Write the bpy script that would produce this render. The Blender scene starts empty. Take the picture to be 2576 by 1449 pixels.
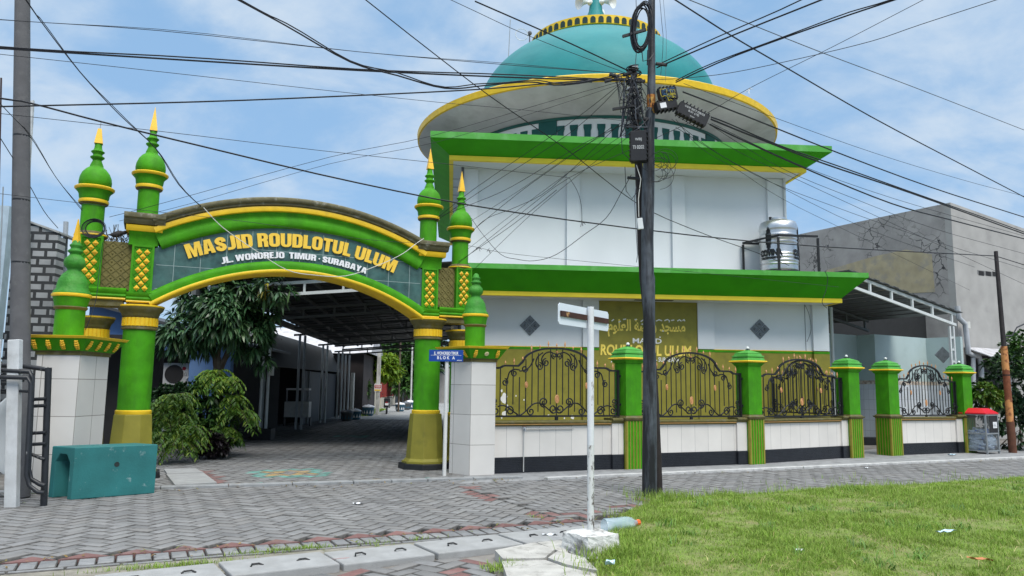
import bpy, math, random
import numpy as np
from mathutils import Matrix, Vector
random.seed(7)
rng = np.random.default_rng(11)
SC = bpy.context.scene
COL = SC.collection
PI = math.pi
# ------------------------------------------------------------ the camera (pixels below are those of a 2576 x 1449 view)
F = 1930.; CX, CY = 1288., 724.5; H = 1.55
TH = math.atan(250.5 / F); RO = .013
_FW = (0, math.cos(TH), math.sin(TH)); _U = (0, -math.sin(TH), math.cos(TH)); _R = (1, 0, 0)
_c, _s = math.cos(RO), math.sin(RO)
R2 = tuple(_R[i] * _c + _U[i] * _s for i in range(3)); U2 = tuple(_U[i] * _c - _R[i] * _s for i in range(3))
def ray(x, y):
    a = (x - CX) / F; b = -(y - CY) / F
    return tuple(_FW[i] + a * R2[i] + b * U2[i] for i in range(3))
def gnd(x, y, z=0.):
    d = ray(x, y); t = (z - H) / d[2]; return Vector((d[0] * t, d[1] * t, z))
def at(x, y, Y):
    d = ray(x, y); t = Y / d[1]; return Vector((d[0] * t, Y, H + d[2] * t))
class Fr:
    """a vertical frame: origin on the ground, u along it, v away from the viewer, z up"""
    def __init__(s, loc, deg):
        s.o = (loc[0], loc[1]); s.deg = deg; s.c = math.cos(math.radians(deg)); s.s = math.sin(math.radians(deg))
    def l(s, p):
        a = p[0] - s.o[0]; b = p[1] - s.o[1]; return Vector((a * s.c + b * s.s, -a * s.s + b * s.c, p[2]))
    def w(s, u, v, z=0.):
        return Vector((s.o[0] + u * s.c - v * s.s, s.o[1] + u * s.s + v * s.c, z))
    def px(s, x, y, v=0.):
        d = ray(x, y); t = (v + (-s.s) * s.o[0] + s.c * s.o[1]) / (-s.s * d[0] + s.c * d[1])
        return s.l((d[0] * t, d[1] * t, H + d[2] * t))
# ------------------------------------------------------------ meshes
class MB:
    def __init__(s): s.v = []; s.f = []; s.m = []; s.mi = 0
    def add(s, vs, fs, mi=None):
        o = len(s.v); s.v += [tuple(p) for p in vs]
        k = s.mi if mi is None else mi
        for f in fs: s.f.append(tuple(o + i for i in f)); s.m.append(k)
        return s
    def box(s, c, d, rz=0., M=None, mi=None):
        x, y, z = d[0] / 2, d[1] / 2, d[2] / 2
        P = [Vector((a * x, b * y, e * z)) for e in (-1, 1) for a, b in ((-1, -1), (1, -1), (1, 1), (-1, 1))]
        R = M if M is not None else Matrix.Rotation(rz, 3, 'Z')
        P = [R @ p + Vector(c) for p in P]
        return s.add(P, [(3, 2, 1, 0), (4, 5, 6, 7), (0, 1, 5, 4), (1, 2, 6, 5), (2, 3, 7, 6), (3, 0, 4, 7)], mi)
    def bx(s, x0, x1, y0, y1, z0, z1, mi=None):
        return s.box(((x0 + x1) / 2, (y0 + y1) / 2, (z0 + z1) / 2), (abs(x1 - x0), abs(y1 - y0), abs(z1 - z0)), mi=mi)
    def frustum(s, bot, top, mi=None):
        n = len(bot); fs = [tuple(range(n - 1, -1, -1)), tuple(range(n, 2 * n))]
        fs += [(i, (i + 1) % n, n + (i + 1) % n, n + i) for i in range(n)]
        return s.add(list(bot) + list(top), fs, mi)
    def prism(s, poly, z0, z1, mi=None):                       # polygon in xy (counter-clockwise), extruded in z
        return s.frustum([(p[0], p[1], z0) for p in poly], [(p[0], p[1], z1) for p in poly], mi)
    def slab(s, poly, v0, v1, mi=None):                        # polygon in (u, z), thickness from v0 (front) to v1
        return s.frustum([(p[0], v1, p[1]) for p in poly][::-1], [(p[0], v0, p[1]) for p in poly][::-1], mi)
    def lathe(s, prof, c=(0, 0, 0), n=24, mi=None, cap=True, rot=0.):
        o = []; fs = []
        for r, z in prof:
            for k in range(n):
                a = rot + 2 * PI * k / n; o.append((c[0] + r * math.cos(a), c[1] + r * math.sin(a), c[2] + z))
        for i in range(len(prof) - 1):
            for k in range(n):
                k2 = (k + 1) % n; fs.append((i * n + k, i * n + k2, (i + 1) * n + k2, (i + 1) * n + k))
        if cap:
            fs.append(tuple(range(n - 1, -1, -1))); b = (len(prof) - 1) * n; fs.append(tuple(range(b, b + n)))
        return s.add(o, fs, mi)
    def tube(s, pts, r, n=6, mi=None, closed=False):
        pts = [Vector(p) for p in pts]; m = len(pts); vs = []; fs = []
        if m < 2: return s
        up = None
        for i, p in enumerate(pts):
            t = (pts[(i + 1) % m] - pts[i - 1]) if closed else (pts[min(i + 1, m - 1)] - pts[max(i - 1, 0)])
            if t.length < 1e-9: t = Vector((0, 0, 1))
            t.normalize()
            if up is None:
                up = Vector((0, 0, 1)) if abs(t.z) < .9 else Vector((1, 0, 0))
            a = (up - t * up.dot(t)); a.normalize(); up = a; b = t.cross(a)
            rr = r[i] if isinstance(r, (list, tuple)) else r
            for k in range(n):
                q = 2 * PI * k / n; vs.append(p + (a * math.cos(q) + b * math.sin(q)) * rr)
        for i in range(m if closed else m - 1):
            j = (i + 1) % m
            for k in range(n):
                k2 = (k + 1) % n; fs.append((i * n + k, i * n + k2, j * n + k2, j * n + k))
        if not closed:
            fs.append(tuple(range(n - 1, -1, -1))); fs.append(tuple(range((m - 1) * n, m * n)))
        return s.add(vs, fs, mi)
    def sweep(s, path, prof, mi=None):
        """path: list of (u, z); prof: list of (v, d), d measured across the path; open strip with end caps"""
        vs = []; fs = []; m = len(path); n = len(prof)
        for i, (u, z) in enumerate(path):
            a = path[max(i - 1, 0)]; b = path[min(i + 1, m - 1)]
            tx, tz = b[0] - a[0], b[1] - a[1]; L = math.hypot(tx, tz) or 1; nx, nz = -tz / L, tx / L
            for v, d in prof: vs.append((u + nx * d, v, z + nz * d))
        for i in range(m - 1):
            for k in range(n):
                k2 = (k + 1) % n; fs.append((i * n + k, i * n + k2, (i + 1) * n + k2, (i + 1) * n + k))
        fs.append(tuple(range(n - 1, -1, -1))); fs.append(tuple(range((m - 1) * n, m * n)))
        return s.add(vs, fs, mi)
    def ball(s, c, r, n=10, mi=None, sz=1.):
        prof = [(max(1e-4, r * math.sin(PI * i / n)), -r * sz * math.cos(PI * i / n)) for i in range(n + 1)]
        return s.lathe(prof, c, n + 2, mi, cap=False)
    def quad(s, a, b, c, d, mi=None): return s.add([a, b, c, d], [(0, 1, 2, 3)], mi)
    def build(s, name, mats, parent=None, smooth=None, bevel=0., weld=False):
        me = bpy.data.meshes.new(name); me.from_pydata(s.v, [], s.f)
        if not isinstance(mats, (list, tuple)): mats = [mats]
        for k in mats: me.materials.append(k)
        if len(mats) > 1: me.polygons.foreach_set('material_index', s.m)
        import bmesh
        b = bmesh.new(); b.from_mesh(me)
        bmesh.ops.recalc_face_normals(b, faces=b.faces); b.to_mesh(me); b.free()
        if smooth is not None:
            me.polygons.foreach_set('use_smooth', [True] * len(me.polygons)); me.set_sharp_from_angle(angle=math.radians(smooth))
        me.update()
        o = bpy.data.objects.new(name, me); COL.objects.link(o)
        if parent is not None: o.parent = parent
        if bevel:
            md = o.modifiers.new('edge', 'BEVEL'); md.width = bevel; md.segments = 2; md.limit_method = 'ANGLE'; md.angle_limit = math.radians(40)
            md.harden_normals = False
        return o
def np_mesh(name, V, Fq, mats, parent=None, mi=None, smooth=False):
    """fast mesh from numpy arrays; Fq is an (n, k) index array"""
    me = bpy.data.meshes.new(name); n, k = Fq.shape
    me.vertices.add(len(V)); me.vertices.foreach_set('co', np.ascontiguousarray(V, dtype=np.float32).ravel())
    me.loops.add(n * k); me.loops.foreach_set('vertex_index', np.ascontiguousarray(Fq, dtype=np.int32).ravel())
    me.polygons.add(n); me.polygons.foreach_set('loop_start', np.arange(0, n * k, k, dtype=np.int32))
    if not isinstance(mats, (list, tuple)): mats = [mats]
    for m in mats: me.materials.append(m)
    if mi is not None: me.polygons.foreach_set('material_index', np.asarray(mi, dtype=np.int32))
    if smooth: me.polygons.foreach_set('use_smooth', np.ones(n, dtype=bool))
    me.update(calc_edges=True); me.validate()
    o = bpy.data.objects.new(name, me); COL.objects.link(o)
    if parent is not None: o.parent = parent
    return o
def tag(o, label=None, cat=None, group=None, kind=None):
    if label: o['label'] = label
    if cat: o['category'] = cat
    if group: o['group'] = group
    if kind: o['kind'] = kind
    return o
def thing(name, label, cat, loc=(0, 0, 0), deg=0., group=None):
    o = bpy.data.objects.new(name, None); COL.objects.link(o); o.empty_display_size = .2
    o.location = (loc[0], loc[1], loc[2] if len(loc) > 2 else 0); o.rotation_euler = (0, 0, math.radians(deg))
    return tag(o, label, cat, group)
def dup(o, parent=None):
    c = o.copy(); COL.objects.link(c)
    if parent is not None: c.parent = parent
    for ch in list(o.children): dup(ch, c)
    return c
def off(o, dx=0, dy=0, dz=0): o.location = (dx, dy, dz); return o
# ------------------------------------------------------------ writing
def text_mesh(txt, size=1., bold=0., sx=1., shear=0., sp=1.):
    """flat letters in the xy plane, lower left at the origin; returns verts, faces, width, height of capitals"""
    cu = bpy.data.curves.new('txt', 'FONT'); cu.body = txt; cu.size = 1.; cu.offset = bold; cu.shear = shear; cu.space_character = sp
    cu.resolution_u = 3
    ob = bpy.data.objects.new('txt', cu); COL.objects.link(ob)
    dg = bpy.context.evaluated_depsgraph_get(); me = bpy.data.meshes.new_from_object(ob.evaluated_get(dg))
    V = [v.co.copy() for v in me.vertices]; Fs = [tuple(p.vertices) for p in me.polygons]
    bpy.data.objects.remove(ob); bpy.data.curves.remove(cu); bpy.data.meshes.remove(me)
    if not V: return [], [], 0, 0
    x0 = min(v.x for v in V); x1 = max(v.x for v in V)
    V = [Vector(((v.x - x0) * size * sx, v.y * size, 0)) for v in V]
    return V, Fs, (x1 - x0) * size * sx, max(v.y for v in V)
def solid(mb, V, Fs, place, depth, mi=None):
    """letters given a thickness: place(x, y, d) puts a point at depth d in front of the surface"""
    n = len(V); top = [place(v.x, v.y, depth) for v in V]; bot = [place(v.x, v.y, 0) for v in V]
    E = {}
    for f in Fs:
        for a, b in zip(f, f[1:] + f[:1]):
            if (b, a) in E: del E[(b, a)]
            else: E[(a, b)] = 1
    fs = [tuple(f) for f in Fs] + [(a, b, n + b, n + a)[::-1] for a, b in E]
    mb.add(top + bot, fs, mi)
def fit_text(txt, w, h, **k):
    V, Fs, tw, th = text_mesh(txt, 1., **k)
    return [Vector((v.x * w / tw, v.y * h / th, 0)) for v in V], Fs
# ------------------------------------------------------------ materials
MATS = {}
def lin(r, g, b): return tuple(((c / 255 + .055) / 1.055) ** 2.4 if c > 10 else c / 255 / 12.92 for c in (r, g, b))
def mat(name, col, rough=.6, var=.12, scale=6., bump=.15, metal=0., col2=None, mix=.0, mscale=3., mlo=.5, mhi=.62, spec=.4, fine=60., alpha=None, trans=0., streak=0., seed=0., coat=0.):
    """painted / weathered surface: base colour with cloudy variation, a second colour showing through in patches, fine bump"""
    m = bpy.data.materials.new(name); m.use_nodes = True; N = m.node_tree.nodes; L = m.node_tree.links
    b = N['Principled BSDF']; b.inputs['Roughness'].default_value = rough; b.inputs['Metallic'].default_value = metal
    b.inputs['Specular IOR Level'].default_value = spec
    if coat: b.inputs['Coat Weight'].default_value = coat
    tc = N.new('ShaderNodeTexCoord'); mp = N.new('ShaderNodeMapping'); L.new(tc.outputs['Object'], mp.inputs[0]); mp.inputs['Location'].default_value = (seed, seed * .7, seed * .3)
    n1 = N.new('ShaderNodeTexNoise'); n1.inputs['Scale'].default_value = scale; n1.inputs['Detail'].default_value = 6; L.new(mp.outputs[0], n1.inputs['Vector'])
    r1 = N.new('ShaderNodeMapRange'); r1.inputs[1].default_value = .3; r1.inputs[2].default_value = .7; r1.inputs[3].default_value = 1 - var; r1.inputs[4].default_value = 1 + var
    L.new(n1.outputs[0], r1.inputs[0])
    mul = N.new('ShaderNodeVectorMath'); mul.operation = 'SCALE'; mul.inputs[0].default_value = col; L.new(r1.outputs[0], mul.inputs['Scale'])
    out = mul.outputs[0]
    if col2 is not None:
        n2 = N.new('ShaderNodeTexNoise'); n2.inputs['Scale'].default_value = mscale; n2.inputs['Detail'].default_value = 8; n2.inputs['Roughness'].default_value = .65
        mp2 = N.new('ShaderNodeMapping'); L.new(tc.outputs['Object'], mp2.inputs[0]); mp2.inputs['Location'].default_value = (seed + 4.1, 2.2, 7.7)
        if streak: mp2.inputs['Scale'].default_value = (1, 1, streak)
        L.new(mp2.outputs[0], n2.inputs['Vector'])
        r2 = N.new('ShaderNodeMapRange'); r2.inputs[1].default_value = mlo; r2.inputs[2].default_value = mhi; r2.inputs[3].default_value = 0; r2.inputs[4].default_value = mix
        L.new(n2.outputs[0], r2.inputs[0])
        mx = N.new('ShaderNodeMix'); mx.data_type = 'RGBA'; mx.inputs[7].default_value = (*col2, 1)
        L.new(r2.outputs[0], mx.inputs[0]); L.new(out, mx.inputs[6]); out = mx.outputs[2]
    L.new(out, b.inputs['Base Color'])
    if bump:
        n3 = N.new('ShaderNodeTexNoise'); n3.inputs['Scale'].default_value = fine; n3.inputs['Detail'].default_value = 4; L.new(mp.outputs[0], n3.inputs['Vector'])
        bp = N.new('ShaderNodeBump'); bp.inputs['Strength'].default_value = bump; bp.inputs['Distance'].default_value = .01
        L.new(n3.outputs[0], bp.inputs['Height']); L.new(bp.outputs[0], b.inputs['Normal'])
    if alpha is not None: b.inputs['Alpha'].default_value = alpha
    if trans: b.inputs['Transmission Weight'].default_value = trans
    MATS[name] = m
    return m
def island_var(m, amt=.3, hue=None):
    """per-piece tint (each paver, leaf or brick a little different)"""
    N = m.node_tree.nodes; L = m.node_tree.links; b = N['Principled BSDF']
    src = b.inputs['Base Color'].links[0].from_socket
    g = N.new('ShaderNodeNewGeometry'); r = N.new('ShaderNodeMapRange'); r.inputs[3].default_value = 1 - amt; r.inputs[4].default_value = 1 + amt
    L.new(g.outputs['Random Per Island'], r.inputs[0])
    s = N.new('ShaderNodeVectorMath'); s.operation = 'SCALE'; L.new(src, s.inputs[0]); L.new(r.outputs[0], s.inputs['Scale']); out = s.outputs[0]
    if hue is not None:
        mx = N.new('ShaderNodeMix'); mx.data_type = 'RGBA'; mx.inputs[7].default_value = (*hue, 1)
        p = N.new('ShaderNodeMath'); p.operation = 'MULTIPLY'; p.inputs[1].default_value = 7.31; L.new(g.outputs['Random Per Island'], p.inputs[0])
        q = N.new('ShaderNodeMath'); q.operation = 'FRACT'; L.new(p.outputs[0], q.inputs[0])
        q2 = N.new('ShaderNodeMath'); q2.operation = 'POWER'; q2.inputs[1].default_value = 3.; L.new(q.outputs[0], q2.inputs[0])
        L.new(q2.outputs[0], mx.inputs[0]); L.new(out, mx.inputs[6]); out = mx.outputs[2]
    L.new(out, b.inputs['Base Color'])
    return m
def leaf_mat(name, col, hue, amt=.35, rough=.45, tl=.25):
    m = mat(name, col, rough, .15, 3., 0., spec=.4)
    island_var(m, amt, hue); N = m.node_tree.nodes; L = m.node_tree.links; b = N['Principled BSDF']; o = N['Material Output']
    t = N.new('ShaderNodeBsdfTranslucent'); L.new(b.inputs['Base Color'].links[0].from_socket, t.inputs[0])
    mx = N.new('ShaderNodeMixShader'); mx.inputs[0].default_value = tl; L.new(b.outputs[0], mx.inputs[1]); L.new(t.outputs[0], mx.inputs[2]); L.new(mx.outputs[0], o.inputs[0])
    return m
def tile_mat(name, col, joint, tw, th, var=.06, rough=.25, off=0., bumpd=.3, jw=.004, axis='XZ', rot=None):
    """ceramic tiles laid on a grid in the object's own space"""
    m = mat(name, col, rough, var, 2.2, .03, spec=.5); N = m.node_tree.nodes; L = m.node_tree.links; b = N['Principled BSDF']
    tc = N.new('ShaderNodeTexCoord'); sp = N.new('ShaderNodeSeparateXYZ'); L.new(tc.outputs['Object'], sp.inputs[0])
    cb = N.new('ShaderNodeCombineXYZ')
    if axis == 'XZ': L.new(sp.outputs[0], cb.inputs[0]); L.new(sp.outputs[2], cb.inputs[1])
    elif axis == 'YZ': L.new(sp.outputs[1], cb.inputs[0]); L.new(sp.outputs[2], cb.inputs[1])
    elif axis == 'XY': L.new(sp.outputs[0], cb.inputs[0]); L.new(sp.outputs[1], cb.inputs[1])
    else:
        ad = N.new('ShaderNodeMath'); ad.operation = 'SUBTRACT'; L.new(sp.outputs[0], ad.inputs[0]); L.new(sp.outputs[1], ad.inputs[1])
        L.new(ad.outputs[0], cb.inputs[0]); L.new(sp.outputs[2], cb.inputs[1])
    br = N.new('ShaderNodeTexBrick'); L.new(cb.outputs[0], br.inputs['Vector']); br.offset = off; br.inputs['Scale'].default_value = 1.
    br.inputs['Brick Width'].default_value = tw; br.inputs['Row Height'].default_value = th; br.inputs['Mortar Size'].default_value = jw
    br.inputs['Mortar Smooth'].default_value = .1; br.inputs['Bias'].default_value = 0
    br.inputs['Color1'].default_value = (1, 1, 1, 1); br.inputs['Color2'].default_value = (.9, .9, .9, 1); br.inputs['Mortar'].default_value = (0, 0, 0, 1)
    src = b.inputs['Base Color'].links[0].from_socket
    mu = N.new('ShaderNodeMix'); mu.data_type = 'RGBA'; mu.blend_type = 'MULTIPLY'; mu.inputs[0].default_value = 1; L.new(src, mu.inputs[6]); L.new(br.outputs['Color'], mu.inputs[7])
    mx = N.new('ShaderNodeMix'); mx.data_type = 'RGBA'; mx.inputs[7].default_value = (*joint, 1); L.new(br.outputs['Fac'], mx.inputs[0]); L.new(mu.outputs[2], mx.inputs[6])
    L.new(mx.outputs[2], b.inputs['Base Color'])
    inv = N.new('ShaderNodeMath'); inv.operation = 'SUBTRACT'; inv.inputs[0].default_value = 1; L.new(br.outputs['Fac'], inv.inputs[1])
    bp = N.new('ShaderNodeBump'); bp.inputs['Strength'].default_value = bumpd; bp.inputs['Distance'].default_value = .006; L.new(inv.outputs[0], bp.inputs['Height'])
    L.new(bp.outputs[0], b.inputs['Normal'])
    return m
M_ = MATS
green = mat('green_paint', (.056, .285, .006), .6, .18, 5., .3, spec=.2, col2=(.04, .15, .012), mix=.65, mscale=3.5, mlo=.48, mhi=.72, streak=.3, fine=45)
green2 = mat('fascia_green_paint', (.047, .345, .006), .6, .1, 2., .18, spec=.2, col2=(.028, .19, .01), mix=.5, mscale=1.6, mlo=.55, mhi=.8, fine=50)
yellow = mat('yellow_paint', (.80, .52, .018), .45, .1, 6., .2, col2=(.35, .22, .05), mix=.5, mscale=5., mlo=.6, mhi=.8, fine=50)
gold = mat('gold_paint', (.85, .50, .03), .38, .1, 9., .15, col2=(.4, .25, .05), mix=.4, mscale=9., mlo=.6, mhi=.75)
olive = mat('olive_paint', (.25, .225, .03), .55, .1, 4., .2, col2=(.09, .085, .02), mix=.5, mscale=3., mlo=.55, mhi=.8)
oliveD = mat('olive_moulding_paint', (.115, .10, .026), .6, .2, 7., .25, col2=(.16, .15, .10), mix=.5, mscale=6.)
crestm = mat('mossy_crest_paint', (.125, .115, .062), .75, .25, 9., .35, col2=(.42, .42, .38), mix=.7, mscale=5., mlo=.56, mhi=.7)
white = mat('white_wall_paint', (.68, .715, .74), .6, .03, 1.2, .08, col2=(.55, .6, .63), mix=.25, mscale=.9, mlo=.5, mhi=.8, streak=.25, fine=30)
whiteD = mat('white_drum_paint', (.72, .74, .72), .65, .05, 2., .1, col2=(.5, .52, .48), mix=.4, mscale=1.6, mlo=.55, mhi=.75)
teal = mat('teal_dome_paint', (.012, .20, .215), .55, .10, 1.2, .12, spec=.3, col2=(.04, .26, .265), mix=.55, mscale=.7, mlo=.5, mhi=.72, streak=2.5)
tealD = mat('dark_teal_paint', (.004, .085, .07), .5, .15, 3., .1)
grey_conc = mat('grey_plaster', (.37, .36, .345), .8, .12, 1.5, .2, col2=(.18, .17, .17), mix=.5, mscale=1.2, mlo=.58, mhi=.78)
conc = mat('concrete', (.38, .39, .39), .85, .18, 5., .4, col2=(.2, .2, .19), mix=.5, mscale=4., mlo=.52, mhi=.75)
concL = mat('pale_concrete', (.52, .54, .55), .85, .15, 5., .35, col2=(.28, .28, .27), mix=.5, mscale=4., mlo=.52, mhi=.72)
black = mat('black_paint', (.012, .013, .015), .45, .2, 8., .2)
blackp = mat('black_plastic', (.014, .014, .016), .5, .2, 20., .1)
cablem = mat('cable_sheath', (.010, .011, .016), .5, .2, 8., 0.)
cableg = mat('grey_cable_sheath', (.10, .11, .13), .5, .2, 8., 0.)
cablew = mat('white_cable_sheath', (.6, .6, .56), .5, .1, 8., 0.)
darkm = mat('dark_interior_paint', (.02, .02, .022), .9, .2, 2., 0.)  # near black: shade of open interiors painted in; other dark parts share it
steelw = mat('white_steel_paint', (.62, .65, .66), .45, .06, 4., .05, col2=(.3, .2, .12), mix=.4, mscale=6., mlo=.66, mhi=.76)
steelg = mat('grey_steel_paint', (.30, .33, .36), .45, .1, 5., .05)
galv = mat('galvanised_sheet', (.30, .31, .33), .5, .15, 2., .05)
darksheet = mat('dark_roof_sheet', (.045, .048, .05), .55, .15, 2., .05)
rust = mat('rusty_steel', (.16, .05, .022), .8, .35, 9., .4, col2=(.5, .22, .07), mix=.8, mscale=4., mlo=.5, mhi=.62)
poleblk = mat('tarred_pole_paint', (.016, .017, .02), .6, .3, 10., .4, col2=(.05, .038, .03), mix=.8, mscale=5., mlo=.5, mhi=.62, streak=.3)
# ------------------------------------------------------------ a heavy condensed block alphabet drawn as outlines (cap height 1)
def _arc(cx, cy, rx, ry, a0, a1, n=6): return [(cx + rx * math.cos(math.radians(a0 + (a1 - a0) * k / n)), cy + ry * math.sin(math.radians(a0 + (a1 - a0) * k / n))) for k in range(n + 1)]
def _rr(x0, x1, y0, y1, r): return _arc(x1 - r, y1 - r, r, r, 90, 0) + _arc(x1 - r, y0 + r, r, r, 0, -90) + _arc(x0 + r, y0 + r, r, r, -90, -180) + _arc(x0 + r, y1 - r, r, r, 180, 90)
def _stroke(pts, t):
    L, R = [], []
    for i, p in enumerate(pts):
        a, b = pts[max(i - 1, 0)], pts[min(i + 1, len(pts) - 1)]; dx, dy = b[0] - a[0], b[1] - a[1]; l = math.hypot(dx, dy); nx, ny = -dy / l * t / 2, dx / l * t / 2
        L.append((p[0] + nx, p[1] + ny)); R.append((p[0] - nx, p[1] - ny))
    return L + R[::-1]
_t = .235
GLY = {
 'I': (.25, [[(0, 0), (.25, 0), (.25, 1), (0, 1)]]),
 'L': (.47, [[(0, 0), (.47, 0), (.47, .2), (.24, .2), (.24, 1), (0, 1)]]),
 'T': (.54, [[(.15, 0), (.39, 0), (.39, .81), (.54, .81), (.54, 1), (0, 1), (0, .81), (.15, .81)]]),
 'E': (.46, [[(0, 0), (.46, 0), (.46, .19), (.24, .19), (.24, .42), (.42, .42), (.42, .6), (.24, .6), (.24, .81), (.46, .81), (.46, 1), (0, 1)]]),
 'M': (.84, [[(0, 0), (.21, 0), (.21, .66), (.33, 0), (.51, 0), (.63, .66), (.63, 0), (.84, 0), (.84, 1), (.54, 1), (.42, .45), (.30, 1), (0, 1)]]),
 'N': (.62, [[(0, 0), (.22, 0), (.22, .5), (.4, 0), (.62, 0), (.62, 1), (.4, 1), (.4, .52), (.22, 1), (0, 1)]]),
 'A': (.66, [[(0, 0), (.24, 0), (.255, .17), (.405, .17), (.42, 0), (.66, 0), (.50, 1), (.16, 1)], [(.275, .34), (.385, .34), (.33, .78)]]),
 'W': (.96, [[(.14, 0), (.36, 0), (.48, .55), (.60, 0), (.82, 0), (.96, 1), (.73, 1), (.68, .45), (.58, 1), (.38, 1), (.28, .45), (.23, 1), (0, 1)]]),
 'Y': (.62, [[(.19, 0), (.43, 0), (.43, .42), (.62, 1), (.39, 1), (.31, .68), (.23, 1), (0, 1), (.19, .42)]]),
 'O': (.62, [_rr(0, .62, 0, 1, .24), _rr(.235, .385, .19, .81, .07)]),
 'D': (.60, [[(0, 0)] + _arc(.36, .24, .24, .24, -90, 0) + _arc(.36, .76, .24, .24, 0, 90) + [(0, 1)], [(.24, .18)] + _arc(.29, .26, .075, .075, -90, 0) + _arc(.29, .74, .075, .075, 0, 90) + [(.24, .82)]]),
 'B': (.60, [[(0, 0)] + _arc(.40, .2, .2, .2, -90, 0) + _arc(.36, .4, .22, .13, 0, 70) + _arc(.36, .62, .21, .13, -60, 0) + _arc(.38, .8, .2, .2, 0, 90) + [(0, 1)], [(.24, .17), (.36, .19), (.36, .41), (.24, .43)], [(.24, .6), (.35, .62), (.35, .81), (.24, .83)]]),
 'R': (.60, [[(0, 0), (.24, 0), (.24, .42), (.33, .40), (.35, .3), (.36, 0), (.60, 0), (.59, .36)] + _arc(.45, .4, .13, .1, 0, 60) + _arc(.38, .62, .21, .15, -30, 0) + _arc(.36, .78, .23, .22, 0, 90) + [(0, 1)], [(.24, .59), (.33, .60), (.36, .66), (.36, .76), (.33, .82), (.24, .83)]]),
 'U': (.62, [[(0, 1)] + _arc(.26, .26, .26, .26, 180, 270) + _arc(.36, .26, .26, .26, 270, 360) + [(.62, 1), (.385, 1)] + _arc(.31, .24, .075, .07, 0, -180) + [(.235, 1)]]),
 'J': (.46, [[(.22, 1)] + _arc(.16, .25, .065, .07, 0, -90, 4) + [(0, .17), (0, 0)] + _arc(.2, .26, .26, .26, -90, 0) + [(.46, 1)]]),
 'S': (.60, [_stroke([(.475, .64), (.475, .70)] + _arc(.30, .72, .18, .165, 10, 185, 9) + [(.135, .66), (.2, .575), (.3, .5), (.40, .43), (.468, .35)] + _arc(.30, .28, .18, .165, 0, -185, 9) + [(.12, .36)], .235)]),
 '.': (.22, [[(0, 0), (.22, 0), (.22, .2), (0, .2)]]), ',': (.22, [[(0, 0), (.05, -.16), (.14, -.14), (.22, 0), (.22, .2), (0, .2)]]), '·': (.16, [[(0, .36), (.16, .36), (.16, .56), (0, .56)]]),
 '-': (.3, [[(0, .36), (.3, .36), (.3, .54), (0, .54)]]),
}
def block_text(txt, gap=.05, space=.24):
    cu = bpy.data.curves.new('g', 'CURVE'); cu.dimensions = '2D'; cu.fill_mode = 'BOTH'; x = 0
    for ch in txt:
        if ch == ' ': x += space; continue
        w, outs = GLY[ch]
        for o in outs:
            sp_ = cu.splines.new('POLY'); sp_.points.add(len(o) - 1); sp_.use_cyclic_u = True
            for p, q in zip(sp_.points, o): p.co = (x + q[0], q[1], 0, 1)
        x += w + gap
    ob = bpy.data.objects.new('g', cu); COL.objects.link(ob); dg = bpy.context.evaluated_depsgraph_get(); me = bpy.data.meshes.new_from_object(ob.evaluated_get(dg))
    import bmesh
    b = bmesh.new(); b.from_mesh(me); bmesh.ops.remove_doubles(b, verts=b.verts, dist=1e-5); b.to_mesh(me); b.free()
    V = [v.co.copy() for v in me.vertices]; Fs = []
    for p in me.polygons: Fs.append(tuple(p.vertices) if p.normal.z > 0 else tuple(p.vertices)[::-1])
    bpy.data.objects.remove(ob); bpy.data.curves.remove(cu); bpy.data.meshes.remove(me); return V, Fs
# ------------------------------------------------------------ camera, sky, sun
cam = bpy.data.cameras.new('camera'); co = bpy.data.objects.new('camera', cam); COL.objects.link(co); SC.camera = co
cam.sensor_width = 36; cam.lens = F / 2576 * 36; cam.clip_end = 3000; cam.clip_start = .05
back = Vector([-c for c in _FW])
co.matrix_world = Matrix(((R2[0], U2[0], back[0], 0), (R2[1], U2[1], back[1], 0), (R2[2], U2[2], back[2], H), (0, 0, 0, 1)))
W = bpy.data.worlds.new('World'); SC.world = W; W.use_nodes = True
wn = W.node_tree.nodes; wl = W.node_tree.links; bg = wn['Background']
sky = wn.new('ShaderNodeTexSky'); sky.sky_type = 'NISHITA'; sky.sun_disc = False
SUN_EL, SUN_AZ = math.radians(52), math.radians(155)            # azimuth clockwise from the street axis: behind the viewer, to the right
sky.sun_elevation = SUN_EL; sky.sun_rotation = SUN_AZ; sky.air_density = 1.0; sky.dust_density = .6; sky.ozone_density = 2.0
tc = wn.new('ShaderNodeTexCoord')
sep = wn.new('ShaderNodeSeparateXYZ'); wl.new(tc.outputs['Generated'], sep.inputs[0])
zc_ = wn.new('ShaderNodeMath'); zc_.operation = 'ADD'; zc_.inputs[1].default_value = .45; wl.new(sep.outputs[2], zc_.inputs[0])
dv = wn.new('ShaderNodeVectorMath'); dv.operation = 'DIVIDE'; cmb = wn.new('ShaderNodeCombineXYZ')
for k in range(3): wl.new(zc_.outputs[0], cmb.inputs[k])
wl.new(tc.outputs['Generated'], dv.inputs[0]); wl.new(cmb.outputs[0], dv.inputs[1])       # a flat cloud layer overhead
mpw = wn.new('ShaderNodeMapping'); mpw.inputs['Location'].default_value = (3.2, 1.4, 0); mpw.inputs['Rotation'].default_value = (0, 0, .6); mpw.inputs['Scale'].default_value = (1.5, 1.9, 1.5); wl.new(dv.outputs[0], mpw.inputs[0])
cn = wn.new('ShaderNodeTexNoise'); cn.inputs['Scale'].default_value = 2.6; cn.inputs['Detail'].default_value = 7; cn.inputs['Roughness'].default_value = .58; cn.inputs['Distortion'].default_value = .25; wl.new(mpw.outputs[0], cn.inputs['Vector'])
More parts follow.
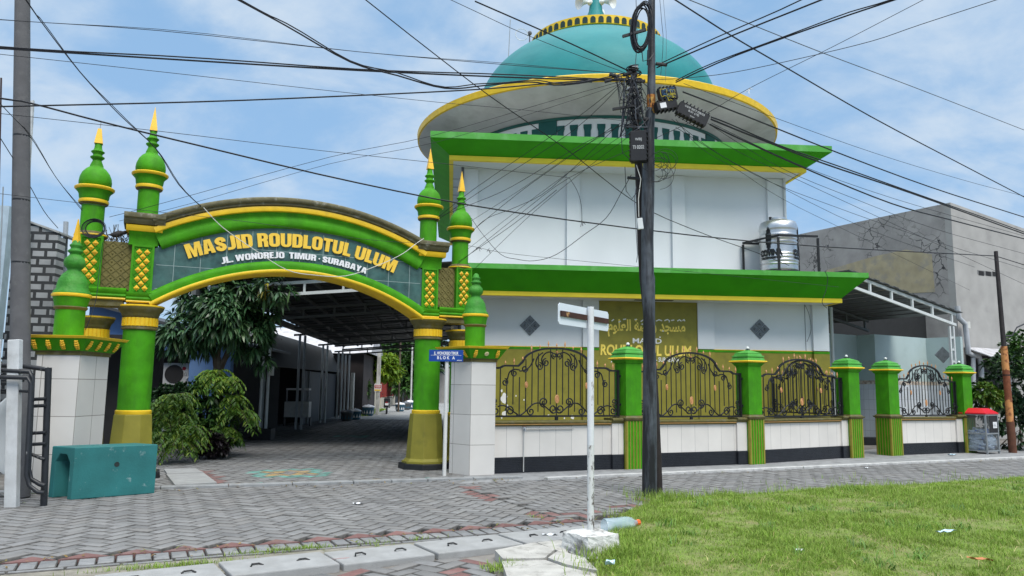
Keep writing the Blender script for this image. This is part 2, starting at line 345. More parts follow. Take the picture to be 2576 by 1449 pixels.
cn2 = wn.new('ShaderNodeTexNoise'); cn2.inputs['Scale'].default_value = .55; cn2.inputs['Detail'].default_value = 3; wl.new(mpw.outputs[0], cn2.inputs['Vector'])
av = wn.new('ShaderNodeMath'); av.operation = 'MULTIPLY_ADD'; av.inputs[1].default_value = .45; wl.new(cn2.outputs[0], av.inputs[0]); wl.new(cn.outputs[0], av.inputs[2])
cr = wn.new('ShaderNodeMapRange'); cr.interpolation_type = 'SMOOTHSTEP'; cr.inputs[1].default_value = .58; cr.inputs[2].default_value = .95; cr.inputs[3].default_value = .15; cr.inputs[4].default_value = .95
wl.new(av.outputs[0], cr.inputs[0])
cmx = wn.new('ShaderNodeMix'); cmx.data_type = 'RGBA'; cmx.inputs[7].default_value = (3.9, 4.6, 5.4, 1)
SKYMIX = wn.new('ShaderNodeMix'); SKYMIX.data_type = 'RGBA'; SKYMIX.inputs[0].default_value = .8; SKYMIX.inputs[7].default_value = (1.45, 2.95, 4.95, 1)   # thin high cloud
wl.new(sky.outputs[0], SKYMIX.inputs[6])
wl.new(cr.outputs[0], cmx.inputs[0]); wl.new(SKYMIX.outputs[2], cmx.inputs[6]); 
# the sky overhead, out of view, is brightened to add light from above
up_ = wn.new('ShaderNodeMapRange'); up_.interpolation_type = 'SMOOTHSTEP'; up_.inputs[1].default_value = .55; up_.inputs[2].default_value = .95; up_.inputs[3].default_value = 0.; up_.inputs[4].default_value = 1.; wl.new(sep.outputs[2], up_.inputs[0])
ms_ = wn.new('ShaderNodeMix'); ms_.data_type = 'RGBA'; ms_.inputs[7].default_value = (14.0, 14.6, 15.2, 1); wl.new(cmx.outputs[2], ms_.inputs[6]); wl.new(up_.outputs[0], ms_.inputs[0]); wl.new(ms_.outputs[2], bg.inputs['Color']); bg.inputs['Strength'].default_value = .1
sl = bpy.data.lights.new('sun', 'SUN'); sl.energy = 1.6; sl.angle = math.radians(24); sl.color = (1, .95, .87)
so = bpy.data.objects.new('sun', sl); COL.objects.link(so)
sd = Vector((math.sin(SUN_AZ) * math.cos(SUN_EL), math.cos(SUN_AZ) * math.cos(SUN_EL), math.sin(SUN_EL)))
so.rotation_euler = sd.to_track_quat('Z', 'Y').to_euler(); so.location = (6, -10, 30)
SC.view_settings.view_transform = 'Standard'; SC.view_settings.look = 'None'; SC.view_settings.exposure = .72; SC.view_settings.gamma = 1
SC.cycles.max_bounces = 6; SC.cycles.diffuse_bounces = 3; SC.cycles.glossy_bounces = 3; SC.cycles.transparent_max_bounces = 12; SC.cycles.transmission_bounces = 6
# ------------------------------------------------------------ the ground
dirt = mat('dusty_ground', (.17, .155, .14), .95, .2, 3., .5, col2=(.28, .27, .25), mix=.7, mscale=2.2, mlo=.45, mhi=.65)
g = MB().quad((-400, -60, -.05), (400, -60, -.05), (400, 700, -.05), (-400, 700, -.05)).build('ground', dirt); tag(g, kind='structure')
paver = island_var(mat('grey_paver', (.178, .178, .180), .85, .12, 12., .3, col2=(.26, .26, .25), mix=.5, mscale=1.1, mlo=.45, mhi=.72, fine=120), .2, (.195, .19, .185))
paverR = island_var(mat('red_paver', (.185, .095, .088), .85, .12, 12., .3, col2=(.24, .20, .19), mix=.6, mscale=4., mlo=.5, mhi=.72, fine=120), .16)
paverT = island_var(mat('teal_painted_paver', (.11, .32, .27), .8, .15, 12., .3, col2=(.2, .2, .2), mix=.8, mscale=7., mlo=.46, mhi=.62), .15)
paverY = island_var(mat('ochre_painted_paver', (.36, .25, .10), .8, .15, 12., .3, col2=(.2, .2, .2), mix=.8, mscale=7., mlo=.48, mhi=.64), .15)
paverS = mat('paver_edge_dirt', (.095, .092, .088), .95, .3, 20., .2)
PAVM = [paver, paverR, paverT, paverY, paverS]
def pmi(m):
    m = np.asarray(m); a = np.full((len(m), 9), 4); a[:, 8] = m; return a.ravel()
def inpoly(P, x, y):
    c = np.zeros(len(x), bool); n = len(P); j = n - 1
    for i in range(n):
        xi, yi = P[i]; xj, yj = P[j]
        c ^= ((yi > y) != (yj > y)) & (x < (xj - xi) * (y - yi) / ((yj - yi) or 1e-9) + xi); j = i
    return c
def pavers_np(cx, cy, ang, lx, ly, z0=0., tilt=.009, gap=.006, h=.05):
    """blocks lx by ly centred at cx, cy: chamfered tops, each a hair up, down or tilted"""
    n = len(cx); c, s = np.cos(ang), np.sin(ang)
    lx = np.broadcast_to(lx, n).astype(float); ly = np.broadcast_to(ly, n).astype(float)
    V = np.zeros((n, 12, 3)); sg = np.array([(-1, -1), (1, -1), (1, 1), (-1, 1)])
    dz = rng.normal(0, .0022, n); tx = rng.normal(0, tilt, n); ty = rng.normal(0, tilt, n)
    for k in range(4):
        for lv, (ins, z) in enumerate(((0, -h), (0, -.008), (.008, 0.))):
            a = sg[k, 0] * (lx / 2 - gap / 2 - ins); b = sg[k, 1] * (ly / 2 - gap / 2 - ins)
            V[:, lv * 4 + k, 0] = cx + a * c - b * s; V[:, lv * 4 + k, 1] = cy + a * s + b * c
            V[:, lv * 4 + k, 2] = z0 + z + dz + (tx * a + ty * b if lv else 0)
    q = []
    for lv in (0, 4):
        for k in range(4): q.append((lv + k, lv + (k + 1) % 4, lv + 4 + (k + 1) % 4, lv + 4 + k))
    q.append((8, 9, 10, 11)); q = np.array(q)
    return V.reshape(-1, 3), (q[None] + (np.arange(n) * 12)[:, None, None]).reshape(-1, 4)
def herring(P, ang, o, W=.148, keep=None):
    P = np.array(P); c, s = math.cos(ang), math.sin(ang); R = max(np.hypot(P[:, 0] - o[0], P[:, 1] - o[1])) + 1; n = int(R / W) + 2
    X, Y = np.meshgrid(np.arange(-n, n), np.arange(-n, n)); X = X.ravel(); Y = Y.ravel(); k = (X - Y) % 4
    hx = k == 0; vx = k == 3
    u = np.concatenate([X[hx] + 1., X[vx] + .5]) * W; v = np.concatenate([Y[hx] + .5, Y[vx] + 1.]) * W
    a = np.concatenate([np.zeros(hx.sum()), np.full(vx.sum(), PI / 2)])
    x = o[0] + u * c - v * s; y = o[1] + u * s + v * c; m = inpoly(P, x, y)
    if keep is not None: m &= keep(x, y)
    return x[m], y[m], a[m] + ang
RED0 = gnd(0, 1419); _r1 = gnd(1302, 1323) - RED0                      # the red border line of the paving
ST = math.atan2(_r1.y, _r1.x)
sdir = (math.cos(ST), math.sin(ST)); snor = (-math.sin(ST), math.cos(ST))
def sp(u, v): return (RED0.x + u * sdir[0] + v * snor[0], RED0.y + u * sdir[1] + v * snor[1])
def sl_(p): a = p[0] - RED0.x; b = p[1] - RED0.y; return (a * sdir[0] + b * sdir[1], a * snor[0] + b * snor[1])
# street: left part (diagonal herringbone), right part (square herringbone), divided by the red cross line
XA = gnd(1150, 1216); XB = gnd(1400, 1306)
K0 = gnd(420, 1229); K1 = gnd(1190, 1206); K00 = (K0.x - 6, K0.y - 3.3)
WL0 = gnd(1500, 1201); WL1 = gnd(2440, 1159); wd = (WL1 - WL0).normalized(); WLE = WL0 + wd * 60; WLS = WL0 - wd * 2.6
GR = [(.6, 3.), (.88, 7.3), (1.12, 8.7), (1.55, 10.2), (2.15, 11.15), (3.3, 11.7), (5.2, 12.6), (7.4, 13.55), (9.6, 14.6), (14., 16.8), (40., 29.8), (40., 3.)]
left_poly = [sp(-6, .15), sp(6.0, .15), (XB.x + .02, XB.y), (XA.x + .02, XA.y), (K1.x, K1.y), (K0.x, K0.y), K00]
right_poly = [(XB.x + .02, XB.y), (.95, 9.55), (1.7, 10.4), (2.3, 11.0), (5.2, 12.5), (9.6, 14.5), (14, 16.7), (40, 29.7), (WLE.x, WLE.y), (WL0.x, WL0.y), (WLS.x, WLS.y), (XA.x + .02, XA.y)]
xs, ys, as_ = herring(left_poly, ST + PI / 4, sp(0, .15))
mi1 = np.zeros(len(xs), int)
x2, y2, a2 = herring(right_poly, ST, sp(8, .3))
far = np.hypot(x2, y2) < 45; x2, y2, a2 = x2[far], y2[far], a2[far]
def segd(x, y, A, B):
    dx, dy = B[0] - A[0], B[1] - A[1]; t = np.clip(((x - A[0]) * dx + (y - A[1]) * dy) / (dx * dx + dy * dy), 0, 1)
    return np.hypot(x - A[0] - t * dx, y - A[1] - t * dy)
mi1[(segd(xs, ys, XA, XB) < .2) & (rng.random(len(xs)) < .5)] = 1
mi2 = np.zeros(len(x2), int); mi2[(segd(x2, y2, XA, XB) < .16) & (rng.random(len(x2)) < .4)] = 1
mi2[(segd(x2, y2, (XB.x, XB.y), (2.1, 11.2)) < .18) & (rng.random(len(x2)) < .5)] = 1
X = np.concatenate([xs, x2]); Y = np.concatenate([ys, y2]); A = np.concatenate([as_, a2])
V, Q = pavers_np(X, Y, A, .296, .148, 0., gap=.010)
st = np_mesh('street_paving', V, Q, PAVM, mi=pmi(np.concatenate([mi1, mi2]))); tag(st, kind='structure')
bed = mat('paving_joint_sand', (.035, .032, .03), .95, .2, 20., .3)
def sheet(name, poly, z, m, h=.04):
    o = MB().prism([(p[0], p[1]) for p in poly], z - h, z).build(name, m); return tag(o, kind='structure')
sheet('kerb_strip', [sp(-6.5, -1.0), sp(6.4, -1.0), sp(6.2, -.38), sp(-6.5, -.38)], -.012, mat('kerb_dirt', (.24, .225, .19), .95, .25, 7., .5, col2=(.13, .13, .08), mix=.7, mscale=6.), .03)
sheet('street_bed', [sp(-6, -.39), sp(6.2, -.39), (2.1, 10.9), (14, 16.5), (40, 29.5), (WLE.x, WLE.y), (WL0.x, WL0.y), (WLS.x, WLS.y), (K1.x, K1.y), (K0.x, K0.y), K00], -.040, bed)
# red border triangles, soldier course, kerb
mb = MB(); T = .42
for i in range(-20, 22):
    u = i * T; d = .21
    if u > 5.7: break
    p = [sp(u + .008, .0), sp(u + T - .008, .0), sp(u + T / 2, d)]
    mb.frustum([(q[0], q[1], -.05) for q in p], [(q[0], q[1], .002 + random.uniform(-.002, .003)) for q in p], 0)
tag(mb.build('border_paving', paverR), kind='structure')
n = 84; u = -6 + np.arange(n) * .148; P = np.array([sp(a, -.155) for a in u])
V, Q = pavers_np(P[:, 0], P[:, 1], np.full(n, ST + PI / 2), .29, .146, 0., .012, .010)
P2 = np.array([sp(-6 + k * .42, -.355) for k in range(28)])
V2, Q2 = pavers_np(P2[:, 0], P2[:, 1], np.full(28, ST), .42, .085, -.004, .004, .012)
tag(np_mesh('kerb_paving', np.concatenate([V, V2]), np.concatenate([Q, Q2 + len(V)]), [island_var(mat('kerb_block', (.20, .205, .21), .88, .15, 14., .4, col2=(.3, .3, .29), mix=.5, mscale=3.), .16), paverR, paverT, paverY, paverS], mi=pmi(np.zeros(n + 28, int))), kind='structure')
# drain covers in a row along the near edge
slabm = mat('drain_cover_concrete', (.31, .315, .315), .88, .12, 6., .4, col2=(.24, .24, .23), mix=.6, mscale=3., mlo=.5, mhi=.72, fine=90)
a0 = gnd(432, 1432); a1 = gnd(1342, 1338); sdr = (a1 - a0).normalized(); sang = math.degrees(math.atan2(sdr.y, sdr.x)); DF = Fr(a0, sang)
wdt = abs(DF.l(gnd(1036, 1404)).y); L0 = -3.6; k = 0
for ln in (1.0, 1.0, .98, .94, .92, .9, .96, .92, .55):
    c = DF.w(L0 + ln / 2, -wdt / 2); t = thing('drain_cover', ['pale concrete drain cover slab at the lower left corner', 'pale concrete drain cover beside the grass tuft at bottom left', 'pale concrete drain cover left of the cracked joint', 'concrete drain cover with two iron handles, below the red border', 'concrete drain cover with handles in the middle of the row', 'concrete drain cover right of the middle in the row', 'concrete drain cover nearest the white concrete block', 'short concrete drain cover at the right end of the row', 'concrete drain cover'][min(k, 7)], 'drain cover', (c.x, c.y, 0), sang, 'drain covers along the near kerb')
    if k == 8: t['label'] = 'last short concrete drain cover beside the white sign block'
    MB().bx(-ln / 2 + .012, ln / 2 - .012, -wdt / 2, wdt / 2, -.06, .018 + .006 * math.sin(k * 2.1)).build('cover_slab', slabm, t, bevel=.012)
    for hx in (-.2, .2):
        hd = MB(); hd.tube([(hx - .05, -.03 + hx * .1, .022), (hx - .03, .0, .034), (hx + .03, .004, .034), (hx + .06, -.025, .022)], .008, 5); pass
        hd.build('lifting_handle', black, t)
    L0 += ln + .01; k += 1
# front corner: patch of old pavers and broken concrete
pp = [gnd(640, 1475), gnd(1000, 1420), gnd(1235, 1396), gnd(1290, 1470), gnd(1000, 1500)]
xq, yq, aq = herring([(p.x, p.y) for p in pp], ST + .5, (pp[1].x, pp[1].y))
mq = (rng.random(len(xq)) < .3).astype(int)
V, Q = pavers_np(xq, yq, aq, .296, .148, -.005, .03, gap=.014); tag(np_mesh('corner_paving', V, Q, PAVM, mi=pmi(mq)), kind='structure')
brk = mat('broken_concrete', (.44, .43, .40), .92, .15, 5., .6, col2=(.18, .17, .15), mix=.75, mscale=5., mlo=.52, mhi=.68, fine=70)
for poly, z in (([(1245, 1392), (1345, 1372), (1395, 1390), (1370, 1412), (1265, 1414)], .03), ([(1262, 1418), (1372, 1415), (1420, 1432), (1500, 1449), (1500, 1500), (1290, 1500)], .022), ([(1352, 1369), (1410, 1358), (1430, 1395), (1400, 1388)], .015), ([(1378, 1413), (1405, 1394), (1470, 1412), (1505, 1446), (1425, 1430)], .035)):
    P = [gnd(*p) for p in poly]; sheet('broken_slab', P[::-1] if sum((P[i].x * P[(i + 1) % len(P)].y - P[(i + 1) % len(P)].x * P[i].y) for i in range(len(P))) < 0 else P, z, brk, .08)
# pavement strip and pale kerb line in front of the fence
sheet('fence_pavement', [(WLS.x, WLS.y), (WLE.x, WLE.y), (WLE.x - 1.5, WLE.y + 6), (1.2, 16.6), (-1.4, 14.5)], .0, mat('pavement_concrete', (.27, .275, .28), .9, .15, 4., .4, col2=(.15, .15, .15), mix=.7, mscale=3.5, mlo=.48, mhi=.66))
mb = MB(); ang = math.atan2(wd.y, wd.x); s0 = 1.6
for i in range(24):
    ln = random.uniform(.9, 1.5); c = WLS + wd * (s0 + ln / 2); s0 += ln + .008
    mb.box((c.x, c.y, .012), (ln, .12 + random.uniform(-.015, .015), .06), ang + random.uniform(-.006, .006))
tag(mb.build('kerb_line', mat('pale_kerb', (.5, .5, .49), .9, .15, 6., .4, col2=(.3, .3, .3), mix=.6, mscale=4.), bevel=.008), kind='structure')
# alley paving behind the gate
AD = math.radians(4.4); ax = (-math.sin(AD), math.cos(AD)); 
alley = [(K0.x, K0.y), (K1.x, K1.y), (-1.2, 14.6), (-1.5, 24), (-2.6, 36), (-9.4, 36), (-8.4, 25.), (-7.6, 17.), (-7.2, 13.5), (-5.9, 12.4)]
xa, ya, aa = herring(alley, AD + PI / 4, (-5, 14)); ma = np.zeros(len(xa), int)
pc = gnd(728, 1192); GA = math.radians(25)
ux = (xa - pc.x) * math.cos(GA) + (ya - pc.y) * math.sin(GA); uy = -(xa - pc.x) * math.sin(GA) + (ya - pc.y) * math.cos(GA)
dd = np.maximum(abs(ux), abs(uy) * 1.0); ma[(dd < .62) & (dd > .40)] = 2; ma[dd < .36] = 3; ma[dd < .17] = 0
kd = segd(xa, ya, K0, K1); rr = rng.random(len(xa)); ma[(kd < .30) & (kd > .1) & (rr < .35)] = 2; ma[(kd < .30) & (kd > .1) & (rr > .78)] = 3
ma[(segd(xa, ya, gnd(500, 1185), gnd(555, 1222)) < .14)] = 1
pc2 = gnd(880, 1098); ux = xa - pc2.x; uy = ya - pc2.y; ma[(np.maximum(abs(ux), abs(uy)) < .5) & (np.maximum(abs(ux), abs(uy)) > .25)] = 2
V, Q = pavers_np(xa, ya, aa, .296, .148, .01, gap=.010); tag(np_mesh('alley_paving', V, Q, PAVM, mi=pmi(ma)), kind='structure')
sheet('alley_bed', alley, -.03, bed, .02)
far_pave = tile_mat('far_paving', (.30, .305, .30), (.12, .12, .115), .21, .105, .15, .85, .5, .4, .006, 'XY')
sheet('alley_road', [(-9.4, 35.9), (-2.6, 35.9), (-4.4, 75), (-9.8, 75)], .0, far_pave)
# kerb of flat concrete stones across the mouth of the alley, with two worn slabs at its left
mb = MB(); kd_ = (K1 - K0); kl = kd_.length; kd_.normalize(); s0 = -3.4
while s0 < kl + .3:
    ln = random.uniform(.5, .95); c = K0 + kd_ * (s0 + ln / 2); s0 += ln + .012
    mb.box((c.x, c.y, .008), (ln, .17, .06), math.atan2(kd_.y, kd_.x) + random.uniform(-.01, .01))
tag(mb.build('alley_kerb', mat('alley_kerb_concrete', (.27, .28, .285), .9, .15, 5., .4, col2=(.17, .17, .17), mix=.6, mscale=4.), bevel=.01), kind='structure')
for q, z in (([(418, 1200), (512, 1197), (545, 1222), (440, 1228)], .05), ([(412, 1186), (490, 1184), (512, 1195), (420, 1198)], .045)):
    sheet('worn_slab', [gnd(*p) for p in q][::-1], z, slabm, .08)
# ------------------------------------------------------------ grass
soil = mat('lawn_soil', (.15, .20, .045), .95, .3, 9., .6, col2=(.22, .21, .09), mix=.85, mscale=2.2, mlo=.46, mhi=.62)
def gz(x, y):
    e = np.full(np.shape(x), 9.)
    for i in range(len(GR)): e = np.minimum(e, segd(x, y, GR[i], GR[(i + 1) % len(GR)]))
    return .07 * np.clip(e / .5, 0, 1) + .02 * np.sin(x * 2.1) * np.sin(y * 1.7) * np.clip(e, 0, 1)
gx, gy = np.meshgrid(np.arange(.4, 20, .16), np.arange(3.2, 24, .16)); ny, nx = gx.shape; gx = gx.ravel(); gy = gy.ravel(); ins = inpoly(GR, gx, gy)
gV = np.stack([gx, gy, np.where(ins, gz(gx, gy), -.04)], 1); idx = np.arange(nx * ny).reshape(ny, nx)
gQ = np.stack([idx[:-1, :-1], idx[:-1, 1:], idx[1:, 1:], idx[1:, :-1]], 2).reshape(-1, 4); gQ = gQ[ins[gQ].sum(1) >= 2]
tag(np_mesh('lawn', gV, gQ, soil, smooth=True), kind='structure')
def blades(x, y, z, h, w, lean, ang):
    n = len(x); dx, dy = np.cos(ang), np.sin(ang); V = np.zeros((n, 5, 3))
    for k, (t, ww) in enumerate(((0, 1), (0, -1), (.55, .8), (.55, -.8), (1, 0))):
        o = lean * h * t * t
        V[:, k, 0] = x + dx * o - dy * w * ww / 2; V[:, k, 1] = y + dy * o + dx * w * ww / 2; V[:, k, 2] = z + h * t * (1 - .35 * lean * t)
    T = np.array([(0, 1, 3), (0, 3, 2), (2, 3, 4)]); return V.reshape(-1, 3), (T[None] + (np.arange(n) * 5)[:, None, None]).reshape(-1, 3)
grassm = leaf_mat('grass_blade', (.20, .33, .04), (.34, .40, .10), .45, .6, .35)
def vnoise(x, y, s, seed):
    r = np.random.default_rng(seed); G = r.random((64, 64)); fx, fy = x * s, y * s; ix, iy = np.floor(fx).astype(int), np.floor(fy).astype(int); tx, ty = fx - ix, fy - iy
    tx = tx * tx * (3 - 2 * tx); ty = ty * ty * (3 - 2 * ty); g = lambda a, b: G[a % 64, b % 64]
    return (g(ix, iy) * (1 - tx) + g(ix + 1, iy) * tx) * (1 - ty) + (g(ix, iy + 1) * (1 - tx) + g(ix + 1, iy + 1) * tx) * ty
NB = 210000
d = 5.2 + (18 - 5.2) * rng.random(NB * 2) ** 1.25; th = rng.uniform(-.02, .72, NB * 2); x = d * np.tan(th); y = d
ok = inpoly(GR, x, y); x, y = x[ok], y[ok]
cl = vnoise(x, y, 1.1, 8) * .35 + vnoise(x, y, 2.6, 1) * .35 + vnoise(x, y, 7., 2) * .3
e = np.full(len(x), 9.)
for i in range(9): e = np.minimum(e, segd(x, y, GR[i], GR[i + 1]))
ok = rng.random(len(x)) < np.clip((cl - .26) * 3., .22, 1); x, y, cl, e = x[ok], y[ok], cl[ok], e[ok]
h = (.022 + .095 * np.clip((cl - .40) * 3., 0, 1) * rng.random(len(x)) + .02 * rng.random(len(x)))
h *= np.where((e < .25) & (rng.random(len(x)) < .3), 1.7, 1.)
V1, T1 = blades(x, y, gz(x, y) - .005, h, np.clip(.0032 + .00035 * y, .004, .011), rng.uniform(.2, 1.3, len(x)), rng.uniform(0, 2 * PI, len(x)))
# tall tufts round the pole foot, the block and along the edge
tu = [(2.05, 10.95, .5, 420, .2), (2.35, 11.1, .35, 260, .18), (1.0, 7.35, .35, 520, .14), (1.25, 8.2, .4, 500, .11), (1.0, 6.9, .45, 700, .12), (1.5, 9.6, .4, 300, .10), (3.2, 11.4, .6, 300, .13), (4.4, 12.0, .7, 300, .12), (6.2, 12.8, .9, 380, .13), (8.3, 13.7, .9, 300, .13), (5.6, 9.6, .5, 260, .13), (4.2, 8.4, .4, 240, .12), (7.1, 11.2, .6, 260, .13), (3.1, 9.9, .5, 260, .12)]
for (a, b, r_, n_, hh) in tu:
    q = rng.normal(0, r_ / 2.2, (n_, 2)); xx, yy = a + q[:, 0], b + q[:, 1]
    v, t = blades(xx, yy, gz(xx, yy) - .01, hh * rng.uniform(.4, 1.1, n_), np.full(n_, .007), rng.uniform(.1, 1., n_), rng.uniform(0, 2 * PI, n_)); T1 = np.concatenate([T1, t + len(V1)]); V1 = np.concatenate([V1, v])
for (px_, py_, r_, n_) in ((690, 1387, .5, 260), (760, 1380, .35, 160), (480, 1420, .35, 200), (1258, 1428, .16, 300), (950, 1366, .2, 70), (1060, 1355, .25, 60), (1290, 1418, .1, 120), (95, 1240, .25, 120), (1345, 1300, .1, 40), (400, 1424, .6, 260)):
    p = gnd(px_, py_); q = rng.normal(0, r_ / 2, n_); w_ = rng.normal(0, .03 if r_ > .2 else .07, n_)
    xx = p.x + q * sdir[0] + w_ * snor[0]; yy = p.y + q * sdir[1] + w_ * snor[1]
    v, t = blades(xx, yy, np.full(n_, -.01), rng.uniform(.02, .075, n_), np.full(n_, .006), rng.uniform(.2, 1.2, n_), rng.uniform(0, 2 * PI, n_)); T1 = np.concatenate([T1, t + len(V1)]); V1 = np.concatenate([V1, v])
tag(np_mesh('grass', V1, T1, grassm), 'short tufted green grass covering the right foreground', 'grass', kind='stuff')
dry = leaf_mat('dry_grass', (.42, .36, .17), (.30, .2, .08), .4, .8, .2)
n_ = 1500; d = rng.uniform(5.6, 13, n_); th = rng.uniform(.05, .68, n_); x = d * np.tan(th); y = d; ok = inpoly(GR, x, y) & (vnoise(x, y, 1.4, 5) > .5); x, y = x[ok], y[ok]
v, t = blades(x, y, gz(x, y) + .02, rng.uniform(.04, .12, len(x)), np.full(len(x), .005), rng.uniform(1.5, 2.6, len(x)), rng.uniform(0, 2 * PI, len(x)))
tag(np_mesh('dry_grass', v, t, dry), 'dry straw lying among the green grass', 'straw', kind='stuff')

ll = leaf_mat('fallen_leaf', (.20, .13, .04), (.12, .16, .03), .5, .7, .1)
n_ = 420; s_ = rng.uniform(-4, 6.2, n_); o_ = np.abs(rng.normal(0, .35, n_)); side_ = rng.integers(0, 3, n_)
px_ = np.where(side_ == 0, RED0.x + sdir[0] * s_ - snor[0] * (o_ * .6 - .1), np.where(side_ == 1, K0.x + (K1.x - K0.x) * rng.uniform(-.6, 1.1, n_), WL0.x + wd.x * rng.uniform(-2, 12, n_))); py_ = np.where(side_ == 0, RED0.y + sdir[1] * s_ - snor[1] * (o_ * .6 - .1), np.where(side_ == 1, K0.y + (K1.y - K0.y) * ((px_ - K0.x) / (K1.x - K0.x)) - o_ + .15, WL0.y + wd.y * ((px_ - WL0.x) / wd.x) - o_ * .8 + .2))
v, t = blades(px_, py_, np.full(n_, .012), rng.uniform(.02, .06, n_), rng.uniform(.012, .03, n_), rng.uniform(1.8, 2.6, n_), rng.uniform(0, 6.28, n_)); tag(np_mesh('leaf_litter', v, t, ll), 'small fallen leaves scattered along the kerbs', 'leaves', kind='stuff')

weed = leaf_mat('weed_leaf', (.11, .24, .04), (.22, .32, .05), .4, .5, .3)
WV, WT, o_ = [], [], 0
for k in range(70):                                          # broad-leaved weeds and coarse clumps in the lawn
    a, b_ = random.uniform(1.2, 9.5), random.uniform(6.3, 13.5)
    if not inpoly(GR, np.array([a]), np.array([b_]))[0]: continue
    m_ = random.randint(14, 40); q = rng.normal(0, .07, (m_, 2)); xx, yy = a + q[:, 0], b_ + q[:, 1]
    v, t = blades(xx, yy, gz(xx, yy), rng.uniform(.05, .15, m_), rng.uniform(.008, .016, m_), rng.uniform(.5, 1.6, m_), rng.uniform(0, 6.28, m_)); WV.append(v); WT.append(t + o_); o_ += len(v)
tag(np_mesh('weeds', np.concatenate(WV), np.concatenate(WT), weed), 'coarser weed clumps growing through the short grass', 'weeds', kind='stuff')
# ------------------------------------------------------------ gateway arch
G = Fr((-1.63, 14.98), 25); UC = -2.57
gate = thing('gateway_arch', 'green and yellow arched gateway with slender minarets, spanning the alley entrance', 'gateway', (G.o[0], G.o[1], 0), 25)
tilep = mat('teal_stone_tile', (.034, .095, .088), .35, .4, 5., .06, col2=(.085, .165, .15), mix=.7, mscale=4., mlo=.42, mhi=.7, spec=.5)
def octa(r, c, rot=PI / 8): return [(c[0] + r * math.cos(rot + k * PI / 4), c[1] + r * math.sin(rot + k * PI / 4)) for k in range(8)]
def oct_fr(mb, c, r0, z0, r1, z1): mb.frustum([(p[0], p[1], z0) for p in octa(r0, c)], [(p[0], p[1], z1) for p in octa(r1, c)])
def column(u, v, ztop, r=.25, base=True, lab=None, zb=1.05, full=True):
    mb = MB(); mb.lathe([(r * 1.02, zb + .03), (r, zb + .1), (r, ztop - .38)], (u, v, 0), 28); sh = mb.build('column', green, gate, smooth=40)
    if base:
        b = MB(); oct_fr(b, (u, v), r * 1.46, .14, r * 1.22, zb - .015); b.build('pedestal', olive, sh, bevel=.01)
        b = MB(); oct_fr(b, (u, v), r * 1.75, .115, r * 1.75, .15); oct_fr(b, (u, v), r * 1.62, .151, r * 1.48, .20); b.build('pedestal_step', olive, sh)
        b = MB(); oct_fr(b, (u, v), r * 2.05, -.03, r * 1.98, .114); b.build('plinth', black, sh, bevel=.012)
        b = MB(); b.lathe([(r * 1.08, zb - .014), (r * 1.1, zb), (r * 1.1, zb + .04), (r * 1.03, zb + .055)], (u, v, 0), 28); b.build('base_band', yellow, sh, smooth=40)
    b = MB(); b.lathe([(r, ztop - .40), (r * 1.12, ztop - .385), (r * 1.12, ztop - .36), (r * 1.05, ztop - .345), (r * 1.05, ztop - .19), (r * 1.12, ztop - .175), (r * 1.14, ztop - .15), (r * 1.2, ztop - .11), (r * 1.36, ztop - .07), (r * 1.42, ztop - .03), (r * 1.42, ztop - .022)], (u, v, 0), 28)
    cp = b.build('capital', oliveD, sh, smooth=40)
    b = MB(); b.lathe([(r * 1.42, ztop - .021), (r * 1.46, ztop - .012), (r * 1.46, ztop + .004), (r * 1.4, ztop + .012)], (u, v, 0), 28); b.build('rim', yellow, cp, smooth=40)
    b = MB(); n = 26
    for k in range(n):
        a = 2 * PI * k / n; b.box((u + math.cos(a) * r * 1.08, v + math.sin(a) * r * 1.08, ztop - .265), (.016, .042, .135), a)
    b.lathe([(r * 1.065, ztop - .335), (r * 1.065, ztop - .2)], (u, v, 0), 28, cap=False); b.build('frieze', yellow, cp)
    return sh
column(-5.07, 0, 2.815); column(0., 0, 2.845)
column(-5.76, .25, 2.62, .215, zb=1.0); column(.74, .12, 2.66, .215, zb=1.0)
# beam: everything between the columns
za = lambda u, R, zc: zc + math.sqrt(max(R * R - (u - UC) ** 2, 0))
def arcpath(R, zc, n=48, h=2.37): return [(UC - h + 2 * h * k / n, za(UC - h + 2 * h * k / n, R, zc)) for k in range(n + 1)]
b = MB()
up, lo = arcpath(5.28, -.93), arcpath(4.26, -.57)
b.slab([*lo, *up[::-1]], -.19, .19) ; panel = b.build('sign_panel', tilep, gate)
# the slab polygon is concave: rebuild it as quads so that it fills cleanly
bpy.data.meshes.remove(panel.data) if panel.data.users == 0 else None
old = panel.data; b = MB()
for i in range(48):
    q = [lo[i], lo[i + 1], up[i + 1], up[i]]; b.slab(q, -.19, .19)
tmp = b.build('sign_panel', tilep); panel.data = tmp.data; bpy.data.objects.remove(tmp)
gr = MB()                                                             # pale grout lines between the stone tiles
u = UC - 2.05
while u < UC + 2.3:
    z0, z1 = za(u, 4.3, -.57), za(u, 5.24, -.93); gr.slab([(u - .004, z0), (u + .004, z0), (u + .004, z1), (u - .004, z1)], -.1925, -.18); u += .415
for z in (3.12, 3.52, 3.92, 4.32):
    run = None
    for i in range(233):
        uu = UC - 2.32 + i * .02; inside = za(uu, 4.3, -.57) < z < za(uu, 5.24, -.93)
        if inside and run is None: run = uu
        if (not inside or i == 232) and run is not None:
            gr.slab([(run, z - .004), (uu, z - .004), (uu, z + .004), (run, z + .004)], -.1927, -.18); run = None
gr.build('grout', mat('grout', (.32, .40, .40), .9, .1, 5., 0), panel)
b = MB(); b.sweep(arcpath(5.0, -.38), [(-.2, .04), (-.2, -.27), (-.25, -.25), (-.275, -.2), (-.27, -.12), (-.255, -.06), (-.28, .0), (-.3, .04), (.2, .04), (.2, -.27)][2:] + [(-.2, -.27)]); b.build('upper_moulding', green, gate, smooth=50)
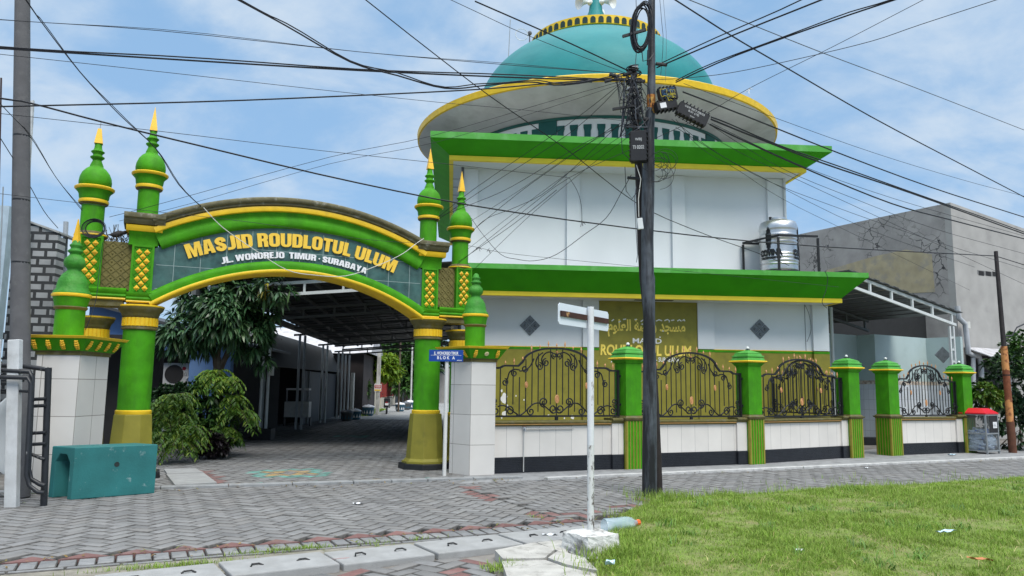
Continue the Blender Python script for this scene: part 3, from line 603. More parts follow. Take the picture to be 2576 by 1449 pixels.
b = MB(); b.sweep(arcpath(5.03, -.38), [(.3, -.02), (-.3, -.02), (-.335, -.01), (-.345, .03), (-.335, .075), (-.3, .08), (.3, .08)]); b.build('upper_trim', yellow, gate, smooth=50)
b = MB(); b.sweep(arcpath(5.1, -.37), [(.36, .0), (-.32, .0), (-.36, .02), (-.36, .055), (-.385, .06), (-.41, .085), (-.41, .13), (-.39, .15), (.36, .15)]); b.build('crest', crestm, gate, smooth=50)
b = MB(); b.sweep(arcpath(4.32, -.665), [(.2, .1), (-.2, .1), (-.235, .085), (-.26, .05), (-.265, .0), (-.25, -.045), (-.285, -.07), (.2, -.07)]); b.build('lower_moulding', green, gate, smooth=50)
b = MB(); b.sweep(arcpath(4.24, -.68), [(.25, -.03), (-.275, -.03), (-.30, -.02), (-.31, .01), (-.3, .035), (-.27, .04), (.25, .04)]); b.build('lower_trim', yellow, gate, smooth=50)
# letters, bent along the arch
def arc_letters(name, txt, R, zc, u0, u1, h, m, depth, bold, parent, sx_sp=1.):
    V, Fs = block_text(txt); tw = max(v.x for v in V); V = [Vector((v.x / tw, v.y, 0)) for v in V]
    def place(x, y, d):
        uu = u0 + (u1 - u0) * x; a = (uu - UC) / R; r = R + y * h
        zz = zc
        return (UC + math.sin(a) * r, -.2 - d, zz + math.cos(a) * r)
    w = MB(); solid(w, V, Fs, place, depth); return w.build(name, m, parent)
lt = mat('yellow_letter', (.86, .56, .06), .4, .06, 8., .05); lw = mat('white_letter', (.78, .78, .80), .4, .05, 8., .05)
def s_of(u, R): return UC + math.asin((u - UC) / R) * R
R1 = 4.95; arc_letters('sign_letters', 'MASJID ROUDLOTUL ULUM', R1, -.94, s_of(-4.40, R1), s_of(-.80, R1), .245, lt, .035, .035, panel, 1.08)
R2_ = 4.36; arc_letters('sign_letters', 'JL. WONOREJO  TIMUR · SURABAYA', R2_, -.555, s_of(-3.86, R2_), s_of(-1.33, R2_), .112, lw, .025, .03, panel, 1.1)
# corner posts with golden diamonds, olive lattice panels between them
def diamond(mb, u, z, s, v):                       # small square flower boss set on its corner
    mb.add([(u - s, v, z), (u, v, z - s * 1.15), (u + s, v, z), (u, v, z + s * 1.15), (u, v - .022, z)], [(0, 1, 4), (1, 2, 4), (2, 3, 4), (3, 0, 4)])
    mb.ball((u, v - .022, z), .02, 5)
def post(u0, u1, z0, z1, front=-.2, back=.2):
    uc = (u0 + u1) / 2; w = u1 - u0; b = MB(); b.bx(u0, u1, front + .012, back, z0, z1)
    for a, c in ((u0, u0 + .035), (u1 - .035, u1)): b.bx(a, c, front - .012, front + .012, z0, z1)
    b.bx(u0 + .036, u1 - .036, front - .012, front + .012, z1 - .04, z1); b.bx(u0 + .036, u1 - .036, front - .012, front + .012, z0, z0 + .04)
    # raised crossed strips
    s = (w - .1) / 4; n = int((z1 - z0 - .1) / (s * 2.3)); dz = (z1 - z0 - .1) / n
    for k in range(n):
        zz = z0 + .05 + dz * k
        for a in (-1, 1):
            for q in (-1, 1):
                cx = uc + a * s; b.box((cx, front + .006, zz + dz / 2), (math.hypot(2 * s, dz), .014, .014), M=Matrix.Rotation(-q * math.atan2(dz, 2 * s), 3, 'Y'))
    p = b.build('corner_post', green, gate)
    d = MB()
    for k in range(n):
        zz = z0 + .05 + dz * (k + .5)
        for a in (-1, 1): diamond(d, uc + a * s, zz, s * .8, front + .0)
        if k < n - 1: diamond(d, uc, zz + dz / 2, s * .8, front + .0)
    d.build('diamond_bosses', gold, p); return p
def lattice(u0, u1, z0, z1, front=-.1):
    b = MB(); b.bx(u0, u1, front, .12, z0, z1); cell = .118; n = int((u1 - u0) / cell); m = int((z1 - z0) / cell)
    cu, cz = (u1 - u0) / n, (z1 - z0) / m
    for i in range(n):
        for j in range(m):
            cx, cz_ = u0 + (i + .5) * cu, z0 + (j + .5) * cz
            for q in (-1, 1): b.box((cx, front - .004, cz_), (math.hypot(cu, cz), .014, .012), M=Matrix.Rotation(q * math.atan2(cz, cu), 3, 'Y'))
            for (ox, oz) in ((0, 0),) : 
                b.ball((cx + cu / 2 if i < n - 1 else cx, front - .004, cz_), .016, 4)
    return b.build('lattice_panel', mat('lattice_paint', (.17, .145, .045), .7, .15, 6., .3), gate)
for a, c, z0, z1 in ((-5.27, -4.93, 2.98, 3.84), (-6.04, -5.70, 3.06, 3.93), (-.22, .11, 3.0, 3.84), (.49, .82, 3.06, 3.90)): post(a, c, z0, z1)
lattice(-5.70, -5.27, 3.06, 3.87); lattice(.11, .49, 3.06, 3.88)
# mouldings that run under the posts and wings
def run(u0, u1, zb, h=.16):
    b = MB(); b.sweep([(u0, zb), (u1, zb)], [(.2, .0), (-.22, .0), (-.245, .03), (-.225, .06), (-.25, .09), (-.255, .13), (-.2, h), (.2, h)]); b.build('wing_moulding', green, gate, smooth=40)
    b = MB(); b.sweep([(u0 + .003, zb), (u1 - .003, zb)], [(.2, -.035), (-.225, -.035), (-.235, -.02), (-.225, -.002), (.2, -.002)]); b.build('wing_trim', yellow, gate, smooth=40)
    b = MB(); b.bx(u0 + .03, u1 - .03, -.19, .2, zb - .14, zb - .036); b.build('soffit', oliveD, gate)
run(-6.08, -5.31, 2.93); run(-5.305, -4.90, 2.90, .14); run(.145, .86, 2.93); run(-.26, .14, 2.90, .14)
def head(u0, u1, side):                              # green cove, yellow band and mossy grey cornice over the inner posts
    b = MB(); b.sweep([(u0, 3.83), (u1, 3.83)], [(.22, 0), (-.2, 0), (-.205, .08), (-.235, .17), (-.27, .22), (.22, .22)]); b.build('post_cove', green, gate, smooth=40)
    b = MB(); b.sweep([(u0 - .05, 4.05), (u1 + .05, 4.05)], [(.27, 0), (-.3, 0), (-.325, .04), (-.33, .09), (-.3, .11), (.27, .11)]); b.build('post_trim', yellow, gate, smooth=40)
    b = MB(); b.sweep([(u0 - .09, 4.162), (u1 + .09, 4.162)], [(.32, 0), (-.34, 0), (-.36, .03), (-.385, .06), (-.385, .08), (-.42, .1), (-.43, .15), (-.42, .175), (.32, .175)]); b.build('post_cornice', crestm, gate, smooth=40)
head(-5.33, -4.88, 0); head(-.27, .17, 1)
# minarets
def minaret(u, v, z, s=1., broken=False, low=False):
    r = .168 * s; b = MB(); b.lathe([(r * 1.03, z), (r, z + .03), (r, z + .5)], (u, v, 0), 24); m = b.build('minaret', green, gate, smooth=40)
    if low:
        q = MB(); q.lathe([(r * 1.25, z - .09), (r * 1.4, z - .06), (r * 1.35, z - .02), (r * 1.1, z + .02)], (u, v, 0), 24); q.build('foot_ring', oliveD, m, smooth=40)
        q = MB(); q.lathe([(r * 1.42, z - .055), (r * 1.45, z - .045), (r * 1.42, z - .03)], (u, v, 0), 24); q.build('foot_band', yellow, m, smooth=40)
    z += .5
    q = MB(); q.lathe([(r * 1.05, z - .03), (r * 1.22, z - .015), (r * 1.27, z + .0)], (u, v, 0), 24); q.build('ring_moulding', oliveD, m, smooth=40)  # olive moulding below the yellow ring
    q = MB(); q.lathe([(r * 1.27, z + .001), (r * 1.32, z + .025), (r * 1.27, z + .055), (r * 1.18, z + .06)], (u, v, 0), 24); q.build('ring', yellow, m, smooth=50)
    q = MB(); q.lathe([(r * 1.2, z + .061), (r * 1.28, z + .09), (r * 1.32, z + .15), (r * 1.42, z + .185), (r * 1.6, z + .215)], (u, v, 0), 24); q.build('cove', green, m, smooth=40)
    q = MB(); q.lathe([(r * 1.6, z + .216), (r * 1.72, z + .235), (r * 1.74, z + .26), (r * 1.66, z + .272), (r * 1.2, z + .28)], (u, v, 0), 24); q.build('collar', yellow, m, smooth=50)
    q = MB(); q.lathe([(r * 1.22, z + .281), (r * 1.4, z + .31), (r * 1.42, z + .37), (r * 1.36, z + .44), (r * 1.18, z + .52), (r * .88, z + .585), (r * .62, z + .62), (r * .58, z + .635), (r * .58, z + .65), (r * .42, z + .72), (r * .38, z + .745), (r * .5, z + .765), (r * .62, z + .785), (r * .62, z + .80), (r * .42, z + .82), (r * .40, z + .85), (r * .55, z + .875), (r * .6, z + .89), (r * .42, z + .915), (r * .34, z + .95), (r * .3, z + 1.03)], (u, v, 0), 24); q.build('onion_dome', green, m, smooth=60)
    q = MB(); w = .062 * s; h = .26 if broken else .43
    t = w * (1 - h / .45)
    q.frustum([(u + a * w, v + c * w, z + 1.031) for a, c in ((-1, -1), (1, -1), (1, 1), (-1, 1))], [(u + a * t, v + c * t, z + 1.031 + h) for a, c in ((-1, -1), (1, -1), (1, 1), (-1, 1))]); sp_ = q.build('spike', gold, m)
    if broken: MB().tube([(u, v, z + 1.29), (u + .008, v, z + 1.43)], .006).build('bare_rod', steelg, sp_)
    return m
minaret(-5.085, .0, 4.338); minaret(-.05, .0, 4.338); minaret(-5.90, 0, 3.99, 1.04, True, True); minaret(.635, 0, 3.96, .98, False, True)
b = MB()                                              # rubble and twigs on top of the left wing
for k in range(40):
    u = random.uniform(-5.7, -5.3); z = 3.87 + random.uniform(0, .03); v = random.uniform(-.1, .1)
    b.tube([(u, v, z), (u + random.uniform(-.12, .12), v + random.uniform(-.1, .05), z + random.uniform(.02, .3))], .005, 4)
tag(b.build('dry_twigs', mat('dry_twig', (.10, .085, .06), .9)), 'dry twigs and creeper caught on top of the left lattice panel', 'twigs')
for o in (bpy.data.objects['dry_twigs'],): o.matrix_world = gate.matrix_basis
# ------------------------------------------------------------ white tiled gate pillars with green finials
ptile = tile_mat('pillar_tile', (.66, .64, .61), (.26, .24, .22), .52, .53, .04, .22, 0., .3, .005, 'XZ')
ptileB = tile_mat('pillar_side_tile', (.66, .64, .61), (.26, .24, .22), .42, .53, .04, .22, 0., .3, .005, 'YZ')
def gate_pillar(name, label, o, deg, poly, ztop, sc, su, sv, spike):
    """poly: footprint in the pillar's own frame, counter-clockwise, first edge is the street face"""
    t = thing(name, label, 'gate pillar', (o[0], o[1], 0), deg, 'white tiled pillars beside the gateway')
    b = MB(); n = len(poly)
    for k in range(n):
        a, c = poly[k], poly[(k + 1) % n]; b.quad((a[0], a[1], -.05), (c[0], c[1], -.05), (c[0], c[1], ztop), (a[0], a[1], ztop), 0 if k == 0 or k == 2 else 1)
    b.add([(p[0], p[1], ztop) for p in poly], [tuple(range(n))]); b.build('pillar_shaft', [ptile, ptileB], t)
    def grow(d):
        P = [Vector((p[0], p[1])) for p in poly]; c = sum(P, Vector((0, 0))) / n; out = []
        for i in range(n):
            a, b_, c_ = P[i - 1], P[i], P[(i + 1) % n]; e1 = (b_ - a).normalized(); e2 = (c_ - b_).normalized()
            n1 = Vector((e1.y, -e1.x)); n2 = Vector((e2.y, -e2.x)); k = (n1 + n2); k = k / max(.3, (1 + n1.dot(n2))); out.append(b_ + k * d)
        return [(q.x, q.y) for q in out]
    b = MB(); lv = [(.015, 0.001), (.02, .04), (.045, .06)]
    for (d0, z0), (d1, z1) in zip(lv, lv[1:]): b.frustum([(*p, ztop + z0) for p in grow(d0)], [(*p, ztop + z1) for p in grow(d1)])
    b.build('necking', oliveD, t)
    b = MB(); b.frustum([(*p, ztop + .061) for p in grow(.045)], [(*p, ztop + .235) for p in grow(.15)]); cap = b.build('cap', green, t)
    b = MB(); b.frustum([(*p, ztop + .236) for p in grow(.165)], [(*p, ztop + .275) for p in grow(.19)]); b.build('cap_rim', yellow, cap, bevel=.006)
    # acanthus corbels and rosettes on the sloping faces
    A = grow(.045); B = grow(.15); cb = MB(); ro = MB()
    for e in (0, 1, n - 1):
        a0, a1 = Vector((*A[e], ztop + .061)), Vector((*A[(e + 1) % n], ztop + .061)); b0, b1 = Vector((*B[e], ztop + .235)), Vector((*B[(e + 1) % n], ztop + .235))
        nrm = (a1 - a0).cross(b0 - a0).normalized(); L = (a1 - a0).length; m = max(2, int(L / .17)); X = (a1 - a0).normalized(); Yv = (b0 - a0 + (b1 - a1)) / 2; Yv.normalize()
        for k in range(m):
            s_ = (k + .5) / m; c0 = (a0.lerp(a1, s_)).lerp(b0.lerp(b1, s_), .5)
            if e != 1 and k == m // 2 and m % 2 == 1:
                for q in range(8):
                    an = q * PI / 4; ctr = c0 + (X * math.cos(an) + Yv * math.sin(an)) * .027 + nrm * .008; ro.ball(ctr, .016, 4)
                ro.ball(c0 + nrm * .012, .014, 5); continue
            w = .032
            for q in range(5):
                y = -.062 + q * .03; ww = w * (1.15 - .12 * abs(q - 2)); dd = .018 + .012 * math.sin(q * .8)
                for sx in (-1, 1): cb.ball(c0 + X * sx * ww * .5 + Yv * y + nrm * dd * .5, ww * .55, 4)
                cb.ball(c0 + Yv * y + nrm * dd, ww * .4, 4)
    cb.build('corbel', gold, cap, smooth=60); ro.build('rosette', mat('cream_rosette', (.7, .62, .35), .5), cap, smooth=60)
    # finial
    z = ztop + .276; r = sc; b = MB(); b.lathe([(r * 1.0, z), (r, z + r * 2.1)], (su, sv, 0), 24); f = b.build('finial', green, t, smooth=40); z += r * 2.1
    b = MB(); b.lathe([(r * 1.02, z - .02), (r * 1.1, z), (r * 1.16, z + .015), (r * 1.1, z + .03)], (su, sv, 0), 24); b.build('finial_moulding', oliveD, f, smooth=40)
    b = MB(); b.lathe([(r * 1.08, z + .031), (r * 1.14, z + .1), (r * 1.24, z + .17)], (su, sv, 0), 24); b.build('finial_cove', green, f, smooth=40)
    b = MB(); b.lathe([(r * 1.26, z + .171), (r * 1.34, z + .185), (r * 1.34, z + .21), (r * 1.26, z + .222)], (su, sv, 0), 24); b.build('finial_ring', yellow, f, smooth=40)
    z += .223; b = MB(); pr = [(1.27, 0), (1.25, .03), (1.08, .07), (1.05, .13), (.97, .21), (.75, .29), (.52, .335), (.45, .36), (.5, .385), (.68, .42), (.74, .47), (.66, .53), (.45, .575), (.36, .60), (.4, .615), (.52, .635), (.52, .655), (.36, .68), (.34, .70), (.42, .72), (.44, .74), (.3, .765), (.26, .80), (.12, .83)]
    k = 1. if spike else .92
    b.lathe([(r * a, z + c * k) for a, c in pr], (su, sv, 0), 24); b.build('finial_bulb', mat('rough_green_paint', (.04, .25, .02), .6, .2, 6., .9, col2=(.1, .3, .05), mix=.4, mscale=5., fine=25) if 'rough_green_paint' not in MATS else MATS['rough_green_paint'], f, smooth=60)
    if spike:
        w = .045; b = MB(); b.frustum([(su + a * w, sv + c * w, z + .78) for a, c in ((-1, -1), (1, -1), (1, 1), (-1, 1))], [(su + a * .006, sv + c * .006, z + 1.14) for a, c in ((-1, -1), (1, -1), (1, 1), (-1, 1))]); b.build('finial_spike', gold, f)
    return t
gate_pillar('gate_pillar', 'tall white tiled pillar with gold spiked green finial, behind the teal concrete block', at(174, 1225, 11.05), 3, [(-.60, 0), (0, 0), (.06, .75), (-.60, .75)], 1.93, .2, -.37, .35, True)
gate_pillar('gate_pillar', 'white tiled pillar with blunt green finial, behind the blue street sign', (-.71, 13.82), 21.5, [(0, 0), (.47, 0), (.47, .55), (-.22, .5)], 2.0, .185, .16, .3, False)
# ------------------------------------------------------------ the mosque
MQ = Fr((-.75, 19.8), 4.4)
mosque = thing('mosque', 'two storey white mosque with green eaves, teal dome and painted lettering on its front', 'mosque', (MQ.o[0], MQ.o[1], 0), 4.4)
UL, UR = -.55, 9.23; DEP = 11.0
b = MB(); b.bx(UL, UR, 0, DEP, 2.62, 4.55); b.build('lower_wall', white, mosque)
b = MB(); b.bx(UL - .002, UR + .002, -.012, DEP, -.05, 2.54); b.build('dado', olive, mosque)
b = MB(); b.bx(UL - .004, UR + .004, -.018, DEP, 2.541, 2.60); b.build('dado_stripe', green, mosque)
b = MB(); b.bx(UL - .003, UR + .003, -.022, DEP, 2.601, 2.619); b.build('dado_line', yellow, mosque)
def pil(u0, u1, z0, z1, d=.09):
    b = MB(); b.bx(u0, u1, -d, -.001, z0, z1); return b.build('pilaster', white, mosque)
for u0, u1 in ((2.61, 3.03), (5.665, 6.108), (8.80, 9.232)): 
    pil(u0, u1, 2.62, 3.95); b = MB(); b.bx(u0, u1, -.092, -.013, -.05, 2.539); b.build('pilaster_dado', olive, mosque); b = MB(); b.bx(u0, u1, -.098, -.019, 2.541, 2.6); b.build('pilaster_stripe', green, mosque)
b = MB(); b.bx(3.031, 5.664, -.045, -.0005, 2.0, 3.95); b.bx(3.031, 5.664, -.045, -.024, .0, 1.999); pan = b.build('name_panel', olive, mosque)
# lettering on the painted panel
def wall_text(txt, u0, u1, z0, z1, m, bold=.02, parent=pan, v=-.046, block=False, d=.006, shear=0., wob=0.):
    if block: V, Fs = block_text(txt); tw = max(p.x for p in V); V = [Vector((p.x / tw * (u1 - u0), p.y * (z1 - z0), 0)) for p in V]
    else: V, Fs = fit_text(txt, u1 - u0, z1 - z0, bold=bold, shear=shear)
    w = MB(); solid(w, V, Fs, lambda x, y, dd: (u0 + x, v - dd, z0 + y * (1 + wob * math.sin(x * 9))), d); return w.build('wall_letters', m, parent)
ly = mat('lettering_yellow', (.97, .74, .13), .5, .1, 6., .05); lws = mat('lettering_white', (.80, .80, .76), .5, .05, 6., .05)
wall_text('MASJID', 3.93, 4.70, 2.745, 2.875, lws, .02)
wall_text('ROUDLOTUL ULUM', 3.075, 5.49, 2.43, 2.70, ly, .032, shear=.08)
wall_text('JL. WONOREJO TIMUR - SURABAYA', 3.35, 5.17, 2.27, 2.385, lws, .02)
# Arabic lettering: thick angular strokes with yellow body and pale outline
def strokes(paths, m, w, v, name):
    b = MB()
    for P in paths:
        pts = [(3.29 + x * 2.04, 2.90 + y * .48) for x, y in P]; out = _stroke(pts, w); n = len(pts)
        for i in range(n - 1):
            q = [out[i], out[i + 1], out[2 * n - 2 - i], out[2 * n - 1 - i]]
            v += -.00015; b.slab(q, v - .004, v)
    return b.build(name, m, pan)
ar = [[(.985, .80), (.985, .2), (.955, .03)], [(.985, .42), (.945, .46), (.93, .3), (.96, .2), (1.0, .22)], [(.96, .2), (.90, .2), (.89, .5), (.885, .2), (.85, .2), (.845, .55), (.84, .2), (.80, .2), (.80, .72), (.795, .2), (.74, .2)],
 [(.80, .03), (.74, .12), (.70, .3), (.74, .52), (.66, .58), (.58, .66)], [(.74, .2), (.62, .2), (.60, .05)], [(.62, .2), (.60, .42), (.56, .5), (.54, .36), (.56, .22), (.62, .22)], [(.56, .2), (.50, .2), (.48, .8)], [(.48, .03), (.44, .14), (.46, .45), (.41, .5), (.40, .3)],
 [(.40, .4), (.37, .62), (.36, .18), (.34, .05)], [(.36, .2), (.33, .2), (.325, .8)], [(.29, .85), (.29, .15), (.285, .03)], [(.25, .9), (.25, .2), (.20, .14), (.235, .02)], [(.25, .2), (.17, .2), (.15, .42), (.19, .55), (.21, .38), (.17, .3)], [(.15, .2), (.10, .2), (.10, .82)], [(.10, .2), (.07, .18), (.06, .4), (.03, .46), (.02, .3), (.06, .22)], [(.05, .2), (.02, .12), (.0, .0)]]
marks = [[(.97, .95), (.99, 1.02), (1.0, .93)], [(.90, .93), (.93, 1.0), (.955, .92)], [(.82, .95), (.86, .98)], [(.73, .93), (.77, 1.0), (.80, .93), (.79, .85)], [(.62, .90), (.66, .98), (.7, .92)], [(.55, .95), (.60, 1.0)], [(.42, .85), (.45, .95), (.47, .86)], [(.34, .95), (.37, .98)], [(.19, .95), (.23, .98)], [(.13, .80), (.16, .86)], [(.04, .85), (.07, .95)], [(.70, .36), (.72, .36)], [(.43, .72), (.45, .72)], [(.66, .02), (.68, .02)]]
ARB = (0xFEE3, 0xFEB4, 0xFEA0, 0xFEAA, 0x20, 0xFEAD, 0xFEED, 0xFEBF, 0xFE94, 0x20, 0xFE8D, 0xFEDF, 0xFECC, 0xFEE0, 0xFEEE, 0xFEE1)
def arabic(m, bold, v, nm, grow=0.):
    V, Fs, tw, th = text_mesh(''.join(chr(c) for c in ARB[::-1]), 1., bold=bold)
    y0, y1 = min(p.y for p in V), max(p.y for p in V); w = MB(); u0, u1, z0, z1 = 3.27 - grow, 5.34 + grow, 2.90 - grow, 3.37 + grow
    solid(w, V, Fs, lambda x, y, d: (u0 + x / tw * (u1 - u0), v - d, z0 + (y - y0) / (y1 - y0) * (z1 - z0)), .005); return w.build(nm, m, pan)
arabic(ly, .03, -.0465, 'calligraphy')
strokes(marks, lws, .03, -.0455, 'calligraphy_marks')
b = MB(); b.bx(3.9, 4.9, -.5, -.35, 3.83, 3.86); b.bx(4.3, 4.36, -.42, -.046, 3.80, 3.829); b.build('panel_lamp', black, pan)
# diamond vents with four glossy tiles
dt = mat('slate_tile', (.10, .115, .125), .2, .25, 9., .1, spec=.6)
for u, z in ((1.231, 3.155), (7.372, 3.176)):
    b = MB(); s = .275
    for a, c in ((0, 1), (1, 0), (0, -1), (-1, 0)):
        q = [(u + a * s / 2 + dx * (s / 2 - .008), z + c * s / 2 + dz * (s / 2 - .008)) for dx, dz in ((-1, 0), (0, -1), (1, 0), (0, 1))]
        b.slab(q, -.022, .01); b.ball((u + a * s / 2, -.022, z + c * s / 2), .035, 5)
    b.build('diamond_tiles', dt, mosque)
for u, z, h, w in ((8.62, 2.62, 1.25, .006), (4.0, 2.62, .0, 0)):
    if h: b = MB(); b.bx(u, u + w * 2, -.008, 0, z, z + h); b.build('wall_cable', cableg, mosque)
# chipped paint near the foot of the wall
for x, y, r in ((1268, 1002, .11), (1270, 1042, .075), (1262, 983, .035), (1276, 1022, .045), (1298, 996, .022), (1318, 1006, .022), (1262, 1050, .03), (1380, 1046, .035), (1440, 1050, .05), (1474, 1046, .03), (1556, 1044, .06), (1572, 1038, .035), (1420, 1052, .025)):
    q_ = MQ.px(x, y, -.013); chip = MB(); chip.slab([(q_.x + r * random.uniform(.5, 1.1) * math.cos(q), q_.z + r * 1.35 * random.uniform(.5, 1.1) * math.sin(q)) for q in [i * PI / 5 for i in range(10)]], -.0145, -.0125); chip.build('paint_chip', lws, mosque)
# eaves: a sloping green fascia all round, yellow edge, white soffit
yelE = mat('bounce_lit_yellow_paint', (.95, .72, .035), .5, .06, 3., .1)  # brighter yellow: light bounced up under the eaves painted in
lipm = mat('lit_green_paint', (.065, .33, .04), .6, .12, 3., .2, col2=(.22, .5, .2), mix=.5, mscale=2.5, mlo=.5, mhi=.75)  # paler green: skylight on the eaves lip painted in; pillar caps share it
def eaves(name, u0, u1, v0, v1, w0, w1, zs, over, und, labels=None):
    """outer top rectangle u0..u1, v0..v1; zs = bottom of yellow, top of yellow, foot of upright strip, top"""
    zb, zy, zst, zt = zs
    rec = lambda d, z: [(u0 + d, v0 + d, z), (u1 - d, v0 + d, z), (u1 - d, v1 - d, z), (u0 + d, v1 - d, z)]
    b = MB(); A, B, Cc = rec(und, zy), rec(.02, zst), rec(.0, zst + .01)
    def ring(b, P, Q):
        n = 4
        for i in range(4): b.quad(P[i], P[(i + 1) % 4], Q[(i + 1) % 4], Q[i])
    ring(b, A, B); ring(b, B, Cc); f = b.build(name, green2, mosque); b = MB(); ring(b, Cc, rec(0, zt)); ring(b, rec(0, zt), rec(.18, zt)); ring(b, rec(.18, zt), rec(.18, zt - .12)); b.build('lit_lip', lipm, f)
    b = MB(); ring(b, rec(und - .025, zy + .002), rec(und - .025, zb)); ring(b, rec(und - .025, zb), rec(und + .08, zb - .004)); ring(b, rec(und - .025, zy + .002), rec(und + .02, zy + .003)); b.build('eaves_band', yelE, f)
    b = MB(); b.bx(u0 + .17, u1 - .17, v0 + .17, v1 - .17, zt - .16, zt - .12); b.build('roof_slab', grey_conc, f)
    b = MB(); ring(b, rec(und + .08, zb + .01), rec(over + .3, zb + .012)); sf = b.build('soffit', white, f)
    return f
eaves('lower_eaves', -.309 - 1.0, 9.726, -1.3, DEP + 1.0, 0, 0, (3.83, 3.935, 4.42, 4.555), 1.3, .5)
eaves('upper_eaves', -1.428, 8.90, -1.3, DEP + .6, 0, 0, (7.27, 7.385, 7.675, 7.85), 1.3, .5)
b = MB(); b.bx(-.58, 8.13, 0, DEP - .8, 4.44, 7.3); b.build('upper_wall', white, mosque)
for u0, u1 in ((-.58, -.19), (2.177, 2.519), (5.018, 5.368), (7.66, 8.132)): pil(u0, u1, 4.44, 7.27, .10)
for u in (-.60, 8.12): b = MB(); b.tube([(u, -.14, 4.5), (u, -.14, 7.3)], .035, 8); b.build('downpipe', cableg if u < 0 else steelw, mosque)
for k in range(9): b = MB(); b.bx(-.85, -.5, 1.0 + k * .9, 1.06 + k * .9, 7.24, 7.27); b.build('soffit_batten', white, mosque)
# round roof slab, drum, dome
DC = MQ.l(at(1492, 300, 24.9)); du, dvv = DC.x, DC.y; zD = 9.40; RD = 5.84
b = MB(); b.lathe([(4.2, zD - .30), (5.2, zD - .10), (RD - .06, zD + .06), (RD - .05, zD + .07)], (du, dvv, 0), 96, cap=False); b.build('round_soffit', mat('weathered_soffit', (.54, .55, .55), .85, .14, 1.2, .2, col2=(.24, .24, .24), mix=.55, mscale=1.1, mlo=.5, mhi=.78), mosque, smooth=40)
b = MB(); b.lathe([(RD - .05, zD + .071), (RD, zD + .09), (RD + .02, zD + .26), (RD - .08, zD + .32), (RD - .8, zD + .36)], (du, dvv, 0), 96, cap=False); b.build('round_edge', yellow, mosque, smooth=40)
b = MB(); b.lathe([(RD - .8, zD + .361), (4.3, zD + .5), (4.2, zD + .5)], (du, dvv, 0), 64, cap=False); b.build('round_roof', grey_conc, mosque, smooth=40)
RB = 4.25
b = MB(); b.lathe([(RB, 7.5), (RB, zD - .29)], (du, dvv, 0), 96, cap=False); drum = b.build('drum', whiteD, mosque, smooth=40)
b = MB(); b.lathe([(RB + .01, zD - .36), (RB + .04, zD - .355), (RB + .05, zD - .32), (RB + .07, zD - .29)], (du, dvv, 0), 96, cap=False); b.build('drum_cornice', tealD, drum, smooth=40)
def drum_strip(a, w, z0, z1, waist=0., d=.03, name='drum_slot'):
    b = MB(); n = 4; prof = [(-w, z0), (w, z0), (w, z0 + .12), (w * (1 - waist), z0 + .2), (w * (1 - waist), z1 - .2), (w, z1 - .1), (w, z1), (-w, z1), (-w, z1 - .1), (-w * (1 - waist), z1 - .2), (-w * (1 - waist), z0 + .2), (-w, z0 + .12)]
    r = RB + d; P = [(du + r * math.sin(a + x / RB), dvv - r * math.cos(a + x / RB), z) for x, z in prof]; Q = [(du + (RB - .05) * math.sin(a + x / RB), dvv - (RB - .05) * math.cos(a + x / RB), z) for x, z in prof]
    b.frustum(Q, P); return b.build(name, tealD, drum)
for a in np.arange(-172, 181, 36): drum_strip(math.radians(a + 0), .27, 7.5, zD - .36, 0, .035, 'drum_pilaster')
for a0 in np.arange(-172, 181, 36):
    for k in range(1, 7): drum_strip(math.radians(a0 + 36 * k / 7), .115, 7.86, zD - .52, .22, .02)
# dome profile read as radius / height, crowned by a yellow arcaded ring and a flared finial
zd0 = zD + .5
DE = MQ.l(at(1499, 300, 24.9)); pr = [(4.0, zd0)] + [(4.0 * math.cos(q), 10.5 + 2.8 * math.sin(q)) for q in np.linspace(0, 1.25, 22)]
Xd, Yd = du, dvv; du = DE.x
b = MB(); b.lathe(pr, (du, dvv, 0), 96, cap=False); dome = b.build('dome', teal, mosque, smooth=60)
zr = 12.86; RR = 2.22
b = MB(); b.lathe([(RR - .03, zr), (RR, zr + .02), (RR, zr + .30), (RR - .1, zr + .33), (1.2, zr + .4)], (du, dvv, 0), 72, cap=False); ringo = b.build('dome_ring', yellow, dome, smooth=40)
b = MB()
for k in range(56):
    a = 2 * PI * k / 56; w = .082
    P = [(-w, 0), (w, 0), (w, .13)] + [(w * math.cos(math.radians(q)), .13 + w * math.sin(math.radians(q))) for q in (30, 60, 90, 120, 150)] + [(-w, .13)]
    pts = [(du + (RR + .012) * math.sin(a + x / RR), dvv - (RR + .012) * math.cos(a + x / RR), zr + .04 + z) for x, z in P]; q2 = [(du + (RR - .03) * math.sin(a + x / RR), dvv - (RR - .03) * math.cos(a + x / RR), zr + .04 + z) for x, z in P]
    b.frustum(q2, pts)
b.build('ring_niche', mat('niche_dark', (.02, .045, .04), .8), ringo)
zf = zr + .32
b = MB(); b.lathe([(1.3, zf + .02), (.85, zf + .25), (.52, zf + .6), (.36, zf + .9), (.24, zf + 1.2), (.19, zf + 1.6)], (du, dvv, 0), 32); b.build('finial', teal, dome, smooth=60)
hornm = mat('horn_paint', (.62, .66, .66), .4, .05, 4., 0)
def horn(p, d, s=1., parent=mosque):
    d = Vector(d).normalized(); q = Vector((0, 0, 1)).rotation_difference(d).to_matrix(); b = MB(); o = MB()
    o.lathe([(.05, -.28), (.09, -.25), (.09, -.1), (.05, -.05), (.06, 0), (.10, .1), (.17, .2), (.26, .27), (.265, .28), (.24, .27), (.14, .17), (.05, .06), (.01, .05)], (0, 0, 0), 20, cap=False)
    b.add([q @ (Vector(v) * s) + Vector(p) for v in o.v], o.f); return b.build('horn_loudspeaker', hornm, parent, smooth=50)
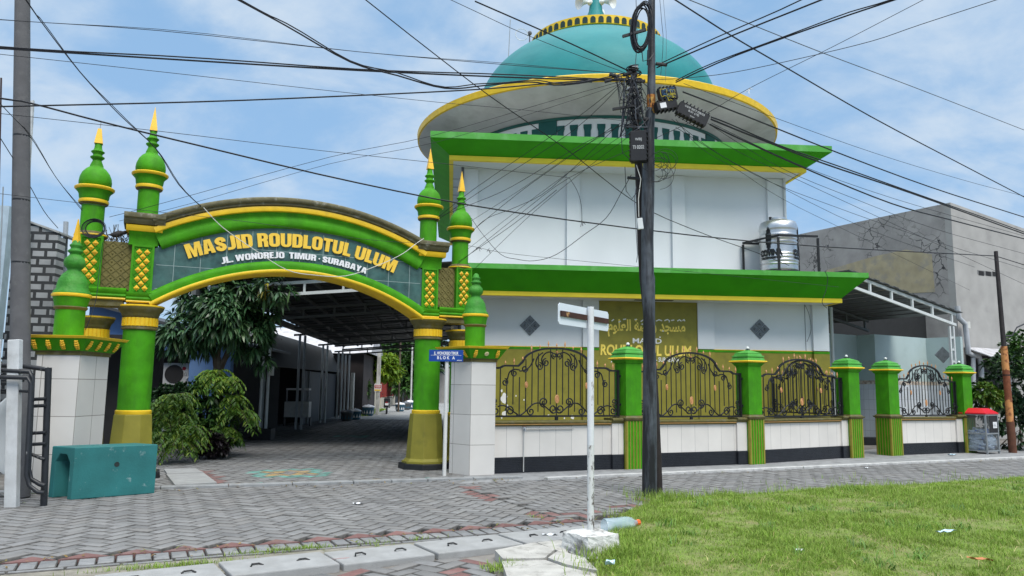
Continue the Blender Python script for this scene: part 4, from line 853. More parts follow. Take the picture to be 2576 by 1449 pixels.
for a in (-70, 50, 165): horn((du + .36 * math.sin(math.radians(a)), dvv - .36 * math.cos(math.radians(a)), zf + 1.47), (math.sin(math.radians(a)), -math.cos(math.radians(a)), -.1), 1.05)
pp_ = MQ.px(1185, 322, .6); horn((pp_.x, .6, 7.98), (-.2, -1, -.1), 1.2)
b = MB(); b.tube([(du - 3.05, dvv - .9, 12.0), (du - 3.0, dvv - .9, 13.5)], .014, 5); b.build('mast', steelg, dome)
b = MB(); b.tube([(du - 2.62 + .2 * math.cos(q), dvv - .9, 13.0 + .2 * math.sin(q)) for q in [k * PI / 10 for k in range(20)]], .012, 5, closed=True); b.build('loop_aerial', steelw, dome)
b = MB(); b.tube([(du - 2.3, dvv - .3, 12.7), (du - 2.3, dvv - .3, 13.3)], .02, 6); b.ball((du - 2.3, dvv - .3, 13.35), .08, 6); b.build('ring_lamp', cableg, dome)
# water tank in its steel stand on the lower roof
_t = MQ.px(1958, 600, -.65); tp = MQ.w(_t.x, -.65, 4.435)
tank = thing('water_tank', 'ribbed stainless steel water tank inside a dark steel stand on the lower roof', 'water tank', tp, 4.4)
inox = mat('stainless_sheet', (.60, .61, .62), .36, .06, 3., .04, metal=1.)
zt0 = .14; Ht = 1.34; R_ = .475; pr = [(R_ * .9, zt0), (R_, zt0 + .06)]
for zz in np.arange(.1, Ht - .12, .024):
    rib = (.20 < zz < .5 and (zz * 1000) % 96 < 48) or (.7 < zz < 1.05 and (zz * 1000) % 96 < 48) or (1.12 < zz < 1.22)
    pr.append((R_ + (.013 if rib else 0), zt0 + zz))
pr += [(R_ * 1.0, zt0 + Ht - .08), (R_ * .93, zt0 + Ht), (R_ * .55, zt0 + Ht + .07), (.2, zt0 + Ht + .09), (.2, zt0 + Ht + .13), (.01, zt0 + Ht + .135)]
b = MB(); b.lathe(pr, (0, 0, 0), 40, cap=False); tb = b.build('tank_body', inox, tank, smooth=50)
b = MB(); b.lathe([(R_ * 1.04, zt0 - .04), (R_ * 1.06, zt0 + .02), (R_ * 1.03, zt0 + .06)], (0, 0, 0), 40); b.build('base_ring', black, tank)
b = MB(); b.tube([(-.2, 0, zt0 + Ht + .05), (-.2, 0, zt0 + Ht + .16)], .04, 8); b.build('inlet_valve', black, tank)
def tank_text(txt, a0, z0, h, w, m, block=True):
    V, Fs = fit_text(txt, w, h, bold=.06)
    o = MB(); solid(o, V, Fs, lambda x, y, d: ((R_ + .016 + d) * math.sin(a0 + x / R_), -(R_ + .016 + d) * math.cos(a0 + x / R_), z0 + y), .004); return o.build('tank_letters', m, tb)
for a in (-1.52, .42): tank_text('COVINA', a, zt0 + .42, .17, .62, black); tank_text('TANDON STAINLESS STEEL', a + .05, zt0 + .34, .055, .56, black)
for a in (-.95, 1.02):
    o = MB()
    for k in range(7):
        t = a - .14 + k * .047; h = .10 + .22 * math.sin(PI * (k + .5) / 7)
        P = [((R_ + .018) * math.sin(t + e), -(R_ + .018) * math.cos(t + e), zt0 + .86 + f * h) for e, f in ((-.014, -1), (.014, -1), (.014, 1), (-.014, 1))]; Q = [(p[0] * .97, p[1] * .97, p[2]) for p in P]; o.frustum(Q, P)
    o.build('tank_emblem', black, tb)
std = thing('tank_stand', 'dark steel angle stand framing the stainless water tank', 'tank stand', tp, 4.4)
q = (-.74, .78, -.58, .55)
for x, y, zt in ((q[0], q[3], .99), (q[1], q[3], .99), (q[0] + .48, q[2], .99), (q[1], q[2], .99)): b = MB(); b.bx(x - .025, x + .025, y - .025, y + .025, -.01, zt); b.build('leg', black, std)
b = MB(); zq = 1.0
for a, c in (((q[0], q[3]), (q[1], q[3])), ((q[0], q[3]), (q[0] + .48, q[2])), ((q[0] + .48, q[2]), (q[1], q[2]))):
    L = Vector((c[0] - a[0], c[1] - a[1], 0)); b.box(((a[0] + c[0]) / 2, (a[1] + c[1]) / 2, zq + .03), (L.length, .05, .05), math.atan2(L.y, L.x)); zq += .004
b.build('top_rail', black, std)
b = MB(); b.lathe([(.6, .02), (.6, .098)], (0, 0, 0), 24); b.build('platform', black, std)
# ------------------------------------------------------------ fence along the street
FA = 28.
def fpt(x, y): return gnd(x, y)
PIL = [fpt(1597, 1180), fpt(1906, 1168), fpt(2158, 1152), fpt(2258, 1146.5), fpt(2445, 1139)]
fn = Vector((-math.sin(math.radians(FA)), math.cos(math.radians(FA)), 0)); fd_ = Vector((math.cos(math.radians(FA)), math.sin(math.radians(FA)), 0))
PC = [p + fn * .2 for p in PIL]
plab = ['green fence pillar with fluted olive foot, half hidden by the utility pole', 'green fence pillar second from the utility pole, between two iron panels', 'green fence pillar on the left of the open entrance gap', 'green fence pillar on the right of the open entrance gap', 'green fence pillar at the far right behind the bottle cage']
def make_pillar():
    t = thing('fence_pillar', plab[0], 'fence pillar', (0, 0, 0), FA, 'green pillars of the street fence')
    w = .19; b = MB(); b.bx(-w, w, -w, w, 1.03, 2.06); b.build('shaft', green, t, bevel=.006)
    b = MB(); b.bx(-w - .02, w + .02, -w - .02, w + .02, -.05, .93); ft = b.build('fluted_foot', green, t)
    b = MB(); e = w + .02
    for k in range(6):
        x = -e + .021 + k * (2 * e - .042) / 5
        for s in (-1, 1):
            wd_ = .042 if k in (0, 5) else .02
            b.box((x, s * (e + .004), .44), (wd_, .016, .98)); b.box((s * (e + .004), x, .44), (.016, wd_, .98))
    b.build('olive_fluting', olive, ft)
    b = MB(); 
    sq = lambda a, z: [(-a, -a, z), (a, -a, z), (a, a, z), (-a, a, z)]
    for (a0, z0), (a1, z1) in (((e + .01, .931), (e + .02, .95)), ((e + .035, .951), (e + .05, .985)), ((e + .02, .986), (w + .005, 1.029))): b.frustum(sq(a0, z0), sq(a1, z1))
    b.build('waist_moulding', oliveD, t)
    b = MB(); b.frustum(sq(w + .01, 2.061), sq(w + .035, 2.10)); b.frustum(sq(w + .035, 2.101), sq(w + .06, 2.13)); cp = b.build('cap_neck', green, t)
    b = MB(); b.frustum(sq(w + .06, 2.131), sq(w + .10, 2.155)); b.frustum(sq(w + .10, 2.1552), sq(w + .085, 2.175)); b.build('cap_band', yellow, cp)
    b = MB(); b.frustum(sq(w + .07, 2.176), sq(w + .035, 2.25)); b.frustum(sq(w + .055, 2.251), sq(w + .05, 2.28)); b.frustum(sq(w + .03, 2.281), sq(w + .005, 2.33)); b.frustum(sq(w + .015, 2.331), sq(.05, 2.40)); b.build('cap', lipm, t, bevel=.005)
    b = MB(); b.lathe([(.05, 2.39), (.05, 2.42), (.03, 2.425)], (0, 0, 0), 12); lp = b.build('lamp_base', black, t)
    b = MB(); b.ball((0, 0, 2.45), .035, 8); b.build('lamp_bulb', mat('opal_glass', (.75, .76, .74), .3), lp, smooth=60)
    return t
p0 = make_pillar()
for k, p in enumerate(PC):
    o = p0 if k == 0 else dup(p0); o.location = (p.x, p.y, 0); o['label'] = plab[k]
    o.scale = (1, 1, (1.0, 1.01, .985, .98, .975)[k])
wtile = tile_mat('fence_wall_tile', (.72, .685, .64), (.40, .38, .36), .34, .9, .05, .3, 0., .2, .004, 'XZ')
ribm = mat('ribbed_black_tile', (.020, .022, .028), .35, .2, 6., .1)
def fence_wall(A, B, label):
    d = (B - A); L = d.length; deg = math.degrees(math.atan2(d.y, d.x)); t = thing('fence_wall', label, 'fence wall', (A.x, A.y, 0), deg, 'low tiled walls of the street fence')
    b = MB(); b.bx(0, L, -.09, .09, .285, .84); ends = min(.26, L * .1)
    b.bx(L - ends, L - .001, -.135, -.091, .2851, .88); b.build('tiled_wall', wtile, t)
    b = MB(); b.bx(0, L, -.10, .10, -.05, .284); b.bx(L - ends - .005, L - .002, -.15, -.1005, -.05, .2845)
    for k in range(8):
        z = .03 + k * .031; b.bx(.01, L - ends - .02, -.108, -.1001, z, z + .02); b.bx(L - ends, L - .01, -.158, -.1501, z, z + .02)
    b.build('ribbed_foot', ribm, t)
    b = MB(); b.sweep([(0, .84), (L - ends - .02, .84)], [(.11, .001), (-.1, .001), (-.115, .02), (-.13, .03), (-.13, .05), (-.155, .06), (-.155, .085), (-.14, .1), (.14, .1), (.13, .03)]); b.sweep([(L - ends - .02, .881), (L, .881)], [(.12, .001), (-.145, .001), (-.16, .02), (-.175, .03), (-.175, .05), (-.2, .06), (-.2, .085), (-.185, .1), (.15, .1)]); c = b.build('coping', oliveD, t)
    b = MB(); b.bx(.0, L - ends - .03, -.158, -.13, .872, .884); b.build('coping_stripe', mat('tan_paint', (.45, .25, .08), .6) if 'tan_paint' not in MATS else MATS['tan_paint'], c)
    return t
gp = Vector((-.28, 13.99, 0)) + fn * .28
ends_ = [(gp, PC[0] - fd_ * .21), (PC[0] + fd_ * .21, PC[1] - fd_ * .21), (PC[1] + fd_ * .21, PC[2] - fd_ * .21), (PC[3] + fd_ * .21, PC[4] - fd_ * .21)]
wl_ = ['low white tiled fence wall with black ribbed foot beside the gate pillar', 'low white tiled fence wall right behind the utility pole', 'low white tiled fence wall left of the entrance gap', 'low white tiled fence wall behind the bottle cage']
for (a, b_), l in zip(ends_, wl_): fence_wall(a, b_, l)
# wrought iron panels
iron = mat('black_wrought_iron', (.012, .013, .016), .45, .2, 30., .15); copper = mat('copper_paint', (.60, .30, .13), .45, .15, 20., .1)
def spiral(c, r, a0, turns, sgn, n=22):
    r *= 1.18
    return [(c[0] + r * (1 - .78 * k / n) * math.cos(a0 + sgn * turns * 2 * PI * k / n), 0, c[1] + r * (1 - .78 * k / n) * math.sin(a0 + sgn * turns * 2 * PI * k / n)) for k in range(n + 1)]
def toprail(x, w):
    x = abs(x) / w
    if x > .88: return .93
    if x > .82: return .93 + .05 * (.88 - x) / .06
    if x > .60: return .98
    if x > .52: return .98 + .10 * (.60 - x) / .08
    return 1.08 + .27 * math.sqrt(max(0, 1 - (x / .52) ** 2)) ** 1.1
def iron_panel(w, label):
    t = thing('iron_fence_panel', label, 'iron fence panel', (0, 0, 0), FA, 'arched wrought iron panels of the street fence')
    b = MB(); n = 60; P = [(-w + 2 * w * k / n, 0, toprail(-w + 2 * w * k / n, w)) for k in range(n + 1)]
    top = [(p[0], p[2]) for p in P]; b.sweep(top, [(-.022, -.018), (.022, -.018), (.022, .018), (-.022, .018)])
    b.bx(-w, w, -.02, .02, 0, .035); b.bx(w - .001, w + .045, -.025, .025, -.0, .95); b.bx(-w - .03, -w + .001, -.02, .02, 0, .95); b.bx(-.03, .03, -.02, .02, -.06, -.001)
    for z in (.22, .80): b.bx(w + .046, w + .09, -.02, .02, z, z + .05)
    b.build('frame', iron, t)
    nb = 20
    for k in range(nb + 1):
        x = -w + .05 + (2 * w - .1) * k / nb; z1 = toprail(x, w) - .02; z0 = .036; m = abs(k - nb // 2)
        if m in (1, 4, 7): z0 = .24; 
        if m in (2, 6, 8): z1 -= .22
        if m in (3, 5): z1 -= .04; z0 = .1
        b = MB(); b.tube([(x, 0, z0), (x, 0, z1)], .0115, 5); b.build('bar', iron, t)
    for s in (-1, 1):
        S = []
        # bottom scroll-work: a running wave with curled ends
        for c, r, a0, tr, sg in (((.075 * w / 1.4, .16), .085, PI * .9, 1.4, 1), ((.20, .29), .085, -PI / 2, 1.4, 1), ((.40, .11), .075, PI / 2, 1.4, -1), ((.72, .12), .085, 0, 1.4, 1), ((.93, .12), .07, PI / 2, 1.4, -1), ((.95, .30), .06, -PI * .7, 1.3, 1)):
            S.append([(s * (p[0] if c[0] < .2 else (p[0] - c[0]) + c[0] * w), p[1], p[2]) for p in spiral(c, r, a0, tr, sg)])
        for wv, x0, x1, z0, z1 in ((0, .06, .36, .09, .25), (1, .33, .62, .27, .04), (2, .6, .9, .05, .2)):
            S.append([(s * w * (x0 + (x1 - x0) * k / 12), 0, z0 + (z1 - z0) * (.5 - .5 * math.cos(PI * k / 12)) + .06 * math.sin(PI * k / 12) * (1 if wv != 1 else -.6)) for k in range(13)])
        # top scroll-work
        for c, r, a0, tr, sg in (((.055, 1.20), .055, -PI / 2, 1.3, 1), ((.17, 1.06), .07, PI / 2, 1.4, -1), ((.27, .98), .065, PI / 2, 1.4, 1), ((.50, .93), .06, PI, 1.3, 1), ((.66, .84), .06, PI / 2, 1.4, -1), ((.80, .66), .06, PI / 2, 1.4, 1)):
            S.append([(s * ((p[0] - c[0]) + c[0] * w * (1.0 if c[0] > .1 else 1 / w)), p[1], p[2]) for p in spiral(c, r, a0, tr, sg)])
        for pts in ([(.06, 1.25), (.12, 1.27), (.2, 1.22), (.24, 1.12), (.22, 1.04)], [(.22, 1.25), (.30, 1.17), (.33, 1.05), (.31, .97)], [(.36, 1.13), (.42, .98), (.5, .9), (.58, .88)], [(.58, .9), (.66, .91), (.73, .86), (.76, .74), (.78, .66)]):
            q = [Vector((s * a * w, 0, c)) for a, c in pts]; o = []
            for i in range(len(q) - 1):
                for k in range(4):
                    p_1 = q[max(i - 1, 0)]; p2 = q[min(i + 2, len(q) - 1)]; tt = k / 4
                    o.append(.5 * ((2 * q[i]) + (q[i + 1] - p_1) * tt + (2 * p_1 - 5 * q[i] + 4 * q[i + 1] - p2) * tt * tt + (3 * q[i] - p_1 - 3 * q[i + 1] + p2) * tt ** 3))
            S.append(o + [q[-1]])
        for pts in S:
            b = MB(); b.tube(pts, .0145, 5); b.build('scroll', iron, t)
    for x, z, r in ((0, .35, .068), (-.48 * w, .62, .05), (.48 * w, .62, .05), (0, 1.27, .025)):
        b = MB(); o = MB(); o.lathe([(.001, 0), (r, 0), (r, .012), (r * .8, .018), (r * .75, .01), (r * .5, .01), (r * .45, .02), (.001, .022)], (0, 0, 0), 18, cap=False)
        b.add([(x + v[0] * .72, -.012 - v[2], z + v[1] * (1.25 if r > .03 else 1)) for v in o.v], o.f); b.build('medallion', copper, t, smooth=40)
    for k in range(15):
        x = -w * .93 + 1.86 * w * k / 14; z = toprail(x, w) + .015; s = 1. if k % 2 == 0 else .62
        b = MB(); b.lathe([(.009, 0), (.009, .045 * s), (.017, .05 * s), (.012, .06 * s), (.02, .07 * s), (.013, .095 * s), (.001, .14 * s)], (x, 0, z), 8, cap=False); b.build('spear_tip', copper, t, smooth=50)
    return t
il = ['arched iron fence panel nearest the gate, behind the white signpost', 'arched iron fence panel right of the utility pole', 'arched iron fence panel left of the entrance gap', 'arched iron fence panel right of the entrance gap']
W0 = 1.42; ip = iron_panel(W0, il[0])
for k, (a, b_) in enumerate(ends_):
    o = ip if k == 0 else dup(ip); c = (a + b_) / 2; d = b_ - a; o.location = (c.x, c.y, (1.005, .985, .97, .96)[k]); o.rotation_euler = (0, 0, math.atan2(d.y, d.x)); o.scale = ((d.length / 2 - .06) / W0, 1, (.97, .99, .97, .96)[k]); o['label'] = il[k]
lf = dup(ip); lf['label'] = 'arched iron gate leaf swung open behind the panel beside the entrance gap'; lf['group'] = ''; del lf['group']; lf['category'] = 'gate leaf'; lf.name = 'gate_leaf'
q = PC[2] - fd_ * .25 + fn * .1; c = q + Vector((-.55, .8, 0)); lf.location = (c.x, c.y, 1.0); lf.rotation_euler = (0, 0, math.radians(122)); lf.scale = (.62, 1, .98)
kick = MB().bx(-1.42, 1.42, -.01, .01, -.9, -.07).build('kick_plate', mat('gate_sheet', (.09, .085, .05), .6), lf)
tapm = mat('grey_pipe', (.5, .5, .48), .4, .1, 6., .1)
ft = Fr(gp, math.degrees(math.atan2((PC[0] - gp).y, (PC[0] - gp).x)))
c = ft.px(1318, 1080, -.13); tp_ = thing('wall_tap', 'pale water pipe with a small tap on the first low tiled wall', 'tap', ft.w(c.x, -.13, 0), ft.deg)
b = MB(); b.tube([(0, 0, .02), (0, 0, .80)], .011, 6); b.tube([(0, 0, .80), (1.05, 0, .80)], .011, 6); b.build('pipe', tapm, tp_)
b = MB(); b.lathe([(.02, .77), (.025, .8), (.02, .83)], (0, -.01, 0), 8); b.tube([(0, -.01, .8), (0, -.06, .8), (0, -.07, .76)], .012, 6); b.build('tap_body', steelg, tp_)
b = MB(); b.box((0, -.02, .845), (.07, .015, .012)); b.build('tap_handle', mat('rust_dark', (.12, .04, .02), .7), tp_)
# ------------------------------------------------------------ signs
sgY = 7.66; sgp = at(1486, 1329, sgY); sgp.z = 0
blk = thing('sign_block', 'rough white concrete block at the foot of the signpost', 'concrete block', sgp, 34)
bmq = mat('whitewashed_block', (.62, .62, .60), .9, .12, 6., .7, col2=(.17, .16, .15), mix=.85, mscale=5., mlo=.5, mhi=.62, fine=60)
import bmesh
bm = bmesh.new(); bmesh.ops.create_cube(bm, size=1); bmesh.ops.subdivide_edges(bm, edges=bm.edges[:], cuts=5, use_grid_fill=True)
for v in bm.verts:
    x, y, z = v.co; r = max(abs(x), abs(y)); k = 1 - .10 * (z + .5); v.co = Vector((x * .42 * k, y * .42 * k, (z + .5) * .19 - .02 + (.035 * (1 - 2 * r) if z > .49 else 0)))
    v.co += Vector((random.uniform(-1, 1), random.uniform(-1, 1), random.uniform(-1, 1))) * .007
me = bpy.data.meshes.new('block_body'); bm.to_mesh(me); bm.free(); me.materials.append(bmq); o = bpy.data.objects.new('block_body', me); COL.objects.link(o); o.parent = blk
sg = thing('street_sign', 'back of a white sign board with rusty bracket on a peeling white post', 'sign', sgp, 56)
S = Fr(sgp, 56); pl = [S.px(x, y, -.03) for x, y in ((1420, 793), (1545, 803), (1420, 767), (1420, 820), (1545, 778), (1545, 828))]
zt, zb_ = (pl[2].z + pl[4].z) / 2, (pl[3].z + pl[5].z) / 2; u0, u1 = pl[0].x, pl[1].x
peel = mat('peeling_white_paint', (.66, .68, .70), .55, .08, 5., .2, col2=(.10, .05, .03), mix=.9, mscale=9., mlo=.62, mhi=.68, streak=.35)
wsign = mat('sign_back_paint', (.66, .72, .78), .45, .05, 3., .05, col2=(.35, .16, .06), mix=.6, mscale=5., mlo=.66, mhi=.74, streak=.2)
b = MB(); b.tube([(0, 0, 1.0), (0, 0, zt + .01)], .033, 12); b.build('post', peel, sg, smooth=40); b = MB(); b.tube([(0, 0, .16), (0, 0, .999)], .0335, 12); b.build('post_foot', mat('flaking_white_paint', (.60, .61, .60), .6, .1, 5., .3, col2=(.07, .05, .04), mix=.95, mscale=14., mlo=.53, mhi=.6, streak=.5), sg, smooth=40)
rb = .025; P = [(u0 + rb, zb_), (u1 - rb, zb_), (u1, zb_ + rb), (u1, zt - rb), (u1 - rb, zt), (u0 + rb, zt), (u0, zt - rb), (u0, zb_ + rb)]
b = MB(); b.slab(P, .036, .042); b.build('board', wsign, sg)
b = MB(); zc2 = (pl[0].z + pl[1].z) / 2; b.bx(u0 + .03, -.034, .018, .0355, zc2 - .026, zc2 + .026); b.bx(.034, u1 - .03, .018, .0355, zc2 - .026, zc2 + .026); b.build('bracket', mat('bracket_rust', (.05, .02, .014), .8, .3, 10., .3, col2=(.6, .35, .15), mix=.9, mscale=8., mlo=.6, mhi=.66), sg)
bp_ = gnd(1117.5, 1198); bs = thing('street_name_sign', 'blue street name plate with white writing on a slim white post', 'street sign', bp_, 0)
B = Fr(bp_, 0); a, c = B.px(1080, 880, -.03), B.px(1165, 910, -.03); bluem = mat('blue_enamel', (.008, .055, .30), .35, .06, 4., .03)
b = MB(); b.tube([(0, 0, -.02), (0, 0, a.z - .02)], .034, 10); b.build('post', mat('sign_post_paint', (.62, .62, .60), .5, .06, 5., .1, col2=(.35, .14, .05), mix=.85, mscale=6., mlo=.6, mhi=.68, streak=.25), bs, smooth=40)
b = MB(); b.bx(a.x, c.x, -.05, -.036, c.z, a.z); pb = b.build('plate', bluem, bs, bevel=.003)
def plate_text(txt, x0, x1, z0, z1, bold=.015):
    V, Fs = fit_text(txt, x1 - x0, z1 - z0, bold=bold); w = MB(); solid(w, V, Fs, lambda x, y, d: (x0 + x, -.0505 - d, z0 + y), .0015); w.build('plate_letters', lw, pb)
h = a.z - c.z; wv = c.x - a.x
plate_text('JL. WONOREJO TIMUR', a.x + wv * .14, c.x - wv * .14, c.z + h * .60, c.z + h * .86, .03); plate_text('B L O K   A', a.x + wv * .24, c.x - wv * .24, c.z + h * .20, c.z + h * .46, .03); plate_text('60298', c.x - wv * .18, c.x - wv * .04, c.z + h * .07, c.z + h * .15)
b = MB(); b.bx(a.x + .03, c.x - .03, -.0525, -.0505, c.z + h * .52, c.z + h * .54); b.build('plate_line', lw, pb)
# ------------------------------------------------------------ teal concrete culvert block used as a bench
A, Bq = gnd(178, 1258), gnd(388, 1241); d = Bq - A; L = d.length; bd = math.degrees(math.atan2(d.y, d.x)); bn = thing('concrete_block', 'teal painted hollow concrete culvert block lying beside the gateway', 'concrete block', A, bd)
tb_ = mat('teal_block_paint', (.022, .155, .155), .6, .16, 3., .3, col2=(.45, .52, .52), mix=.6, mscale=4.5, mlo=.62, mhi=.72, fine=40)
hh = Fr(A, bd).px(188, 1126, 0).z; wq = .45; Wl = .085
b = MB(); pr = [(0, 0), (wq, 0), (wq, hh), (0, hh)]; hole = [(Wl, -.001), (wq - Wl, -.001), (wq - Wl, hh - .2), (wq - Wl - .07, hh - .1), (Wl + .07, hh - .1), (Wl, hh - .2)]
out = [(0, 0), (Wl, 0), (Wl, hh - .2), (Wl + .07, hh - .1), (wq - Wl - .07, hh - .1), (wq - Wl, hh - .2), (wq - Wl, 0), (wq, 0), (wq, hh), (0, hh)]
quads = [[(0, 0), (Wl, 0), (Wl, hh - .2), (0, hh - .2)], [(wq - Wl, 0), (wq, 0), (wq, hh - .2), (wq - Wl, hh - .2)], [(0, hh - .2), (Wl, hh - .2), (Wl + .07, hh - .1), (0, hh - .1)], [(wq - Wl, hh - .2), (wq, hh - .2), (wq, hh - .1), (wq - Wl - .07, hh - .1)], [(0, hh - .1), (Wl + .07, hh - .1), (wq - Wl - .07, hh - .1), (wq, hh - .1), (wq, hh), (0, hh)]]
vs, idx = [], {}
def vi(p, x):
    k = (round(p[0], 4), round(p[1], 4), x)
    if k not in idx: idx[k] = len(vs); vs.append((x - .36 * p[0], p[0], p[1]))
    return idx[k]
fs = []
for q in quads:
    fs.append([vi(p, 0.) for p in q][::-1]); fs.append([vi(p, L) for p in q])
for i in range(len(out)):
    p, q = out[i], out[(i + 1) % len(out)]; fs.append([vi(p, 0.), vi(q, 0.), vi(q, L), vi(p, L)])
b.add(vs, fs); bb = b.build('block_shell', tb_, bn, bevel=.012)
cc = Fr(A, bd).px(294, 1168, 0); b = MB(); o = MB(); o.lathe([(.034, 0), (.034, .004), (.026, .003), (.001, .002)], (0, 0, 0), 14, cap=False); b.add([(cc.x + v[0], -.001 - v[2], cc.z + v[1]) for v in o.v], o.f); b.build('lifting_hole', mat('hole_dark', (.02, .03, .03), .9), bb)
# ------------------------------------------------------------ left edge: concrete pole, planks, bent pipe rail, dish
def lean_pole(name, label, cat, base, top, r0, r1, m, n=14, segs=None):
    base, top = Vector(base), Vector(top); t = thing(name, label, cat, base); L = top - base
    b = MB(); b.tube([L * (k / 8) for k in range(9)], [r0 + (r1 - r0) * k / 8 for k in range(9)], n); b.build('shaft', m, t, smooth=40); return t
pb0 = at(47, 1262, 10.6); pb0.z = 0; ptop = at(57, -60, 10.75)
lp = lean_pole('concrete_pole', 'thick round grey concrete utility pole at the left edge', 'utility pole', pb0, ptop, .135, .098, mat('pole_concrete', (.105, .105, .11), .9, .12, 6., .35, col2=(.18, .18, .175), mix=.4, mscale=7., mlo=.55, mhi=.7), 20)
for zz in (3.2, 4.1, 5.05):
    b = MB(); f = zz / ptop.z; c = (ptop - pb0) * f; b.lathe([(.137 - .037 * f, -.012), (.137 - .037 * f, .012)], c, 16); b.build('wire_band', black, lp)
def plank(p, w, h, lab, deg=4, d=.1, tilt=0):
    t = thing('concrete_post', lab, 'concrete post', p, deg, 'pale concrete fence posts at the left edge'); b = MB(); b.bx(-w / 2, w / 2, 0, d, -.02, h); b.build('post_body', concL, t, bevel=.01); t.rotation_euler = (0, tilt, math.radians(deg)); return t
pA = gnd(24, 1276); pB = gnd(2, 1281)
plank(pA, .145, 2.08, 'pale concrete fence post in front of the grey utility pole', tilt=-.072); plank((pB.x - .16, pB.y, 0), .13, 2.07, 'pale concrete fence post cut by the left picture edge', tilt=-.072)
p0_, p1_ = at(60, 640, 13.2), at(76, 256, 13.2); t = thing('roof_strip', 'slanting pale strip rising behind the concrete utility pole', 'strip', p0_, 4); d_ = p1_ - p0_
b = MB(); b.frustum([(-.02, 0, -.6), (.02, 0, -.6), (.02, .05, -.6), (-.02, .05, -.6)], [(d_.x - .055, 0, d_.z), (d_.x + .055, 0, d_.z + .03), (d_.x + .055, .05, d_.z + .03), (d_.x - .055, .05, d_.z)]); b.build('strip_body', concL, t)
rl = thing('pipe_rail', 'bent black painted pipe barrier leaning at the left edge', 'barrier', gnd(105, 1272), 4)
RF = Fr(gnd(105, 1272), 4); P3 = lambda x, y, v: RF.px(x, y, v)
def ptube(pts, v, r, nm='pipe'):
    q = [P3(x, y, v) for x, y in pts]; b = MB(); b.tube(q, r, 8); return b.build(nm, pipem, rl, smooth=50)
pipem = mat('chipped_black_paint', (.018, .02, .024), .4, .2, 8., .15, col2=(.45, .45, .43), mix=.9, mscale=6., mlo=.62, mhi=.70)
ptube([(110, 1272), (122, 925)], 0, .042); ptube([(-30, 918), (60, 921), (122, 930)], .0, .03); ptube([(-30, 930), (75, 935), (82, 950), (72, 1180), (78, 1205), (100, 1218), (113, 1222)], -.12, .03); ptube([(-30, 948), (70, 950), (78, 965), (66, 1195), (74, 1222), (95, 1238), (112, 1240)], -.2, .028)
ptube([(-30, 957), (60, 957)], .12, .02); ptube([(-30, 980), (74, 985)], -.1, .018)
for y in (1005, 1022, 1090, 1118): ptube([(78, y), (116, y - 2)], -.05, .022, 'rung')
ptube([(72, 1140), (112, 1156)], -.05, .022, 'brace')
dsh = thing('satellite_dish', 'round white dish resting behind the concrete pole and pipe barrier', 'dish', at(52, 1090, 11.3), 0); b = MB(); o = MB(); o.lathe([(.001, 0), (.2, .02), (.36, .07), (.46, .13), (.48, .14), (.46, .15), (.36, .1), (.2, .05), (.001, .03)], (0, 0, 0), 32, cap=False)
b.add([(v[2] - .1, v[0] * .9, v[1] * 1.28) for v in o.v], o.f); b.build('dish_body', mat('dish_enamel', (.6, .64, .66), .3, .04, 3., 0), dsh, smooth=60); dsh.rotation_euler = (0, .1, math.radians(-50))
bw = mat('hollow_block_wall', (.34, .36, .37), .9, .2, 4., .4, col2=(.2, .2, .2), mix=.5, mscale=3.); 
# ------------------------------------------------------------ utility poles in the grass
pc0 = gnd(1636, 1252); up0 = thing('utility_pole', 'black tarred utility pole standing in the grass, covered in cables and boxes', 'utility pole', pc0, 0)
def upx(x, y, Y=None): return at(x, y, Y or pc0.y) - pc0
def seg(xL, xR, y, Y): a, c = at(xL, y, Y), at(xR, y, Y); return (a + c) / 2 - pc0, (c - a).length / 2
prof = [(1615, 1652, 1262), (1615, 1653, 1200), (1617, 1652, 1000), (1618, 1648, 800), (1613, 1648, 700), (1613, 1645, 690), (1613, 1644, 600), (1614, 1646, 500), (1618, 1647, 400), (1619, 1646, 330), (1627, 1649, 270), (1629, 1649, 180), (1630, 1648, 90), (1631, 1648, -60)]
b = MB(); pts, rs = [], []
for xl, xr, y in prof: c, r = seg(xl, xr, y, pc0.y + .1); pts.append(c); rs.append(r)
b.tube(pts, rs, 16)
polem = mat('weathered_pole_paint', (.062, .072, .085), .5, .3, 8., .4, col2=(.010, .010, .012), mix=.95, mscale=7., mlo=.44, mhi=.56, streak=.14)
N_ = polem.node_tree.nodes; up_sh = b.build('shaft', polem, up0, smooth=50)
b = MB(); pts, rs = [], []
for xl, xr, y in ((1645, 1668, 1256), (1640, 1664, 1150), (1634, 1657, 1000), (1626, 1648, 860)): c, r = seg(xl, xr, y, pc0.y + .32); pts.append(c); rs.append(r)
b2 = [(1608, 1630, 700), (1603, 1624, 600), (1600, 1618, 500), (1597, 1617, 420), (1590, 1608, 300), (1586, 1602, 200), (1586, 1602, 172)]
for xl, xr, y in b2: c, r = seg(xl, xr, y, pc0.y + .32); pts.append(c); rs.append(r)
up1 = thing('slanting_pole', 'slimmer dark pole leaning against the tarred pole, its head wrapped in cables', 'utility pole', pc0 + Vector((.12, .32, 0)), 0)
off_ = Vector((.12, .32, 0)); b.tube([p - off_ for p in pts], rs, 12); b.build('shaft', mat('slanting_pole_rust', (.022, .016, .015), .7, .3, 8., .4, col2=(.22, .07, .03), mix=.8, mscale=3., mlo=.6, mhi=.68, streak=.4), up1, smooth=50)
for y in (170, 203, 225, 240): c, r = seg(1582 - (y > 180) * 4, 1604 - (y > 180) * 2, y, pc0.y + .32); b = MB(); b.lathe([(r * 1.1, -.018), (r * 1.16, 0), (r * 1.1, .018)], c - off_, 12); b.build('steel_band', steelw, up1)
b = MB()
